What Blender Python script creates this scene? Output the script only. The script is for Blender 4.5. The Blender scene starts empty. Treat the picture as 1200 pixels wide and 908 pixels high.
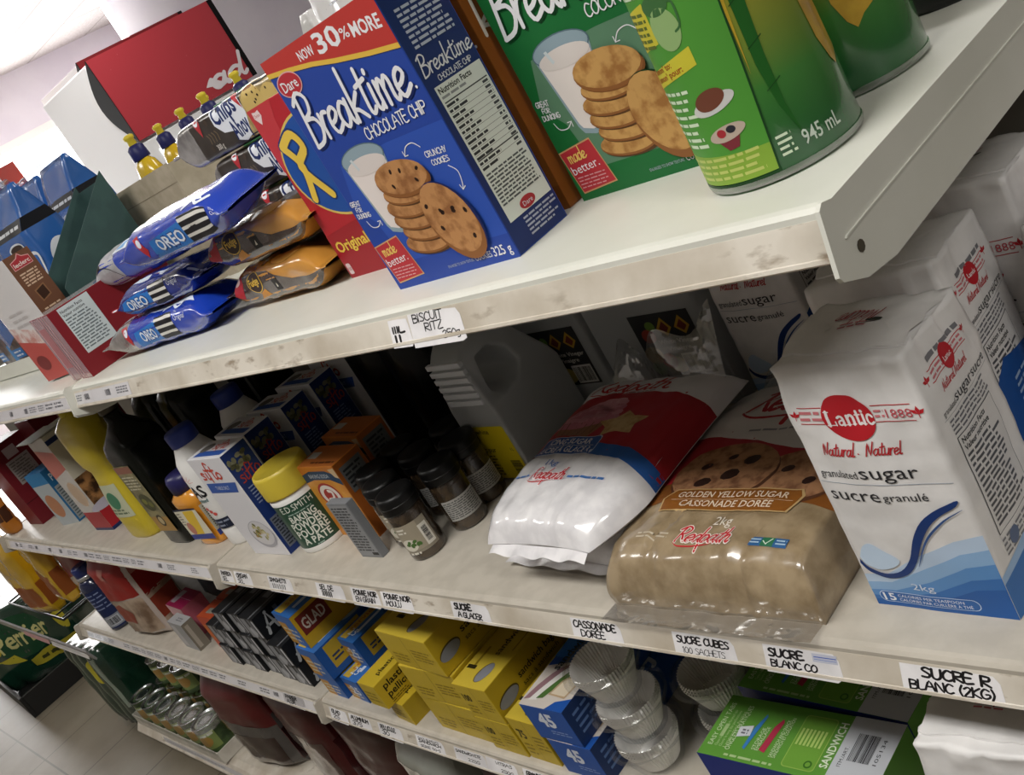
import bpy, bmesh, math, random
from mathutils import Vector, Matrix, noise

# ------------------------------------------------------------ camera, world, lights, exposure
SC = bpy.context.scene
COL = SC.collection
EYE = 1.25                                  # eye height above the floor
cam_d = bpy.data.cameras.new('camera'); cam = bpy.data.objects.new('camera', cam_d); COL.objects.link(cam)
cam_d.sensor_fit = 'HORIZONTAL'; cam_d.sensor_width = 36.0; cam_d.lens = 36.0*1226.377/1200.0
cam_d.clip_start = 0.02; cam_d.clip_end = 60
RX = Vector((0.63561908, 0.59663718, -0.48991067))
DN = Vector((-0.07570464, -0.58336668, -0.80867306))
FW = Vector((-0.76828197, 0.55109654, -0.32563079))
cm = Matrix(((RX.x, -DN.x, -FW.x, 0), (RX.y, -DN.y, -FW.y, 0), (RX.z, -DN.z, -FW.z, EYE), (0, 0, 0, 1)))
cam.matrix_world = cm
SC.camera = cam
SC.view_settings.view_transform = 'Standard'
SC.view_settings.look = 'None'
SC.view_settings.gamma = 1.0
SC.view_settings.use_curve_mapping = False
SC.view_settings.exposure = 0.36
wd = bpy.data.worlds.new('world'); SC.world = wd; wd.use_nodes = True
wd.node_tree.nodes['Background'].inputs[0].default_value = (0.92, 0.96, 1.0, 1)
wd.node_tree.nodes['Background'].inputs[1].default_value = 0.05

def area_light(name, loc, sx, sy, energy, color=(1, 1, 1), rot=(0, 0, 0)):
    l = bpy.data.lights.new(name, 'AREA'); l.shape = 'RECTANGLE'; l.size = sx; l.size_y = sy
    l.energy = energy; l.color = color
    o = bpy.data.objects.new(name, l); o.location = loc; o.rotation_euler = rot; COL.objects.link(o)
    return o
WARM = (1.0, 0.985, 0.95)
area_light('fluorescent_tube_light', (-0.7, -0.40, 2.60), 1.2, 0.30, 23, WARM)
area_light('fluorescent_tube_light', (1.3, -0.2, 2.60), 1.2, 0.30, 15, WARM)
area_light('fluorescent_tube_light', (-3.4, -0.5, 2.60), 1.2, 0.30, 9, WARM)
area_light('fluorescent_tube_light', (-0.9, 2.2, 2.60), 1.2, 0.30, 14, WARM)
area_light('fluorescent_tube_light', (-4.2, 2.0, 2.60), 1.2, 0.30, 24, WARM)
area_light('fluorescent_tube_light', (-6.6, 2.9, 2.60), 1.2, 0.30, 90, WARM)
area_light('window_daylight', (-9.3, 2.2, 1.6), 3.4, 1.6, 110, (0.95, 0.98, 1.0), (0, math.radians(-90), 0))

TOP, MID, LOW = EYE-0.174, EYE-0.509, EYE-0.797
R = math.radians
random.seed(7)

# ------------------------------------------------------------ materials
def lin(c):
    c = c.lstrip('#'); v = [int(c[i:i+2], 16)/255 for i in (0, 2, 4)]
    return tuple((x/12.92 if x <= 0.04045 else ((x+0.055)/1.055)**2.4) for x in v)+(1,)
_M = {}
def P(nt): return nt.nodes['Principled BSDF']
def M(hexc, rough=0.45, metal=0.0, coat=0.0, spec=0.5):
    key = (hexc, rough, metal, coat, spec)
    if key in _M: return _M[key]
    m = bpy.data.materials.new('paint_'+hexc.strip('#')); m.use_nodes = True
    b = P(m.node_tree); b.inputs['Base Color'].default_value = lin(hexc)
    b.inputs['Roughness'].default_value = rough; b.inputs['Metallic'].default_value = metal
    b.inputs['Coat Weight'].default_value = coat; b.inputs['Coat Roughness'].default_value = 0.12
    b.inputs['Specular IOR Level'].default_value = spec
    _M[key] = m
    return m
def ink(h): return M(h, 0.42, 0, 0, 0.3)
def film(h): return M(h, 0.28, 0, 0.25, 0.35)
def noisy(name, c1, c2, scale=8, rough=0.5, detail=6, lo=0.4, hi=0.6, bump=0.0, coat=0.0, metal=0.0, stretch=(1, 1, 1), kind='noise', bdist=0.002):
    if name in _M: return _M[name]
    m = bpy.data.materials.new(name); m.use_nodes = True; nt = m.node_tree; b = P(nt)
    tc = nt.nodes.new('ShaderNodeTexCoord'); mp = nt.nodes.new('ShaderNodeMapping'); mp.inputs['Scale'].default_value = stretch
    nt.links.new(tc.outputs['Object'], mp.inputs['Vector'])
    if kind == 'noise':
        n = nt.nodes.new('ShaderNodeTexNoise'); n.inputs['Scale'].default_value = scale; n.inputs['Detail'].default_value = detail; out = n.outputs['Fac']
    else:
        n = nt.nodes.new('ShaderNodeTexVoronoi'); n.inputs['Scale'].default_value = scale; out = n.outputs['Distance']
    nt.links.new(mp.outputs[0], n.inputs['Vector'])
    r = nt.nodes.new('ShaderNodeValToRGB'); r.color_ramp.elements[0].position = lo; r.color_ramp.elements[1].position = hi
    r.color_ramp.elements[0].color = lin(c1); r.color_ramp.elements[1].color = lin(c2)
    nt.links.new(out, r.inputs[0]); nt.links.new(r.outputs[0], b.inputs['Base Color'])
    b.inputs['Roughness'].default_value = rough; b.inputs['Coat Weight'].default_value = coat; b.inputs['Metallic'].default_value = metal
    b.inputs['Coat Roughness'].default_value = 0.1
    if bump:
        bp = nt.nodes.new('ShaderNodeBump'); bp.inputs['Strength'].default_value = bump; bp.inputs['Distance'].default_value = bdist
        nt.links.new(out, bp.inputs['Height']); nt.links.new(bp.outputs[0], b.inputs['Normal'])
    _M[name] = m
    return m
def emit(name, hexc, strength):
    if name in _M: return _M[name]
    m = bpy.data.materials.new(name); m.use_nodes = True; b = P(m.node_tree)
    b.inputs['Base Color'].default_value = lin(hexc); b.inputs['Emission Color'].default_value = lin(hexc); b.inputs['Emission Strength'].default_value = strength
    _M[name] = m
    return m
def clear(name, tint='#ffffff', gloss=0.12, rough=0.08, milky=0.0, milk='#e8eaea', bump=0.0, bscale=40, edge=0.6):
    """thin clear plastic: mostly see-through, a glossy sheen, optionally milky"""
    if name in _M: return _M[name]
    m = bpy.data.materials.new(name); m.use_nodes = True; nt = m.node_tree; nt.nodes.remove(P(nt)); out = nt.nodes['Material Output']
    t = nt.nodes.new('ShaderNodeBsdfTransparent'); t.inputs[0].default_value = lin(tint)
    g = nt.nodes.new('ShaderNodeBsdfGlossy'); g.inputs['Roughness'].default_value = rough
    lw = nt.nodes.new('ShaderNodeLayerWeight'); lw.inputs[0].default_value = 0.35
    mr = nt.nodes.new('ShaderNodeMapRange'); mr.inputs[3].default_value = gloss; mr.inputs[4].default_value = min(1, gloss+edge)
    nt.links.new(lw.outputs['Facing'], mr.inputs[0])
    mx = nt.nodes.new('ShaderNodeMixShader'); nt.links.new(mr.outputs[0], mx.inputs[0]); nt.links.new(t.outputs[0], mx.inputs[1]); nt.links.new(g.outputs[0], mx.inputs[2])
    last = mx
    if milky:
        d = nt.nodes.new('ShaderNodeBsdfDiffuse'); d.inputs[0].default_value = lin(milk)
        tr = nt.nodes.new('ShaderNodeBsdfTranslucent'); tr.inputs[0].default_value = lin(milk)
        a = nt.nodes.new('ShaderNodeMixShader'); a.inputs[0].default_value = 0.5; nt.links.new(d.outputs[0], a.inputs[1]); nt.links.new(tr.outputs[0], a.inputs[2])
        m2 = nt.nodes.new('ShaderNodeMixShader'); m2.inputs[0].default_value = milky
        nt.links.new(mx.outputs[0], m2.inputs[1]); nt.links.new(a.outputs[0], m2.inputs[2]); last = m2
    if bump:
        n = nt.nodes.new('ShaderNodeTexNoise'); n.inputs['Scale'].default_value = bscale; bp = nt.nodes.new('ShaderNodeBump'); bp.inputs['Strength'].default_value = bump; bp.inputs['Distance'].default_value = 0.01
        tc = nt.nodes.new('ShaderNodeTexCoord'); nt.links.new(tc.outputs['Object'], n.inputs['Vector'])
        nt.links.new(n.outputs['Fac'], bp.inputs['Height']); nt.links.new(bp.outputs[0], g.inputs['Normal'])
    nt.links.new(last.outputs[0], out.inputs['Surface'])
    _M[name] = m
    return m
def cookie(name='cookie_print', base='#b9824a', dark='#8a5427'):
    return noisy(name, dark, base, 90, 0.7, 5, 0.36, 0.56)

WHITE = ink('#e9e8e6'); BLACK = ink('#15151a'); GREY = ink('#8d8f93')

# ------------------------------------------------------------ mesh building
class MB:
    def __init__(s): s.bm = bmesh.new(); s.mats = []
    def mi(s, m):
        if m not in s.mats: s.mats.append(m)
        return s.mats.index(m)
    def f(s, pts, m, smooth=False):
        try:
            fc = s.bm.faces.new([s.bm.verts.new(p) for p in pts])
        except ValueError: return None
        fc.material_index = s.mi(m); fc.smooth = smooth
        return fc
    def box(s, x0, x1, y0, y1, z0, z1, m, bev=0.0, faces=None, mat=None):
        """faces: dict of side -> material"""
        b = bmesh.new() if bev else s.bm
        v = [b.verts.new(Vector((x, y, z))) for x in (x0, x1) for y in (y0, y1) for z in (z0, z1)]
        quad = {'left': (0, 1, 3, 2), 'right': (4, 6, 7, 5), 'front': (0, 4, 5, 1), 'back': (2, 3, 7, 6), 'bottom': (0, 2, 6, 4), 'top': (1, 5, 7, 3)}
        for k, q in quad.items():
            fc = b.faces.new([v[i] for i in q]); fc.material_index = s.mi((faces or {}).get(k, m))
        if bev:
            bmesh.ops.bevel(b, geom=b.edges[:], offset=bev, segments=2, profile=0.6, affect='EDGES')
            s.merge(b)
        if mat is not None and not bev:
            for x in v: x.co = mat @ x.co
    def merge(s, b, mat=None, smooth=None):
        mp = {}
        for v in b.verts: mp[v] = s.bm.verts.new(mat @ v.co if mat else v.co)
        for f in b.faces:
            try: n = s.bm.faces.new([mp[v] for v in f.verts])
            except ValueError: continue
            n.material_index = f.material_index; n.smooth = f.smooth if smooth is None else smooth
        b.free()
    def prism(s, poly, axis, a0, a1, m, caps=None):
        """extrude a 2-D outline along an axis; poly are the other two coordinates in order"""
        def pt(p, a):
            return Vector((a, p[0], p[1])) if axis == 'x' else Vector((p[0], a, p[1])) if axis == 'y' else Vector((p[0], p[1], a))
        A = [s.bm.verts.new(pt(p, a0)) for p in poly]; B = [s.bm.verts.new(pt(p, a1)) for p in poly]
        n = len(poly)
        for i in range(n):
            fc = s.bm.faces.new((A[i], A[(i+1) % n], B[(i+1) % n], B[i])); fc.material_index = s.mi(m)
        for q in (A[::-1], B):
            fc = s.bm.faces.new(q); fc.material_index = s.mi(caps or m)
    def lathe(s, prof, m, segs=32, sx=1.0, sy=1.0, c=(0, 0, 0), cap=True, smooth=True, mats=None, wob=None):
        rings = []
        for i, (r, z) in enumerate(prof):
            ring = []
            for k in range(segs):
                a = 2*math.pi*k/segs; rr = r if wob is None else wob(r, z, a)
                ring.append(s.bm.verts.new((c[0]+rr*sx*math.cos(a), c[1]+rr*sy*math.sin(a), c[2]+z)))
            rings.append(ring)
        for i in range(len(rings)-1):
            mm = mats[i] if mats else m
            for k in range(segs):
                fc = s.bm.faces.new((rings[i][k], rings[i][(k+1) % segs], rings[i+1][(k+1) % segs], rings[i+1][k]))
                fc.material_index = s.mi(mm); fc.smooth = smooth
        if cap:
            for rg, mm in ((rings[0][::-1], mats[0] if mats else m), (rings[-1], mats[-1] if mats else m)):
                fc = s.bm.faces.new(rg); fc.material_index = s.mi(mm)
    def tube(s, pts, r, m, segs=8, closed=False):
        pts = [Vector(p) for p in pts]; n = len(pts); rings = []
        for i in range(n):
            t = (pts[(i+1) % n]-pts[i-1]) if closed else (pts[min(i+1, n-1)]-pts[max(i-1, 0)])
            t.normalize(); up = Vector((0, 0, 1)) if abs(t.z) < 0.9 else Vector((1, 0, 0))
            a = t.cross(up).normalized(); b = t.cross(a)
            rr = r[i] if isinstance(r, (list, tuple)) else r
            rings.append([s.bm.verts.new(pts[i]+a*rr*math.cos(2*math.pi*k/segs)+b*rr*math.sin(2*math.pi*k/segs)) for k in range(segs)])
        for i in range(n if closed else n-1):
            for k in range(segs):
                A, B = rings[i], rings[(i+1) % n]
                fc = s.bm.faces.new((A[k], A[(k+1) % segs], B[(k+1) % segs], B[k])); fc.material_index = s.mi(m); fc.smooth = True
        if not closed:
            for rg in (rings[0][::-1], rings[-1]):
                fc = s.bm.faces.new(rg); fc.material_index = s.mi(m)
    def grid(s, nu, nv, fn, m, smooth=True, mfn=None):
        V = [[s.bm.verts.new(fn(i/nu, j/nv)) for j in range(nv+1)] for i in range(nu+1)]
        for i in range(nu):
            for j in range(nv):
                fc = s.bm.faces.new((V[i][j], V[i+1][j], V[i+1][j+1], V[i][j+1])); fc.smooth = smooth
                fc.material_index = s.mi(mfn((i+.5)/nu, (j+.5)/nv) if mfn else m)
    def build(s, name, parent=None, loc=None, yaw=0.0, rot=None, weld=0.0, fix=True):
        if weld: bmesh.ops.remove_doubles(s.bm, verts=s.bm.verts[:], dist=weld)
        if fix: bmesh.ops.recalc_face_normals(s.bm, faces=s.bm.faces[:])
        me = bpy.data.meshes.new(name); s.bm.to_mesh(me); s.bm.free()
        for m in s.mats: me.materials.append(m)
        o = bpy.data.objects.new(name, me); COL.objects.link(o)
        if parent: o.parent = parent
        if loc is not None: o.location = loc
        if rot: o.rotation_euler = rot
        elif yaw: o.rotation_euler = (0, 0, R(yaw))
        return o
def tag(o, label=None, cat=None, group=None, kind=None):
    if label: o['label'] = label
    if cat: o['category'] = cat
    if group: o['group'] = group
    if kind: o['kind'] = kind
    return o
def empty(name, loc, yaw=0.0, rot=None):
    o = bpy.data.objects.new(name, None); o.empty_display_size = 0.02; COL.objects.link(o)
    o.location = loc; o.rotation_euler = rot if rot else (0, 0, R(yaw))
    return o
def copy_tree(o, parent=None):
    c = o.copy(); COL.objects.link(c)
    if parent: c.parent = parent
    for ch in [x for x in COL.objects if x.parent == o]: copy_tree(ch, c)
    return c

# ------------------------------------------------------------ print on surfaces
_G = {}
def glyphs(txt, bold=0.0):
    k = (txt, bold)
    if k in _G: return _G[k]
    cu = bpy.data.curves.new('lettering', 'FONT'); cu.body = txt; cu.size = 1.0; cu.offset = bold; cu.resolution_u = 2
    ob = bpy.data.objects.new('lettering', cu); me = ob.to_mesh()
    vs = [(v.co.x, v.co.y) for v in me.vertices]; fs = [tuple(p.vertices) for p in me.polygons]
    ob.to_mesh_clear(); bpy.data.objects.remove(ob); bpy.data.curves.remove(cu)
    if vs:
        x0 = min(v[0] for v in vs); x1 = max(v[0] for v in vs)
    else: x0 = x1 = 0
    _G[k] = (vs, fs, x0, x1)
    return _G[k]
def cap_h():
    if 'cap' not in _G:
        vs = glyphs('H')[0]; _G['cap'] = max(v[1] for v in vs)
    return _G['cap']
def smooth_line(pts, n=5):
    if len(pts) < 3: return pts
    out = []
    for i in range(len(pts)-1):
        p0 = pts[max(i-1, 0)]; p1 = pts[i]; p2 = pts[i+1]; p3 = pts[min(i+2, len(pts)-1)]
        for k in range(n):
            t = k/n
            out.append(tuple(0.5*((2*p1[j])+(-p0[j]+p2[j])*t+(2*p0[j]-5*p1[j]+4*p2[j]-p3[j])*t*t+(-p0[j]+3*p1[j]-3*p2[j]+p3[j])*t**3) for j in (0, 1)))
    out.append(pts[-1])
    return out
# brush script, x-height 1
SCR = {
 'a': (.95, [[(.72, .8), (.42, 1), (.1, .7), (.06, .3), (.3, .02), (.6, .3), (.76, .95)], [(.78, 1), (.74, .3), (.9, .0), (1.05, .2)]]),
 'b': (.85, [[(.15, 2), (.1, .2)], [(.1, .6), (.4, 1), (.72, .7), (.65, .15), (.3, 0), (.08, .2)]]),
 'c': (.75, [[(.68, .85), (.4, 1), (.08, .6), (.12, .15), (.4, 0), (.75, .25)]]),
 'd': (.95, [[(.72, .8), (.42, 1), (.1, .7), (.06, .3), (.3, .02), (.6, .3), (.76, .95)], [(.86, 2.0), (.76, .4), (.9, .0), (1.05, .2)]]),
 'e': (.8, [[(.05, .42), (.4, .5), (.68, .76), (.5, 1), (.16, .82), (.05, .36), (.3, 0), (.85, .28)]]),
 'f': (.6, [[(.75, 1.8), (.5, 2), (.32, 1.5), (.2, -.5)], [(.05, 1), (.6, 1.05)]]),
 'g': (.85, [[(.7, .8), (.42, 1), (.1, .7), (.1, .3), (.35, .05), (.65, .35)], [(.75, 1), (.65, -.5), (.35, -.85), (.1, -.6)]]),
 'h': (.9, [[(.15, 2), (.1, 0)], [(.1, .5), (.4, 1), (.62, .8), (.62, .2), (.78, 0), (.95, .15)]]),
 'i': (.45, [[(.2, 1), (.17, .2), (.32, 0), (.5, .15)], [(.26, 1.42), (.29, 1.52)]]),
 'k': (.85, [[(.2, 2.1), (.12, 0)], [(.75, 1), (.15, .5), (.45, .38), (.85, 0)]]),
 'l': (.4, [[(.2, 2), (.15, .2), (.3, 0), (.45, .12)]]),
 'm': (1.25, [[(.1, 1), (.1, 0)], [(.1, .6), (.35, 1), (.5, .8), (.5, 0)], [(.5, .6), (.78, 1), (.95, .8), (.95, .2), (1.1, 0), (1.25, .15)]]),
 'n': (.85, [[(.1, 1), (.1, 0)], [(.1, .6), (.4, 1), (.58, .8), (.58, .2), (.74, 0), (.9, .15)]]),
 'o': (.8, [[(.4, 1), (.1, .7), (.1, .25), (.38, 0), (.68, .3), (.68, .75), (.4, 1)]]),
 'p': (.85, [[(.12, 1), (.03, -.9)], [(.1, .7), (.4, 1), (.72, .7), (.65, .15), (.3, 0), (.08, .2)]]),
 'r': (.65, [[(.1, 1), (.12, 0)], [(.12, .5), (.35, .95), (.65, .95)]]),
 's': (.65, [[(.55, .9), (.3, 1), (.12, .75), (.5, .4), (.45, .05), (.05, .05)]]),
 't': (.7, [[(.42, 1.75), (.3, .3), (.45, 0), (.7, .18)], [(.02, 1.15), (.75, 1.28)]]),
 'u': (.85, [[(.1, 1), (.1, .3), (.3, 0), (.6, .3), (.7, 1)], [(.7, 1), (.68, .2), (.85, 0)]]),
 'v': (.75, [[(.05, 1), (.3, 0), (.7, 1)]]),
 'y': (.8, [[(.1, 1), (.15, .4), (.4, .3), (.65, .9)], [(.72, 1), (.5, -.5), (.2, -.8)]]),
 'B': (1.15, [[(.3, 2), (.12, -.1)], [(-.05, 1.75), (.5, 2.12), (.98, 1.8), (.8, 1.25), (.25, 1.05), (.85, .95), (1.1, .5), (.75, .0), (.1, -.12)]]),
 'R': (1.25, [[(.35, 2), (.1, 0)], [(-.1, 1.6), (.5, 2.1), (1.05, 1.75), (.8, 1.15), (.3, 1.0), (.6, .8), (1.1, .05), (1.4, .15)]]),
 'N': (1.2, [[(.1, 0), (.3, 1.9), (.75, .1), (1.1, 2.05)]]),
 'C': (1.1, [[(1.0, 1.7), (.7, 2), (.15, 1.3), (.15, .4), (.5, 0), (1.0, .3)]]),
 'G': (1.1, [[(1.0, 1.7), (.7, 2), (.15, 1.3), (.15, .4), (.5, 0), (.95, .4), (.95, .9), (.6, .9)]]),
 'D': (1.1, [[(.2, 2), (.15, 0)], [(.05, 1.95), (.7, 1.9), (1.0, 1.2), (.8, .3), (.1, .0)]]),
 'L': (1.0, [[(.3, 2), (.15, .05), (.9, .1)]]), ' ': (.5, []), '.': (.3, [[(.1, .05), (.14, .08)]]), '-': (.5, [[(.05, .5), (.4, .5)]]),
}
# marker capitals, cap height 1
CAP = {
 'A': (.75, [[(0, 0), (.35, 1), (.7, 0)], [(.15, .38), (.58, .4)]]), 'B': (.65, [[(.05, 0), (.05, 1)], [(.05, 1), (.5, .9), (.45, .58), (.08, .52), (.58, .42), (.5, .05), (.05, 0)]]),
 'C': (.65, [[(.58, .85), (.3, 1), (.05, .6), (.1, .15), (.35, 0), (.6, .15)]]), 'D': (.7, [[(.05, 0), (.05, 1)], [(.05, 1), (.5, .85), (.62, .45), (.45, .1), (.05, 0)]]),
 'E': (.6, [[(.52, .97), (.05, 1), (.05, 0), (.55, .02)], [(.05, .52), (.42, .52)]]), 'F': (.55, [[(.52, 1), (.05, 1), (.05, 0)], [(.05, .52), (.42, .52)]]),
 'G': (.7, [[(.58, .85), (.3, 1), (.05, .6), (.1, .15), (.35, 0), (.62, .2), (.62, .45), (.38, .45)]]), 'H': (.65, [[(.05, 0), (.05, 1)], [(.58, 0), (.58, 1)], [(.05, .52), (.58, .5)]]),
 'I': (.2, [[(.08, 0), (.08, 1)]]), 'J': (.5, [[(.4, 1), (.4, .2), (.2, 0), (.0, .2)]]), 'K': (.62, [[(.05, 0), (.05, 1)], [(.55, 1), (.07, .45), (.58, 0)]]),
 'L': (.55, [[(.05, 1), (.05, .02), (.5, .02)]]), 'M': (.8, [[(.03, 0), (.1, 1), (.38, .35), (.66, 1), (.74, 0)]]), 'N': (.7, [[(.05, 0), (.05, 1), (.6, 0), (.6, 1)]]),
 'O': (.7, [[(.33, 1), (.05, .6), (.1, .15), (.35, 0), (.62, .3), (.6, .8), (.33, 1)]]), 'P': (.6, [[(.05, 0), (.05, 1)], [(.05, 1), (.52, .88), (.48, .52), (.05, .45)]]),
 'Q': (.7, [[(.33, 1), (.05, .6), (.1, .15), (.35, 0), (.62, .3), (.6, .8), (.33, 1)], [(.4, .25), (.65, -.1)]]), 'R': (.62, [[(.05, 0), (.05, 1)], [(.05, 1), (.5, .9), (.45, .55), (.05, .48), (.56, 0)]]),
 'S': (.6, [[(.52, .88), (.25, 1), (.06, .75), (.48, .35), (.4, .05), (.03, .08)]]), 'T': (.6, [[(.0, 1), (.58, 1)], [(.29, 1), (.27, 0)]]),
 'U': (.65, [[(.05, 1), (.06, .25), (.3, 0), (.55, .25), (.58, 1)]]), 'V': (.65, [[(.02, 1), (.3, 0), (.6, 1)]]), 'W': (.9, [[(.02, 1), (.2, 0), (.42, .7), (.62, 0), (.85, 1)]]),
 'X': (.6, [[(.02, 1), (.55, 0)], [(.55, 1), (.02, 0)]]), 'Y': (.6, [[(.02, 1), (.28, .5)], [(.56, 1), (.2, 0)]]), 'Z': (.6, [[(.03, 1), (.55, 1), (.03, 0), (.58, 0)]]),
 '0': (.6, [[(.28, 1), (.05, .6), (.08, .2), (.3, 0), (.52, .3), (.5, .8), (.28, 1)]]), '1': (.3, [[(.03, .8), (.15, 1), (.15, 0)]]), '2': (.58, [[(.05, .8), (.3, 1), (.5, .75), (.05, 0), (.55, .02)]]),
 '3': (.55, [[(.05, .9), (.4, .95), (.4, .6), (.2, .52), (.5, .4), (.4, .02), (.03, .08)]]), '4': (.6, [[(.4, 0), (.4, 1), (.03, .3), (.56, .3)]]), '5': (.55, [[(.5, 1), (.1, 1), (.08, .55), (.45, .55), (.45, .1), (.05, .02)]]),
 '6': (.55, [[(.45, 1), (.1, .5), (.1, .1), (.35, 0), (.48, .3), (.12, .45)]]), '7': (.55, [[(.03, 1), (.52, 1), (.2, 0)]]), '8': (.55, [[(.28, .52), (.06, .8), (.28, 1), (.48, .8), (.28, .52), (.04, .2), (.28, 0), (.52, .2), (.28, .52)]]), '9': (.55, [[(.48, .7), (.2, .5), (.08, .8), (.3, 1), (.48, .75), (.4, 0)]]),
 ' ': (.35, []), '(': (.3, [[(.22, 1.1), (.05, .5), (.22, -.1)]]), ')': (.3, [[(.05, 1.1), (.22, .5), (.05, -.1)]]), "'": (.2, [[(.1, 1), (.08, .8)]]), '-': (.4, [[(.05, .5), (.32, .5)]]), '.': (.2, [[(.08, .0), (.1, .05)]]),
 'g': (.5, [[(.42, .6), (.1, .6), (.08, .2), (.4, .25)], [(.43, .65), (.42, -.2), (.1, -.3)]]), 'É': (.6, [[(.52, .97), (.05, 1), (.05, 0), (.55, .02)], [(.05, .52), (.42, .52)], [(.25, 1.15), (.42, 1.32)]]), 'À': (.75, [[(0, 0), (.35, 1), (.7, 0)], [(.15, .38), (.58, .4)], [(.25, 1.32), (.4, 1.15)]]),
}
class Pr:
    """flat artwork in (u, v), later laid on a surface by a map(u, v, lift)"""
    def __init__(s): s.items = []; s.bar_i = 0
    def poly(s, pts, m, l=1): s.items.append(([list(pts)], m, l)); return s
    def rect(s, u0, v0, u1, v1, m, l=1): return s.poly([(u0, v0), (u1, v0), (u1, v1), (u0, v1)], m, l)
    def ell(s, cu, cv, ru, rv, m, l=1, rot=0, n=28, a0=0, a1=360):
        c, q = math.cos(R(rot)), math.sin(R(rot)); pts = []
        full = abs(a1-a0) >= 360
        for k in range(n if full else n+1):
            a = R(a0+(a1-a0)*k/n); x, y = ru*math.cos(a), rv*math.sin(a); pts.append((cu+x*c-y*q, cv+x*q+y*c))
        return s.poly(pts, m, l)
    def rrect(s, u0, v0, u1, v1, r, m, l=1):
        pts = []
        for cx, cy, a in ((u1-r, v1-r, 0), (u0+r, v1-r, 90), (u0+r, v0+r, 180), (u1-r, v0+r, 270)):
            for k in range(5): pts.append((cx+r*math.cos(R(a+22.5*k)), cy+r*math.sin(R(a+22.5*k))))
        return s.poly(pts, m, l)
    def stroke(s, pts, w, m, l=2, smooth=True, taper=False, n=5):
        if smooth: pts = smooth_line(pts, n)
        q = []; L = len(pts)
        for i, p in enumerate(pts):
            a = pts[max(i-1, 0)]; b = pts[min(i+1, L-1)]; tx, ty = b[0]-a[0], b[1]-a[1]; d = math.hypot(tx, ty) or 1
            k = w/2*(1 if not taper else (0.15+0.85*math.sin(math.pi*i/(L-1))))
            q.append((p[0]-ty/d*k, p[1]+tx/d*k, p[0]+ty/d*k, p[1]-tx/d*k))
        quads = [[(q[i][0], q[i][1]), (q[i][2], q[i][3]), (q[i+1][2], q[i+1][3]), (q[i+1][0], q[i+1][1])] for i in range(L-1)]
        if not taper:
            for e in (0, -1):
                quads.append([(pts[e][0]+w/2*math.cos(math.pi*k/4), pts[e][1]+w/2*math.sin(math.pi*k/4)) for k in range(8)])
        if w > .0028:
            for e in range(1, L-1): quads.append([(pts[e][0]+w/2*math.cos(math.pi*k/5), pts[e][1]+w/2*math.sin(math.pi*k/5)) for k in range(10)])
        s.items.append((quads, m, l)); return s
    def text(s, t, u, v, h, m, l=3, w=None, align='l', rot=0, bold=0.0, shear=0.0, xs=1.0, arc=0.0):
        vs, fs, x0, x1 = glyphs(t, bold); k = h/cap_h(); kx = k*xs
        if w: kx = w/max(1e-6, x1-x0)
        tw = (x1-x0)*kx; off = 0 if align == 'l' else -tw/2 if align == 'c' else -tw
        c, q = math.cos(R(rot)), math.sin(R(rot)); P2 = []
        for x, y in vs:
            X = (x-x0)*kx+off+shear*y*k; Y = y*k
            if arc: Y += arc*(1-((X-off-tw/2)/(tw/2))**2)
            P2.append((u+X*c-Y*q, v+X*q+Y*c))
        s.items.append(([[P2[i] for i in f] for f in fs], m, l)); return s
    def hand(s, t, u, v, h, m, l=3, w=None, wt=None, font=None, align='l', rot=0, slant=0.0, jit=0.0, n=3, hx=None):
        font = font or CAP; tot = sum(font.get(c, font[' '])[0] for c in t)
        hu = h if font is CAP else h/2
        kx = (w/tot) if w else hu
        wt = wt or hu*(.14 if font is CAP else .22)
        c, q = math.cos(R(rot)), math.sin(R(rot)); cur = 0 if align == 'l' else -tot*kx/2
        for ch in t:
            g = font.get(ch, font[' ']); jy = random.uniform(-jit, jit)*h; jx = random.uniform(-jit, jit)*h*.5
            for ln in g[1]:
                pts = []
                for x, y in ln:
                    X = cur+x*kx+y*hu*slant+jx; Y = y*hu+jy; pts.append((u+X*c-Y*q, v+X*q+Y*c))
                s.stroke(pts, wt, m, l, n=n, smooth=len(pts) > 2)
            cur += g[0]*kx
        return s
    def script(s, t, u, v, h, m, l=3, **k): return s.hand(t, u, v, h, m, l, font=SCR, **k)
    def lines(s, u0, v0, u1, v1, n, m, l=2, fill=0.55, ragged=0.25, rng=None):
        rg = random.Random(int((u0*7919+v0*104729+u1*31)*1e4)); quads = []; dv = (v1-v0)/n
        for i in range(n):
            y = v1-(i+1)*dv+dv*(1-fill)/2; u = u0; end = u1-(u1-u0)*rg.uniform(0, ragged)
            while u < end:
                ww = min(rg.uniform(1.5, 5)*dv*.62, end-u); quads.append([(u, y), (u+ww, y), (u+ww, y+dv*fill), (u, y+dv*fill)]); u += ww+dv*.4
        s.items.append((quads, m, l)); return s
    def bars(s, u0, v0, u1, v1, m, l=2, vert=True, bg=None):
        if bg: s.rect(u0, v0, u1, v1, bg, l); l += 1
        rg = random.Random(5); a, b = (u0, u1) if vert else (v0, v1); pad = (b-a)*.06; a += pad; b -= pad; x = a; unit = (b-a)/60; quads = []
        pv = ((v1-v0) if vert else (u1-u0))*.1
        while x < b-unit:
            ww = min(unit*rg.choice((1, 1, 2, 3)), b-x)
            quads.append([(x, v0+pv), (x+ww, v0+pv), (x+ww, v1-pv), (x, v1-pv)] if vert else [(u0+pv, x), (u1-pv, x), (u1-pv, x+ww), (u0+pv, x+ww)])
            x += ww+unit*rg.choice((1, 1, 2))
        s.items.append((quads, m, l)); return s
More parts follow.
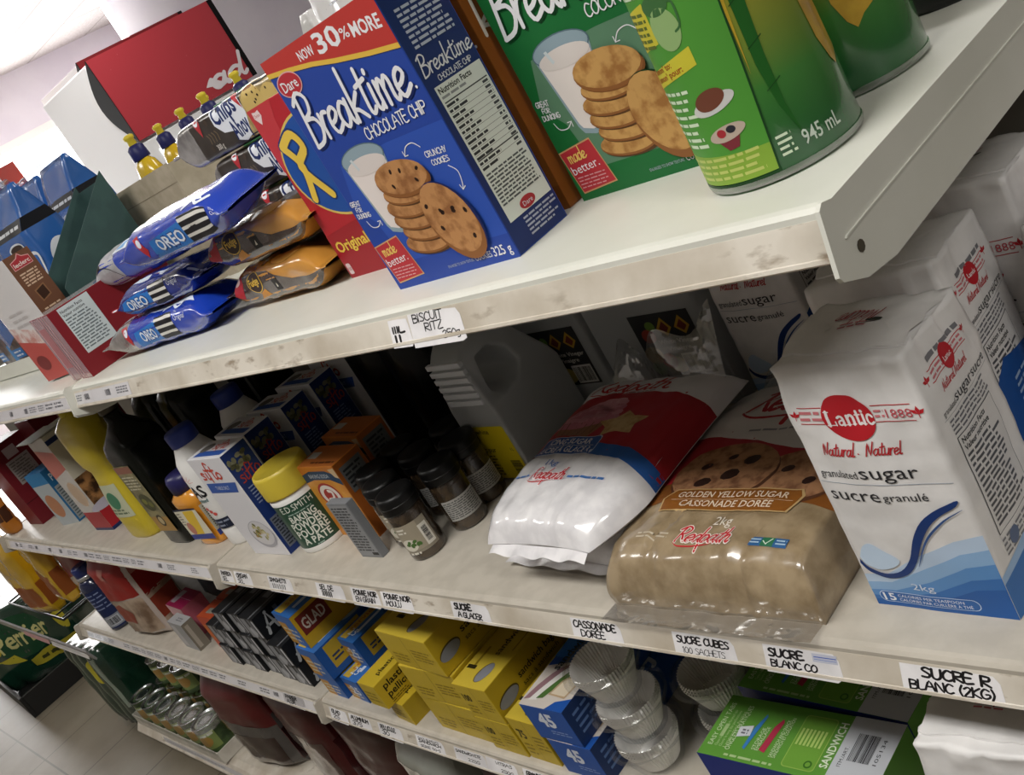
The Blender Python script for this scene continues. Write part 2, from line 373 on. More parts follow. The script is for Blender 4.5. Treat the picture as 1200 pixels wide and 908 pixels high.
    def cookie_at(s, cu, cv, ru, rv, rot=0, l=2, chips=6, base=None, chipc='#2c1a12'):
        s.ell(cu, cv-rv*.12, ru*1.0, rv*1.02, ink('#8c5a30'), l, rot, 26)
        s.ell(cu, cv, ru*.98, rv*.94, base or cookie(), l+1, rot, 26); rg = random.Random(int(cu*1e5))
        for k in range(chips):
            a = rg.uniform(0, 6.28); d = rg.uniform(.15, .8); x = ru*d*math.cos(a); y = rv*d*math.sin(a); c, q = math.cos(R(rot)), math.sin(R(rot))
            s.ell(cu+x*c-y*q, cv+x*q+y*c, ru*.075, rv*.06+ru*.02, ink(chipc), l+2, rg.uniform(0, 180), 7)
        return s
    def lay(s, mb, fmap, seg=None, step=0.00008):
        b = bmesh.new()
        for polys, m, l in s.items:
            i = mb.mi(m)
            dl = min(.02, .8/len(polys))
            for k, p in enumerate(polys):
                try: fc = b.faces.new([b.verts.new((q[0], q[1], l+k*dl)) for q in p]); fc.material_index = i
                except ValueError: pass
        if seg:
            su, sv = seg if isinstance(seg, tuple) else (seg, seg)
            for ax, st in ((0, su), (1, sv)):
                if not st or not b.verts: continue
                lo = min(v.co[ax] for v in b.verts); hi = max(v.co[ax] for v in b.verts); k = math.floor(lo/st)+1
                while k*st < hi:
                    co = Vector((0, 0, 0)); co[ax] = k*st; no = Vector((0, 0, 0)); no[ax] = 1
                    bmesh.ops.bisect_plane(b, geom=b.verts[:]+b.edges[:]+b.faces[:], plane_co=co, plane_no=no, dist=1e-7); k += 1
        for v in b.verts: v.co = fmap(v.co.x, v.co.y, v.co.z*step+.00015)
        mp = {v: mb.bm.verts.new(v.co) for v in b.verts}
        for f in b.faces:
            try: n = mb.bm.faces.new([mp[v] for v in f.verts]); n.material_index = f.material_index; n.smooth = bool(seg)
            except ValueError: pass
        b.free()

def sides(w, d, h, D=None):
    """maps for the faces of a w x d x h carton: base centred in x, front at y = 0, z up"""
    D = D or (lambda p: p)
    return {
     'front': lambda u, v, o: D(Vector((u-w/2, -o, v))), 'back': lambda u, v, o: D(Vector((w/2-u, d+o, v))),
     'right': lambda u, v, o: D(Vector((w/2+o, u, v))), 'left': lambda u, v, o: D(Vector((-w/2-o, d-u, v))),
     'top': lambda u, v, o: D(Vector((u-w/2, v, h+o)))}
def carton(name, w, d, h, faces, base, art, loc, yaw=0, bev=0.0010, parent=None, extra=None, rot=None):
    mb = MB(); mb.box(-w/2, w/2, 0, d, 0, h, base, bev, faces)
    S = sides(w, d, h)
    for side, pr in (art or {}).items(): pr.lay(mb, S[side])
    if extra: extra(mb, S)
    return mb.build(name, parent, loc, yaw, rot, fix=False)
def soft_box(mb, w, d, h, m, D, n=(10, 8, 18), mfn=None):
    nx, ny, nz = n; b = bmesh.new(); V = {}
    def vert(i, j, k):
        if (i, j, k) not in V: V[(i, j, k)] = b.verts.new(D(Vector((-w/2+w*i/nx, d*j/ny, h*k/nz))))
        return V[(i, j, k)]
    def q(a, bb, c, dd):
        f = b.faces.new((vert(*a), vert(*bb), vert(*c), vert(*dd))); f.material_index = mb.mi(m); f.smooth = True
    for i in range(nx):
        for k in range(nz):
            q((i, 0, k), (i+1, 0, k), (i+1, 0, k+1), (i, 0, k+1)); q((i, ny, k), (i, ny, k+1), (i+1, ny, k+1), (i+1, ny, k))
        for j in range(ny):
            q((i, j, nz), (i+1, j, nz), (i+1, j+1, nz), (i, j+1, nz)); q((i, j, 0), (i, j+1, 0), (i+1, j+1, 0), (i+1, j, 0))
    for j in range(ny):
        for k in range(nz):
            q((nx, j, k), (nx, j+1, k), (nx, j+1, k+1), (nx, j, k+1)); q((0, j, k), (0, j, k+1), (0, j+1, k+1), (0, j+1, k))
    mb.merge(b)
# ------------------------------------------------------------ the room
def struct(mb, name): return tag(mb.build(name), kind='structure')
def tile_mat(name, c1, c2, grout, sx, sy, rough=0.5, gw=0.012, spot=60):
    m = bpy.data.materials.new(name); m.use_nodes = True; nt = m.node_tree; b = P(nt)
    tc = nt.nodes.new('ShaderNodeTexCoord'); mp = nt.nodes.new('ShaderNodeMapping'); mp.inputs['Location'].default_value = (0.06, 0.06, 0)
    br = nt.nodes.new('ShaderNodeTexBrick'); br.offset = 0.0; br.inputs['Scale'].default_value = 1.0
    br.inputs['Brick Width'].default_value = sx; br.inputs['Row Height'].default_value = sy; br.inputs['Mortar Size'].default_value = gw/2; br.inputs['Bias'].default_value = 0
    br.inputs['Color1'].default_value = lin(c1); br.inputs['Color2'].default_value = lin(c2); br.inputs['Mortar'].default_value = lin(grout)
    n = nt.nodes.new('ShaderNodeTexNoise'); n.inputs['Scale'].default_value = spot; n.inputs['Detail'].default_value = 5
    r = nt.nodes.new('ShaderNodeValToRGB'); r.color_ramp.elements[0].position = .3; r.color_ramp.elements[0].color = (.72, .70, .66, 1); r.color_ramp.elements[1].position = .62; r.color_ramp.elements[1].color = (1, 1, 1, 1)
    mx = nt.nodes.new('ShaderNodeMixRGB'); mx.blend_type = 'MULTIPLY'; mx.inputs[0].default_value = 0.75
    nt.links.new(tc.outputs['Object'], mp.inputs[0]); nt.links.new(mp.outputs[0], br.inputs['Vector']); nt.links.new(tc.outputs['Object'], n.inputs['Vector'])
    nt.links.new(n.outputs['Fac'], r.inputs[0]); nt.links.new(br.outputs['Color'], mx.inputs[1]); nt.links.new(r.outputs[0], mx.inputs[2])
    nt.links.new(mx.outputs[0], b.inputs['Base Color']); b.inputs['Roughness'].default_value = rough
    return m
FLOOR = tile_mat('vinyl_floor_tile', '#7d7566', '#766e5f', '#544c3f', 0.305, 0.305, 0.4, 0.006, 9)
CEIL = tile_mat('ceiling_tile', '#ddd8d6', '#d9d4d3', '#b9b2b0', 1.22, 0.61, 0.9, 0.02, 40)
WALL = noisy('wall_paint', '#d6d0d8', '#dcd7dd', 3, 0.7)
WALLD = noisy('wall_paint_low_bounce', '#77726c', '#837e78', 3, .8)  # unseen walls darkened to cut bounced light, as stocked shelves opposite would
XA, XB, YA, YB, ZC = -9.6, 2.4, -2.0, 5.2, 2.65
mb = MB(); mb.box(XA, XB, YA, YB, -0.05, 0, FLOOR); struct(mb, 'floor')
mb = MB(); mb.box(XA, XB, YA, YB, ZC, ZC+.05, CEIL); struct(mb, 'ceiling')
mb = MB(); mb.box(XA-.1, XA, YA, YB, 0, ZC, WALL); struct(mb, 'wall_far')
mb = MB(); mb.box(XA, XB, YB, YB+.1, 0, ZC, WALL); struct(mb, 'wall_back')
mb = MB(); mb.box(XA, XB, YA-.1, YA, 0, ZC, WALLD); struct(mb, 'wall_front')
mb = MB(); mb.box(XB, XB+.1, YA, YB, 0, ZC, WALLD); struct(mb, 'wall_near')
mb = MB(); mb.box(-6.30, -6.20, 3.36, YB, 0, ZC, WALL); struct(mb, 'wall_partition')
mb = MB(); mb.box(XA, -8.6, 0.6, 2.6, 2.15, ZC, noisy('bulkhead_paint', '#cfc6c2', '#d8d0cc', 3, .7)); struct(mb, 'trim_1')
# front window at the far end: bright panes in a pale frame
mb = MB()
FRM = ink('#efe9e4'); PANE = emit('daylit_pane', '#ffffff', 5.0)
mb.box(XA+.005, XA+.06, 0.4, 4.6, 0.55, 0.62, FRM); mb.box(XA+.005, XA+.06, 0.4, 4.6, 2.08, 2.15, FRM)
for y in (0.4, 1.8, 3.2, 4.53): mb.box(XA+.005, XA+.06, y, y+.07, 0.6, 2.1, FRM)
mb.box(XA+.005, XA+.02, 0.45, 4.55, 0.6, 2.1, PANE); struct(mb, 'window_1')
# ceiling light fittings, one over each lamp
TUBE = emit('fluorescent_diffuser', '#fff8ec', 3.0)
for i, (x, y, lab) in enumerate(((-0.7, -.40, 'above the cookie shelf'), (1.3, -.2, 'beyond the near shelf end'), (-3.4, -.5, 'above the aisle'), (-0.9, 2.2, 'above the next aisle'), (-4.2, 2.0, 'in front of the coolers'), (-6.6, 2.9, 'near the front window'))):
    t = empty('ceiling_light', (x, y, ZC)); tag(t, 'long fluorescent ceiling fitting '+lab, 'ceiling light', 'fluorescent ceiling fittings')
    mb = MB(); mb.box(-.62, .62, -.17, .17, -.03, 0, FRM); mb.build('housing', t)
    mb = MB(); mb.box(-.6, .6, -.15, .15, -.038, -.03, TUBE, 0); mb.build('diffuser', t)

# ------------------------------------------------------------ shelving
def rail_paint():
    m = bpy.data.materials.new('worn_cream_enamel'); m.use_nodes = True; nt = m.node_tree; b = P(nt)
    tc = nt.nodes.new('ShaderNodeTexCoord')
    def nz(sc, det, lo, hi, c0, c1, st=(1, 1, 1)):
        mp = nt.nodes.new('ShaderNodeMapping'); mp.inputs['Scale'].default_value = st
        n = nt.nodes.new('ShaderNodeTexNoise'); n.inputs['Scale'].default_value = sc; n.inputs['Detail'].default_value = det
        r = nt.nodes.new('ShaderNodeValToRGB'); r.color_ramp.elements[0].position = lo; r.color_ramp.elements[1].position = hi
        r.color_ramp.elements[0].color = c0; r.color_ramp.elements[1].color = c1
        nt.links.new(tc.outputs['Object'], mp.inputs[0]); nt.links.new(mp.outputs[0], n.inputs['Vector']); nt.links.new(n.outputs['Fac'], r.inputs[0])
        return r
    a = nz(14, 6, .3, .62, lin('#b5aa99'), lin('#d9d2c6'))
    g = nz(60, 9, .55, .68, (1, 1, 1, 1), (.46, .40, .34, 1), (.6, 1, 1.6))
    k = nz(7, 5, .47, .57, (1, 1, 1, 1), (0, 0, 0, 1))
    mk = nt.nodes.new('ShaderNodeMixRGB'); mk.inputs[2].default_value = (1, 1, 1, 1); nt.links.new(k.outputs[0], mk.inputs[0]); nt.links.new(g.outputs[0], mk.inputs[1])
    mx = nt.nodes.new('ShaderNodeMixRGB'); mx.blend_type = 'MULTIPLY'; mx.inputs[0].default_value = 1
    nt.links.new(a.outputs[0], mx.inputs[1]); nt.links.new(mk.outputs[0], mx.inputs[2]); nt.links.new(mx.outputs[0], b.inputs['Base Color'])
    b.inputs['Roughness'].default_value = 0.45
    return m
RAIL = rail_paint()
DECK = noisy('cream_enamel_shelf', '#d3d3c9', '#dbdbd2', 9, 0.38, 5, .35, .65)
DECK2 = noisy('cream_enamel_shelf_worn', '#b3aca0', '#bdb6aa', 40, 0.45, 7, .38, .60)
TAGP = noisy('paper_tag', '#d6d4d6', '#eceaec', 20, 0.6)
TAGG = M('#e6e4e8', 0.2, 0, 0.8)
INKB = ink('#1c1a1c')
YF, YBK = 0.437, 0.87
def face(u, v, o):
    # price-rail face: v = 0 bottom .. .0237 top, leaning forward at the bottom edge
    t = v/0.0237; n = Vector((0, -.941, .337))
    return Vector((u, 0.4300+.0062*t, -.0258+.0173*t))+n*o
def shelf(name, label, x0, x1, z, deck, tags, cat='shelf', group=None, ext=None, posts=(True, True)):
    ext = ext or (.868 if z > 1 else .860); root = empty(name, (x0, 0.0 if z > 1 else 0.009, z)); tag(root, label, cat, group); L = x1-x0
    mb = MB(); mb.prism([(ext, 0), (.4435, 0), (.4400, -.0010), (.4375, -.0035), (.4370, -.0075), (.4450, -.0080), (.4450, -.022), (ext, -.022)], 'x', 0.001, L-.001, deck)
    mb.build('deck', root)
    mb = MB(); mb.prism([(.4368, -.0070), (.4362, -.0085), (.4300, -.0258), (.4292, -.0262), (.4284, -.0284), (.4300, -.0300), (.4430, -.0300), (.4430, -.0090)], 'x', 0.002, L-.002, RAIL)
    rail = mb.build('price_rail', root)
    for k, xx in enumerate((0.0, L-.0028)):
        if not posts[k]: continue
        mb = MB(); mb.prism([(.4260, .0015), (.4305, .0040), (.4400, .0015), (ext, .0010), (ext, -.0520), (.4740, -.0520), (.4420, -.0465), (.4205, -.0365), (.4185, -.0330)], 'x', xx, xx+.0028, deck)
        xo = xx+.0029 if k else xx-.0001
        mb.tube([(xx-.0003+(.0034 if k else 0), .446, -.030), (xx+.0001+(.0034 if k else 0), .446, -.030)], .0035, ink('#4a4438'), 10)
        mb.prism([(.4360, -.0200), (.4600, -.0196), (ext, -.0190), (ext, -.0180), (.4600, -.0186), (.4370, -.0190)], 'x', xo, xo+(.0012 if k else -.0012), deck)
        mb.build('end_bracket', root)
    for t in tags:
        xa, xb, kind, rows = t[:4]
        mb = MB(); pr = Pr(); w = xb-xa; h = .0235
        v0 = -.0035 if kind != 'strip' else .001
        if kind == 'strip':
            pr.rect(0, .001, w, .0225, TAGG, 1); rg = random.Random(int(xa*1000)); u = .003
            while u < w-.02:
                k = rg.random(); ww = rg.uniform(.02, .05)
                if k < .3: pr.bars(u, .006, min(u+.022, w-.002), .019, ink('#4a4a50'), 2)
                elif k < .75: pr.lines(u, .006, min(u+ww, w-.002), .019, rg.choice((2, 3)), ink('#6a6a70'), 2)
                pr.rect(min(u+ww+.004, w-.001), .001, min(u+ww+.0048, w), .0225, ink('#b4b0b0'), 2)
                u += ww+.008
        else:
            rg = random.Random(int(abs(xa)*999)); c = rg.uniform(-.002, .001)
            dr = .006 if kind == 'big' else 0
            pr.poly([(0, -.004+c-dr), (w*.92, -.005+c-dr), (w, -.002-dr), (w-.001, .016), (w*.93, .0225), (w*.5, .0235+dr*.3), (.001, .0238+dr*.3)], TAGP, 1)
            for row in rows:
                s, u, v, hh, ww = row[:5]; wt = row[5] if len(row) > 5 else hh*.19
                pr.hand(s, u, v, hh, INKB, 3, w=ww, wt=wt, jit=.05, slant=.05)
            if kind == 'blue': pr.rect(w*.66, .012, w*.97, .021, ink('#b9bccb'), 3); pr.rect(w*.68, .017, w*.96, .018, ink('#4860b0'), 4); pr.rect(w*.68, .0145, w*.96, .0153, ink('#8090c0'), 4)
        pr.lay(mb, lambda u, v, o: face(u+xa-x0, v, o), None, .00006); mb.build('price_label', rail, fix=False)
    return root
shelf('store_shelf', 'top cream metal shelf holding the cookie boxes, its right end bracket in view', -1.517, -0.294, TOP, DECK, [
    (-1.512, -1.30, 'strip', []),
    (-.709, -.680, 'torn', [('IIIL', .004, .010, .006, .018, .0022), ('II', .004, .001, .006, .012, .003)]),
    (-.680, -.612, 'big', [('BISCUIT', .006, .0160, .0085, .040, .0012), ('RITZ', .019, .0060, .0080, .024, .0012), ('250g', .040, -.0035, .0070, .022, .0011)])] )
shelf('store_shelf', 'far top shelf at the left edge, covered in barcode price strips', -2.736, -1.5175, TOP-.003, DECK, [(-2.3, -1.53, 'strip', [])])
def hw(a, b, ra=.0125, rb=.0015, h=.0082, wa=.046, wb=.046, **k):
    return [(a, .007, ra, h, wa, h*.26), (b, .008, rb, h, wb, h*.2)]
shelf('store_shelf', 'middle cream metal shelf under the sugar, with handwritten price tags', -1.517, -0.20, MID, DECK2, [
    (-.399, -.328, 'tag', [('SUCRE R', .016, .0125, .0095, .048, .0021), ('BLANC (2KG)', .005, .0005, .0088, .060, .0017)]),
    (-.514, -.446, 'blue', [('SUCRE', .005, .0120, .0085, .032, .0021), ('BLANC CO', .005, .0010, .0075, .042, .0015)]),
    (-.607, -.541, 'tag', [('SUCRE CUBES', .005, .0120, .0080, .055, .0018), ('100 SACHETS', .009, .0005, .0072, .045, .0007)]),
    (-.733, -.667, 'tag', [('CASSONADE', .004, .0125, .0088, .055, .0019), ('DORÉE', .011, .0010, .0088, .032, .0016)]),
    (-.922, -.856, 'tag', [('SUCRE', .006, .0130, .0085, .030, .0026), ('A GLACER', .009, .0015, .0078, .042, .0018)]),
    (-1.062, -.997, 'tag', hw('POIVRE NOIR', 'MOULU', wa=.055, wb=.032)),
    (-1.130, -1.066, 'tag', hw('POIVRE NOIR', 'EN GRAIN', wa=.052, wb=.044)),
    (-1.217, -1.147, 'tag', [('SEL DE', .010, .013, .008, .034, .002), ('IIIIIII', .012, .002, .0085, .026, .0026)]),
    (-1.353, -1.283, 'tag', [('SPAGHETTI', .006, .014, .007, .048, .002), ('IIIIIIII', .010, .002, .008, .04, .0019)]),
    (-1.461, -1.405, 'tag', hw('ORIGAN', 'SEL', wa=.036, wb=.02)),
    (-1.513, -1.466, 'tag', hw('PAPRIKA', 'SEL', wa=.034, wb=.018))])
shelf('store_shelf', 'far middle shelf under the oil bottles, price rail full of glossy strips', -2.736, -1.5175, MID, DECK2, [(-2.70, -1.525, 'strip', [])])
shelf('store_shelf', 'lower cream metal shelf under the yellow sandwich bag boxes', -1.517, -0.20, LOW, DECK2, [
    (-1.496, -1.442, 'tag', hw('GLAD', '25', wa=.026, wb=.02)), (-1.437, -1.373, 'tag', hw('ALUMINIUM', '375', wa=.05, wb=.028)),
    (-1.353, -1.289, 'tag', hw('PELLICULE', '30', wa=.04, wb=.02)), (-1.254, -1.186, 'tag', [('SACS ALIMENTS', .006, .0165, .004, .05, .0007), ('SANDWICH', .006, .0105, .0052, .054, .0014), ('SERIE 50-5', .008, .0015, .0045, .048, .0009)]),
    (-1.163, -1.094, 'tag', [('SANDWICH ETE', .004, .0150, .0050, .055, .0012), ('225G', .028, .0035, .0052, .026, .0009)]), (-1.094, -1.031, 'tag', [('VITRAS', .02, .0150, .0055, .034, .0010), ('250G', .028, .0025, .0055, .026, .0010)]),
    (-1.02, -.955, 'tag', hw('GRANDS SACS', '45', wa=.05, wb=.02))])
shelf('store_shelf', 'far lower shelf holding the bread bags and small pink boxes', -2.736, -1.5175, LOW, DECK2, [(-2.68, -1.53, 'strip', []), (-1.652, -1.579, 'tag', hw('PAPIER', 'ALUM', wa=.04, wb=.03))])
# gondola: back panel, uprights and base deck
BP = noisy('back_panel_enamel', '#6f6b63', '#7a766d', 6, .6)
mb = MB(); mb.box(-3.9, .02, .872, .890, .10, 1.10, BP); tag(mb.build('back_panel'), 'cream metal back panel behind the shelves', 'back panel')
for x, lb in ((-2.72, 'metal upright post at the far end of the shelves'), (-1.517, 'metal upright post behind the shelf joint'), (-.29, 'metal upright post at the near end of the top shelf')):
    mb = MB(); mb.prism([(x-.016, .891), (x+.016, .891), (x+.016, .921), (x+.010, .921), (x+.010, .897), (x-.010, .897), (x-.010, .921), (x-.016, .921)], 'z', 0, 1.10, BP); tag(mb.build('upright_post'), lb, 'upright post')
g = empty('base_shelf', (0, 0, 0)); tag(g, 'bottom cream base deck close to the floor, under the tins', 'shelf')
mb = MB(); mb.prism([(.870, .075), (.455, .075), (.440, .070), (.428, .055), (.424, .050), (.424, .045), (.47, .045), (.47, .0), (.870, .0)], 'x', -2.95, .02, RAIL); mb.build('deck', g)
mb = MB(); pr = Pr(); pr.rect(0, .0, .5, .016, TAGG, 1); pr.lines(.02, .004, .46, .012, 1, ink('#8a8a90'), 2); pr.lay(mb, lambda u, v, o: Vector((-2.75+u, .4275-o+.005*v/.02, .053+v))); mb.build('price_strip', g, fix=False)
shelf('store_shelf', 'rear top shelf of the next aisle, behind the cookie packs', -2.736, -0.294, TOP, DECK, [], ext=.850).location = (-2.736, 1.78, TOP)
for o in COL.objects:
    if o.name.startswith('store_shelf') and o.location.y > 1: o.scale = (1, -1, 1)
# ------------------------------------------------------------ top shelf: cookie boxes
mm = 0.001
def S_(pts): return [(x*mm, y*mm) for x, y in pts]
SILV = M('#c4c4c6', 0.25, 0.8); RED = ink('#b3202b'); CREAMT = ink('#e4e0d4')
MILK = ink('#e6dcd8'); GLASSP = ink('#8fa3ae')
def breaktime_front(base, light, dark, flavour, fw, banner, cbase, chips, ckg):
    p = Pr(); W = ink('#e6e6ea'); wd = 155*mm
    p.poly(S_([(0, 0), (155, 0), (155, 112), (88, 114), (20, 112), (0, 60)]), ink(light), 1)
    p.poly(S_([(0, 0), (34, 0), (22, 60), (0, 84)]), ink(base), 2); p.poly(S_([(34, 0), (155, 0), (155, 20), (30, 22)]), ink(base), 2)
    if banner:
        cv = [(0, 198.5), (30, 194.5), (58, 189.5), (85, 183), (122, 175.5), (155, 170)]
        p.poly(S_(cv+[(155, 208), (0, 208)]), ink('#b93a35'), 2)
        p.poly(S_([(a, b-3.6) for a, b in cv]+[(a, b+.2) for a, b in cv[::-1]]), ink('#dcb54a'), 3)
        p.text('NOW', 48*mm, 193.5*mm, 7*mm, W, 3, w=21*mm, rot=-2, bold=.02); p.text('30', 73*mm, 190.5*mm, 14*mm, W, 3, w=31*mm, rot=-3, bold=.025)
        p.text('%', 105*mm, 190.5*mm, 7.5*mm, W, 3, w=10*mm, rot=-4, bold=.01); p.text('MORE', 117*mm, 188*mm, 9.5*mm, W, 3, w=33*mm, rot=-7, bold=.025)
    p.ell(20*mm, 184*mm, 16.5*mm, 10*mm, ink('#d8a8a8'), 4, 0); p.ell(20*mm, 184*mm, 15.3*mm, 9*mm, ink('#b5303a'), 5); p.text('Dare', 20*mm, 180*mm, 8*mm, W, 6, w=22*mm, align='c', bold=.01)
    for dx, dy, m, l in ((1.6, -1.8, ink(dark), 4), (0, 0, W, 6)):
        p.script('Breaktime', (7+dx)*mm, (135+dy)*mm, 39*mm, m, l, w=137*mm, wt=3.6*mm, slant=.10, rot=.8)
    p.ell(149*mm, 139*mm, 1.2*mm, 1.2*mm, W, 6)
    p.hand(flavour, fw[0]*mm, 121*mm, 9*mm, W, 6, w=fw[1]*mm, wt=1.1*mm, slant=.08)
    # glass of milk
    p.poly(S_([(23, 111), (79, 111), (65, 52), (55, 47), (45, 46), (35, 49), (32, 55)]), GLASSP, 4)
    p.poly(S_([(26, 103), (76, 103), (63.5, 55), (55, 51), (45, 50), (36, 53), (34, 57)]), MILK, 5)
    p.ell(51*mm, 111*mm, 28.5*mm, 11*mm, ink('#59707c'), 5); p.ell(51*mm, 111*mm, 27.3*mm, 10*mm, GLASSP, 6); p.ell(51*mm, 105*mm, 25.5*mm, 7.5*mm, ink('#d9d0cc'), 7)
    p.poly(S_([(35, 113), (38, 113.5), (41, 104), (38.5, 103)]), ink('#c9d2d6'), 8)
    # cookies
    for k in range(5):
        cx, cy = 72+(-4, 0, -3, -4, 0)[k]+k*1.0, 33+k*10.5
        p.ell((cx+2)*mm, (cy-2.6)*mm, 27*mm, 9*mm, ink('#5a3a1e'), 8+k*3, -5); p.cookie_at(cx*mm, cy*mm, 26*mm, 9*mm, -5, 9+k*3, 0, cbase)
    p.ell(83*mm, 83*mm, 31.5*mm, 13.5*mm, ink('#7a4c26'), 23, -4); p.cookie_at(82*mm, 87*mm, 31.5*mm, 14.5*mm, -4, 24, chips, cbase)
    p.ell(112*mm, 43*mm, 26*mm, 34*mm, ink(dark), 27, 22); p.cookie_at(110*mm, 45*mm, 25*mm, 33*mm, 22, 28, chips+3 if chips else 0, cbase)
    # notes and small print
    p.hand('GREAT', 3*mm, 79*mm, 4.2*mm, W, 5, w=13*mm, wt=.7*mm, rot=-6); p.hand('FOR', 6*mm, 73.5*mm, 3.6*mm, W, 5, w=8*mm, wt=.65*mm, rot=-6); p.hand('DUNKING', 3*mm, 68*mm, 4*mm, W, 5, w=18*mm, wt=.7*mm, rot=-4)
    p.stroke(S_([(11, 64), (14, 58), (22, 57), (28, 61)]), .8*mm, W, 5); p.stroke(S_([(24, 61), (28, 61), (27.5, 57)]), .8*mm, W, 5, False)
    p.hand('CRUNCHY', 119*mm, 92*mm, 4.4*mm, W, 5, w=24*mm, wt=.7*mm, rot=-3); p.hand('COOKIES', 121*mm, 85*mm, 4.2*mm, W, 5, w=20*mm, wt=.7*mm, rot=-3)
    p.stroke(S_([(119, 101), (113, 106), (104, 105), (98, 99)]), .8*mm, W, 5); p.stroke(S_([(98, 103), (98, 99), (102, 99)]), .8*mm, W, 5, False)
    p.stroke(S_([(136, 81), (142, 75), (140, 66), (137, 61)]), .8*mm, W, 5); p.stroke(S_([(136, 65), (137, 61), (141, 63)]), .8*mm, W, 5, False)
    p.poly(S_([(.2, 41.5), (35.5, 45.5), (42, 8), (5, 5.5)]), ink('#c9a070'), 5); p.poly(S_([(1.2, 40.5), (35, 44.3), (40.8, 9), (5.6, 6.8)]), ink('#b9343c'), 6)
    p.script('made', 7*mm, 31*mm, 11*mm, ink('#e8c86a'), 7, w=19*mm, wt=1.0*mm, rot=4); p.text('better.', 5*mm, 21.5*mm, 7*mm, W, 7, w=29*mm, rot=4)
    p.lines(6.5*mm, 9*mm, 38*mm, 20*mm, 4, ink('#d9a6a8'), 7, .3)
    p.text('COOKIES', 108*mm, 6*mm, 5*mm, W, 5, w=20*mm); 
    if ckg: p.text(ckg, 130*mm, 5.5*mm, 7.5*mm, W, 5, w=21*mm, bold=.01)
    p.text('ENLARGED TO SHOW TEXTURE', 74*mm, 6.6*mm, 2.2*mm, ink('#a9b2c0'), 5, w=32*mm)
    return p
def breaktime_side(w, base, flavour):
    p = Pr(); W = ink('#dcdce4')
    p.lines(10*mm, 159*mm, (w-6)*mm, 190*mm, 8, ink('#b4bace'), 1, .5, .15)
    p.script('Breaktime', 4*mm, 141.5*mm, 14*mm, W, 2, w=(w-6)*mm, wt=1.2*mm, slant=.1); p.hand(flavour, 15*mm, 134*mm, 4*mm, W, 2, w=(w-24)*mm, wt=.55*mm)
    p.rect(7*mm, 24*mm, (w-2.5)*mm, 132*mm, ink('#d6dad6'), 1)
    p.text('Nutrition Facts', 9*mm, 126*mm, 4.2*mm, BLACK, 2, w=36*mm, bold=.02); p.lines(9*mm, 121.5*mm, 40*mm, 125*mm, 1, GREY, 2, .5)
    for i in range(13):
        y = 119-i*4.2
        p.rect(9*mm, y*mm, (w-4)*mm, (y+(.9 if i in (0, 11) else .25))*mm, ink('#3a3c40'), 2)
        p.lines(9*mm, (y-3.6)*mm, (22+(i*7) % 13)*mm, (y-.6)*mm, 1, ink('#33353a'), 2, .62, 0); p.lines((w-11)*mm, (y-3.6)*mm, (w-5)*mm, (y-.6)*mm, 1, ink('#44464a'), 2, .6, 0)
    p.lines(9*mm, 36*mm, (w-5)*mm, 63*mm, 10, ink('#54585c'), 2, .5, .1)
    p.ell(32*mm, 29*mm, 9*mm, 4.6*mm, ink('#a8323a'), 3); p.text('Dare', 32*mm, 27*mm, 3.6*mm, W, 4, w=11*mm, align='c')
    p.lines(20*mm, 6*mm, (w-3)*mm, 22*mm, 5, ink('#aab0c4'), 2, .45)
    return p
B1, B1L, B1D, NAVY = '#27459c', '#2f52ae', '#14245c', '#1e2f66'
blue_art = {'front': breaktime_front(B1, B1L, B1D, 'CHOCOLATE CHIP', (70, 77), True, cookie('cookie_print', '#b98450', '#8f5c30'), 5, '325 g'), 'right': breaktime_side(61, NAVY, 'CHOCOLATE CHIP')}
o = carton('cookie_box', .155, .061, .208, {'right': ink(NAVY), 'top': ink('#b93a35')}, ink(B1), blue_art, (-.651, .478, TOP), .9)
tag(o, 'blue chocolate chip cookie box with red 30% more banner across its top', 'cookie box', 'cookie boxes with a milk glass picture')
G1, G1L, G1D = '#1d6a35', '#5d8468', '#0c3a1c'
green_art = {'front': breaktime_front(G1, G1L, G1D, 'COCONUT', (86, 44), False, cookie('coconut_cookie_print', '#c39555', '#9a672f'), 0, ''), 'right': breaktime_side(61, '#174f2a', 'COCONUT'), 'left': breaktime_side(61, '#174f2a', 'COCONUT')}
o = carton('cookie_box', .155, .061, .208, {}, ink(G1), green_art, (-.4965, .562, TOP), 0)
tag(o, 'green coconut cookie box behind the lemon juice bottle', 'cookie box', 'cookie boxes with a milk glass picture')
p = breaktime_front('#8c4f1c', '#9a5a24', '#4a280c', 'OATMEAL', (86, 44), False, cookie(), 2, '')
sd = Pr(); sd.rect(.0275, 2*mm, .0335, 135*mm, ink('#c9c9c0'), 1); sd.lines(.0278, 4*mm, .0332, 130*mm, 40, ink('#77776e'), 2, .5, .3); sd.script('k', .006, .142, .03, ink('#e0d8cc'), 2, w=.018)
o = carton('cookie_box', .155, .034, .208, {}, ink('#8c4f1c'), {'front': p, 'right': sd}, (-.6615, .556, TOP), 0)
tag(o, 'orange-brown cookie box wedged between the blue and the green cookie boxes', 'cookie box')

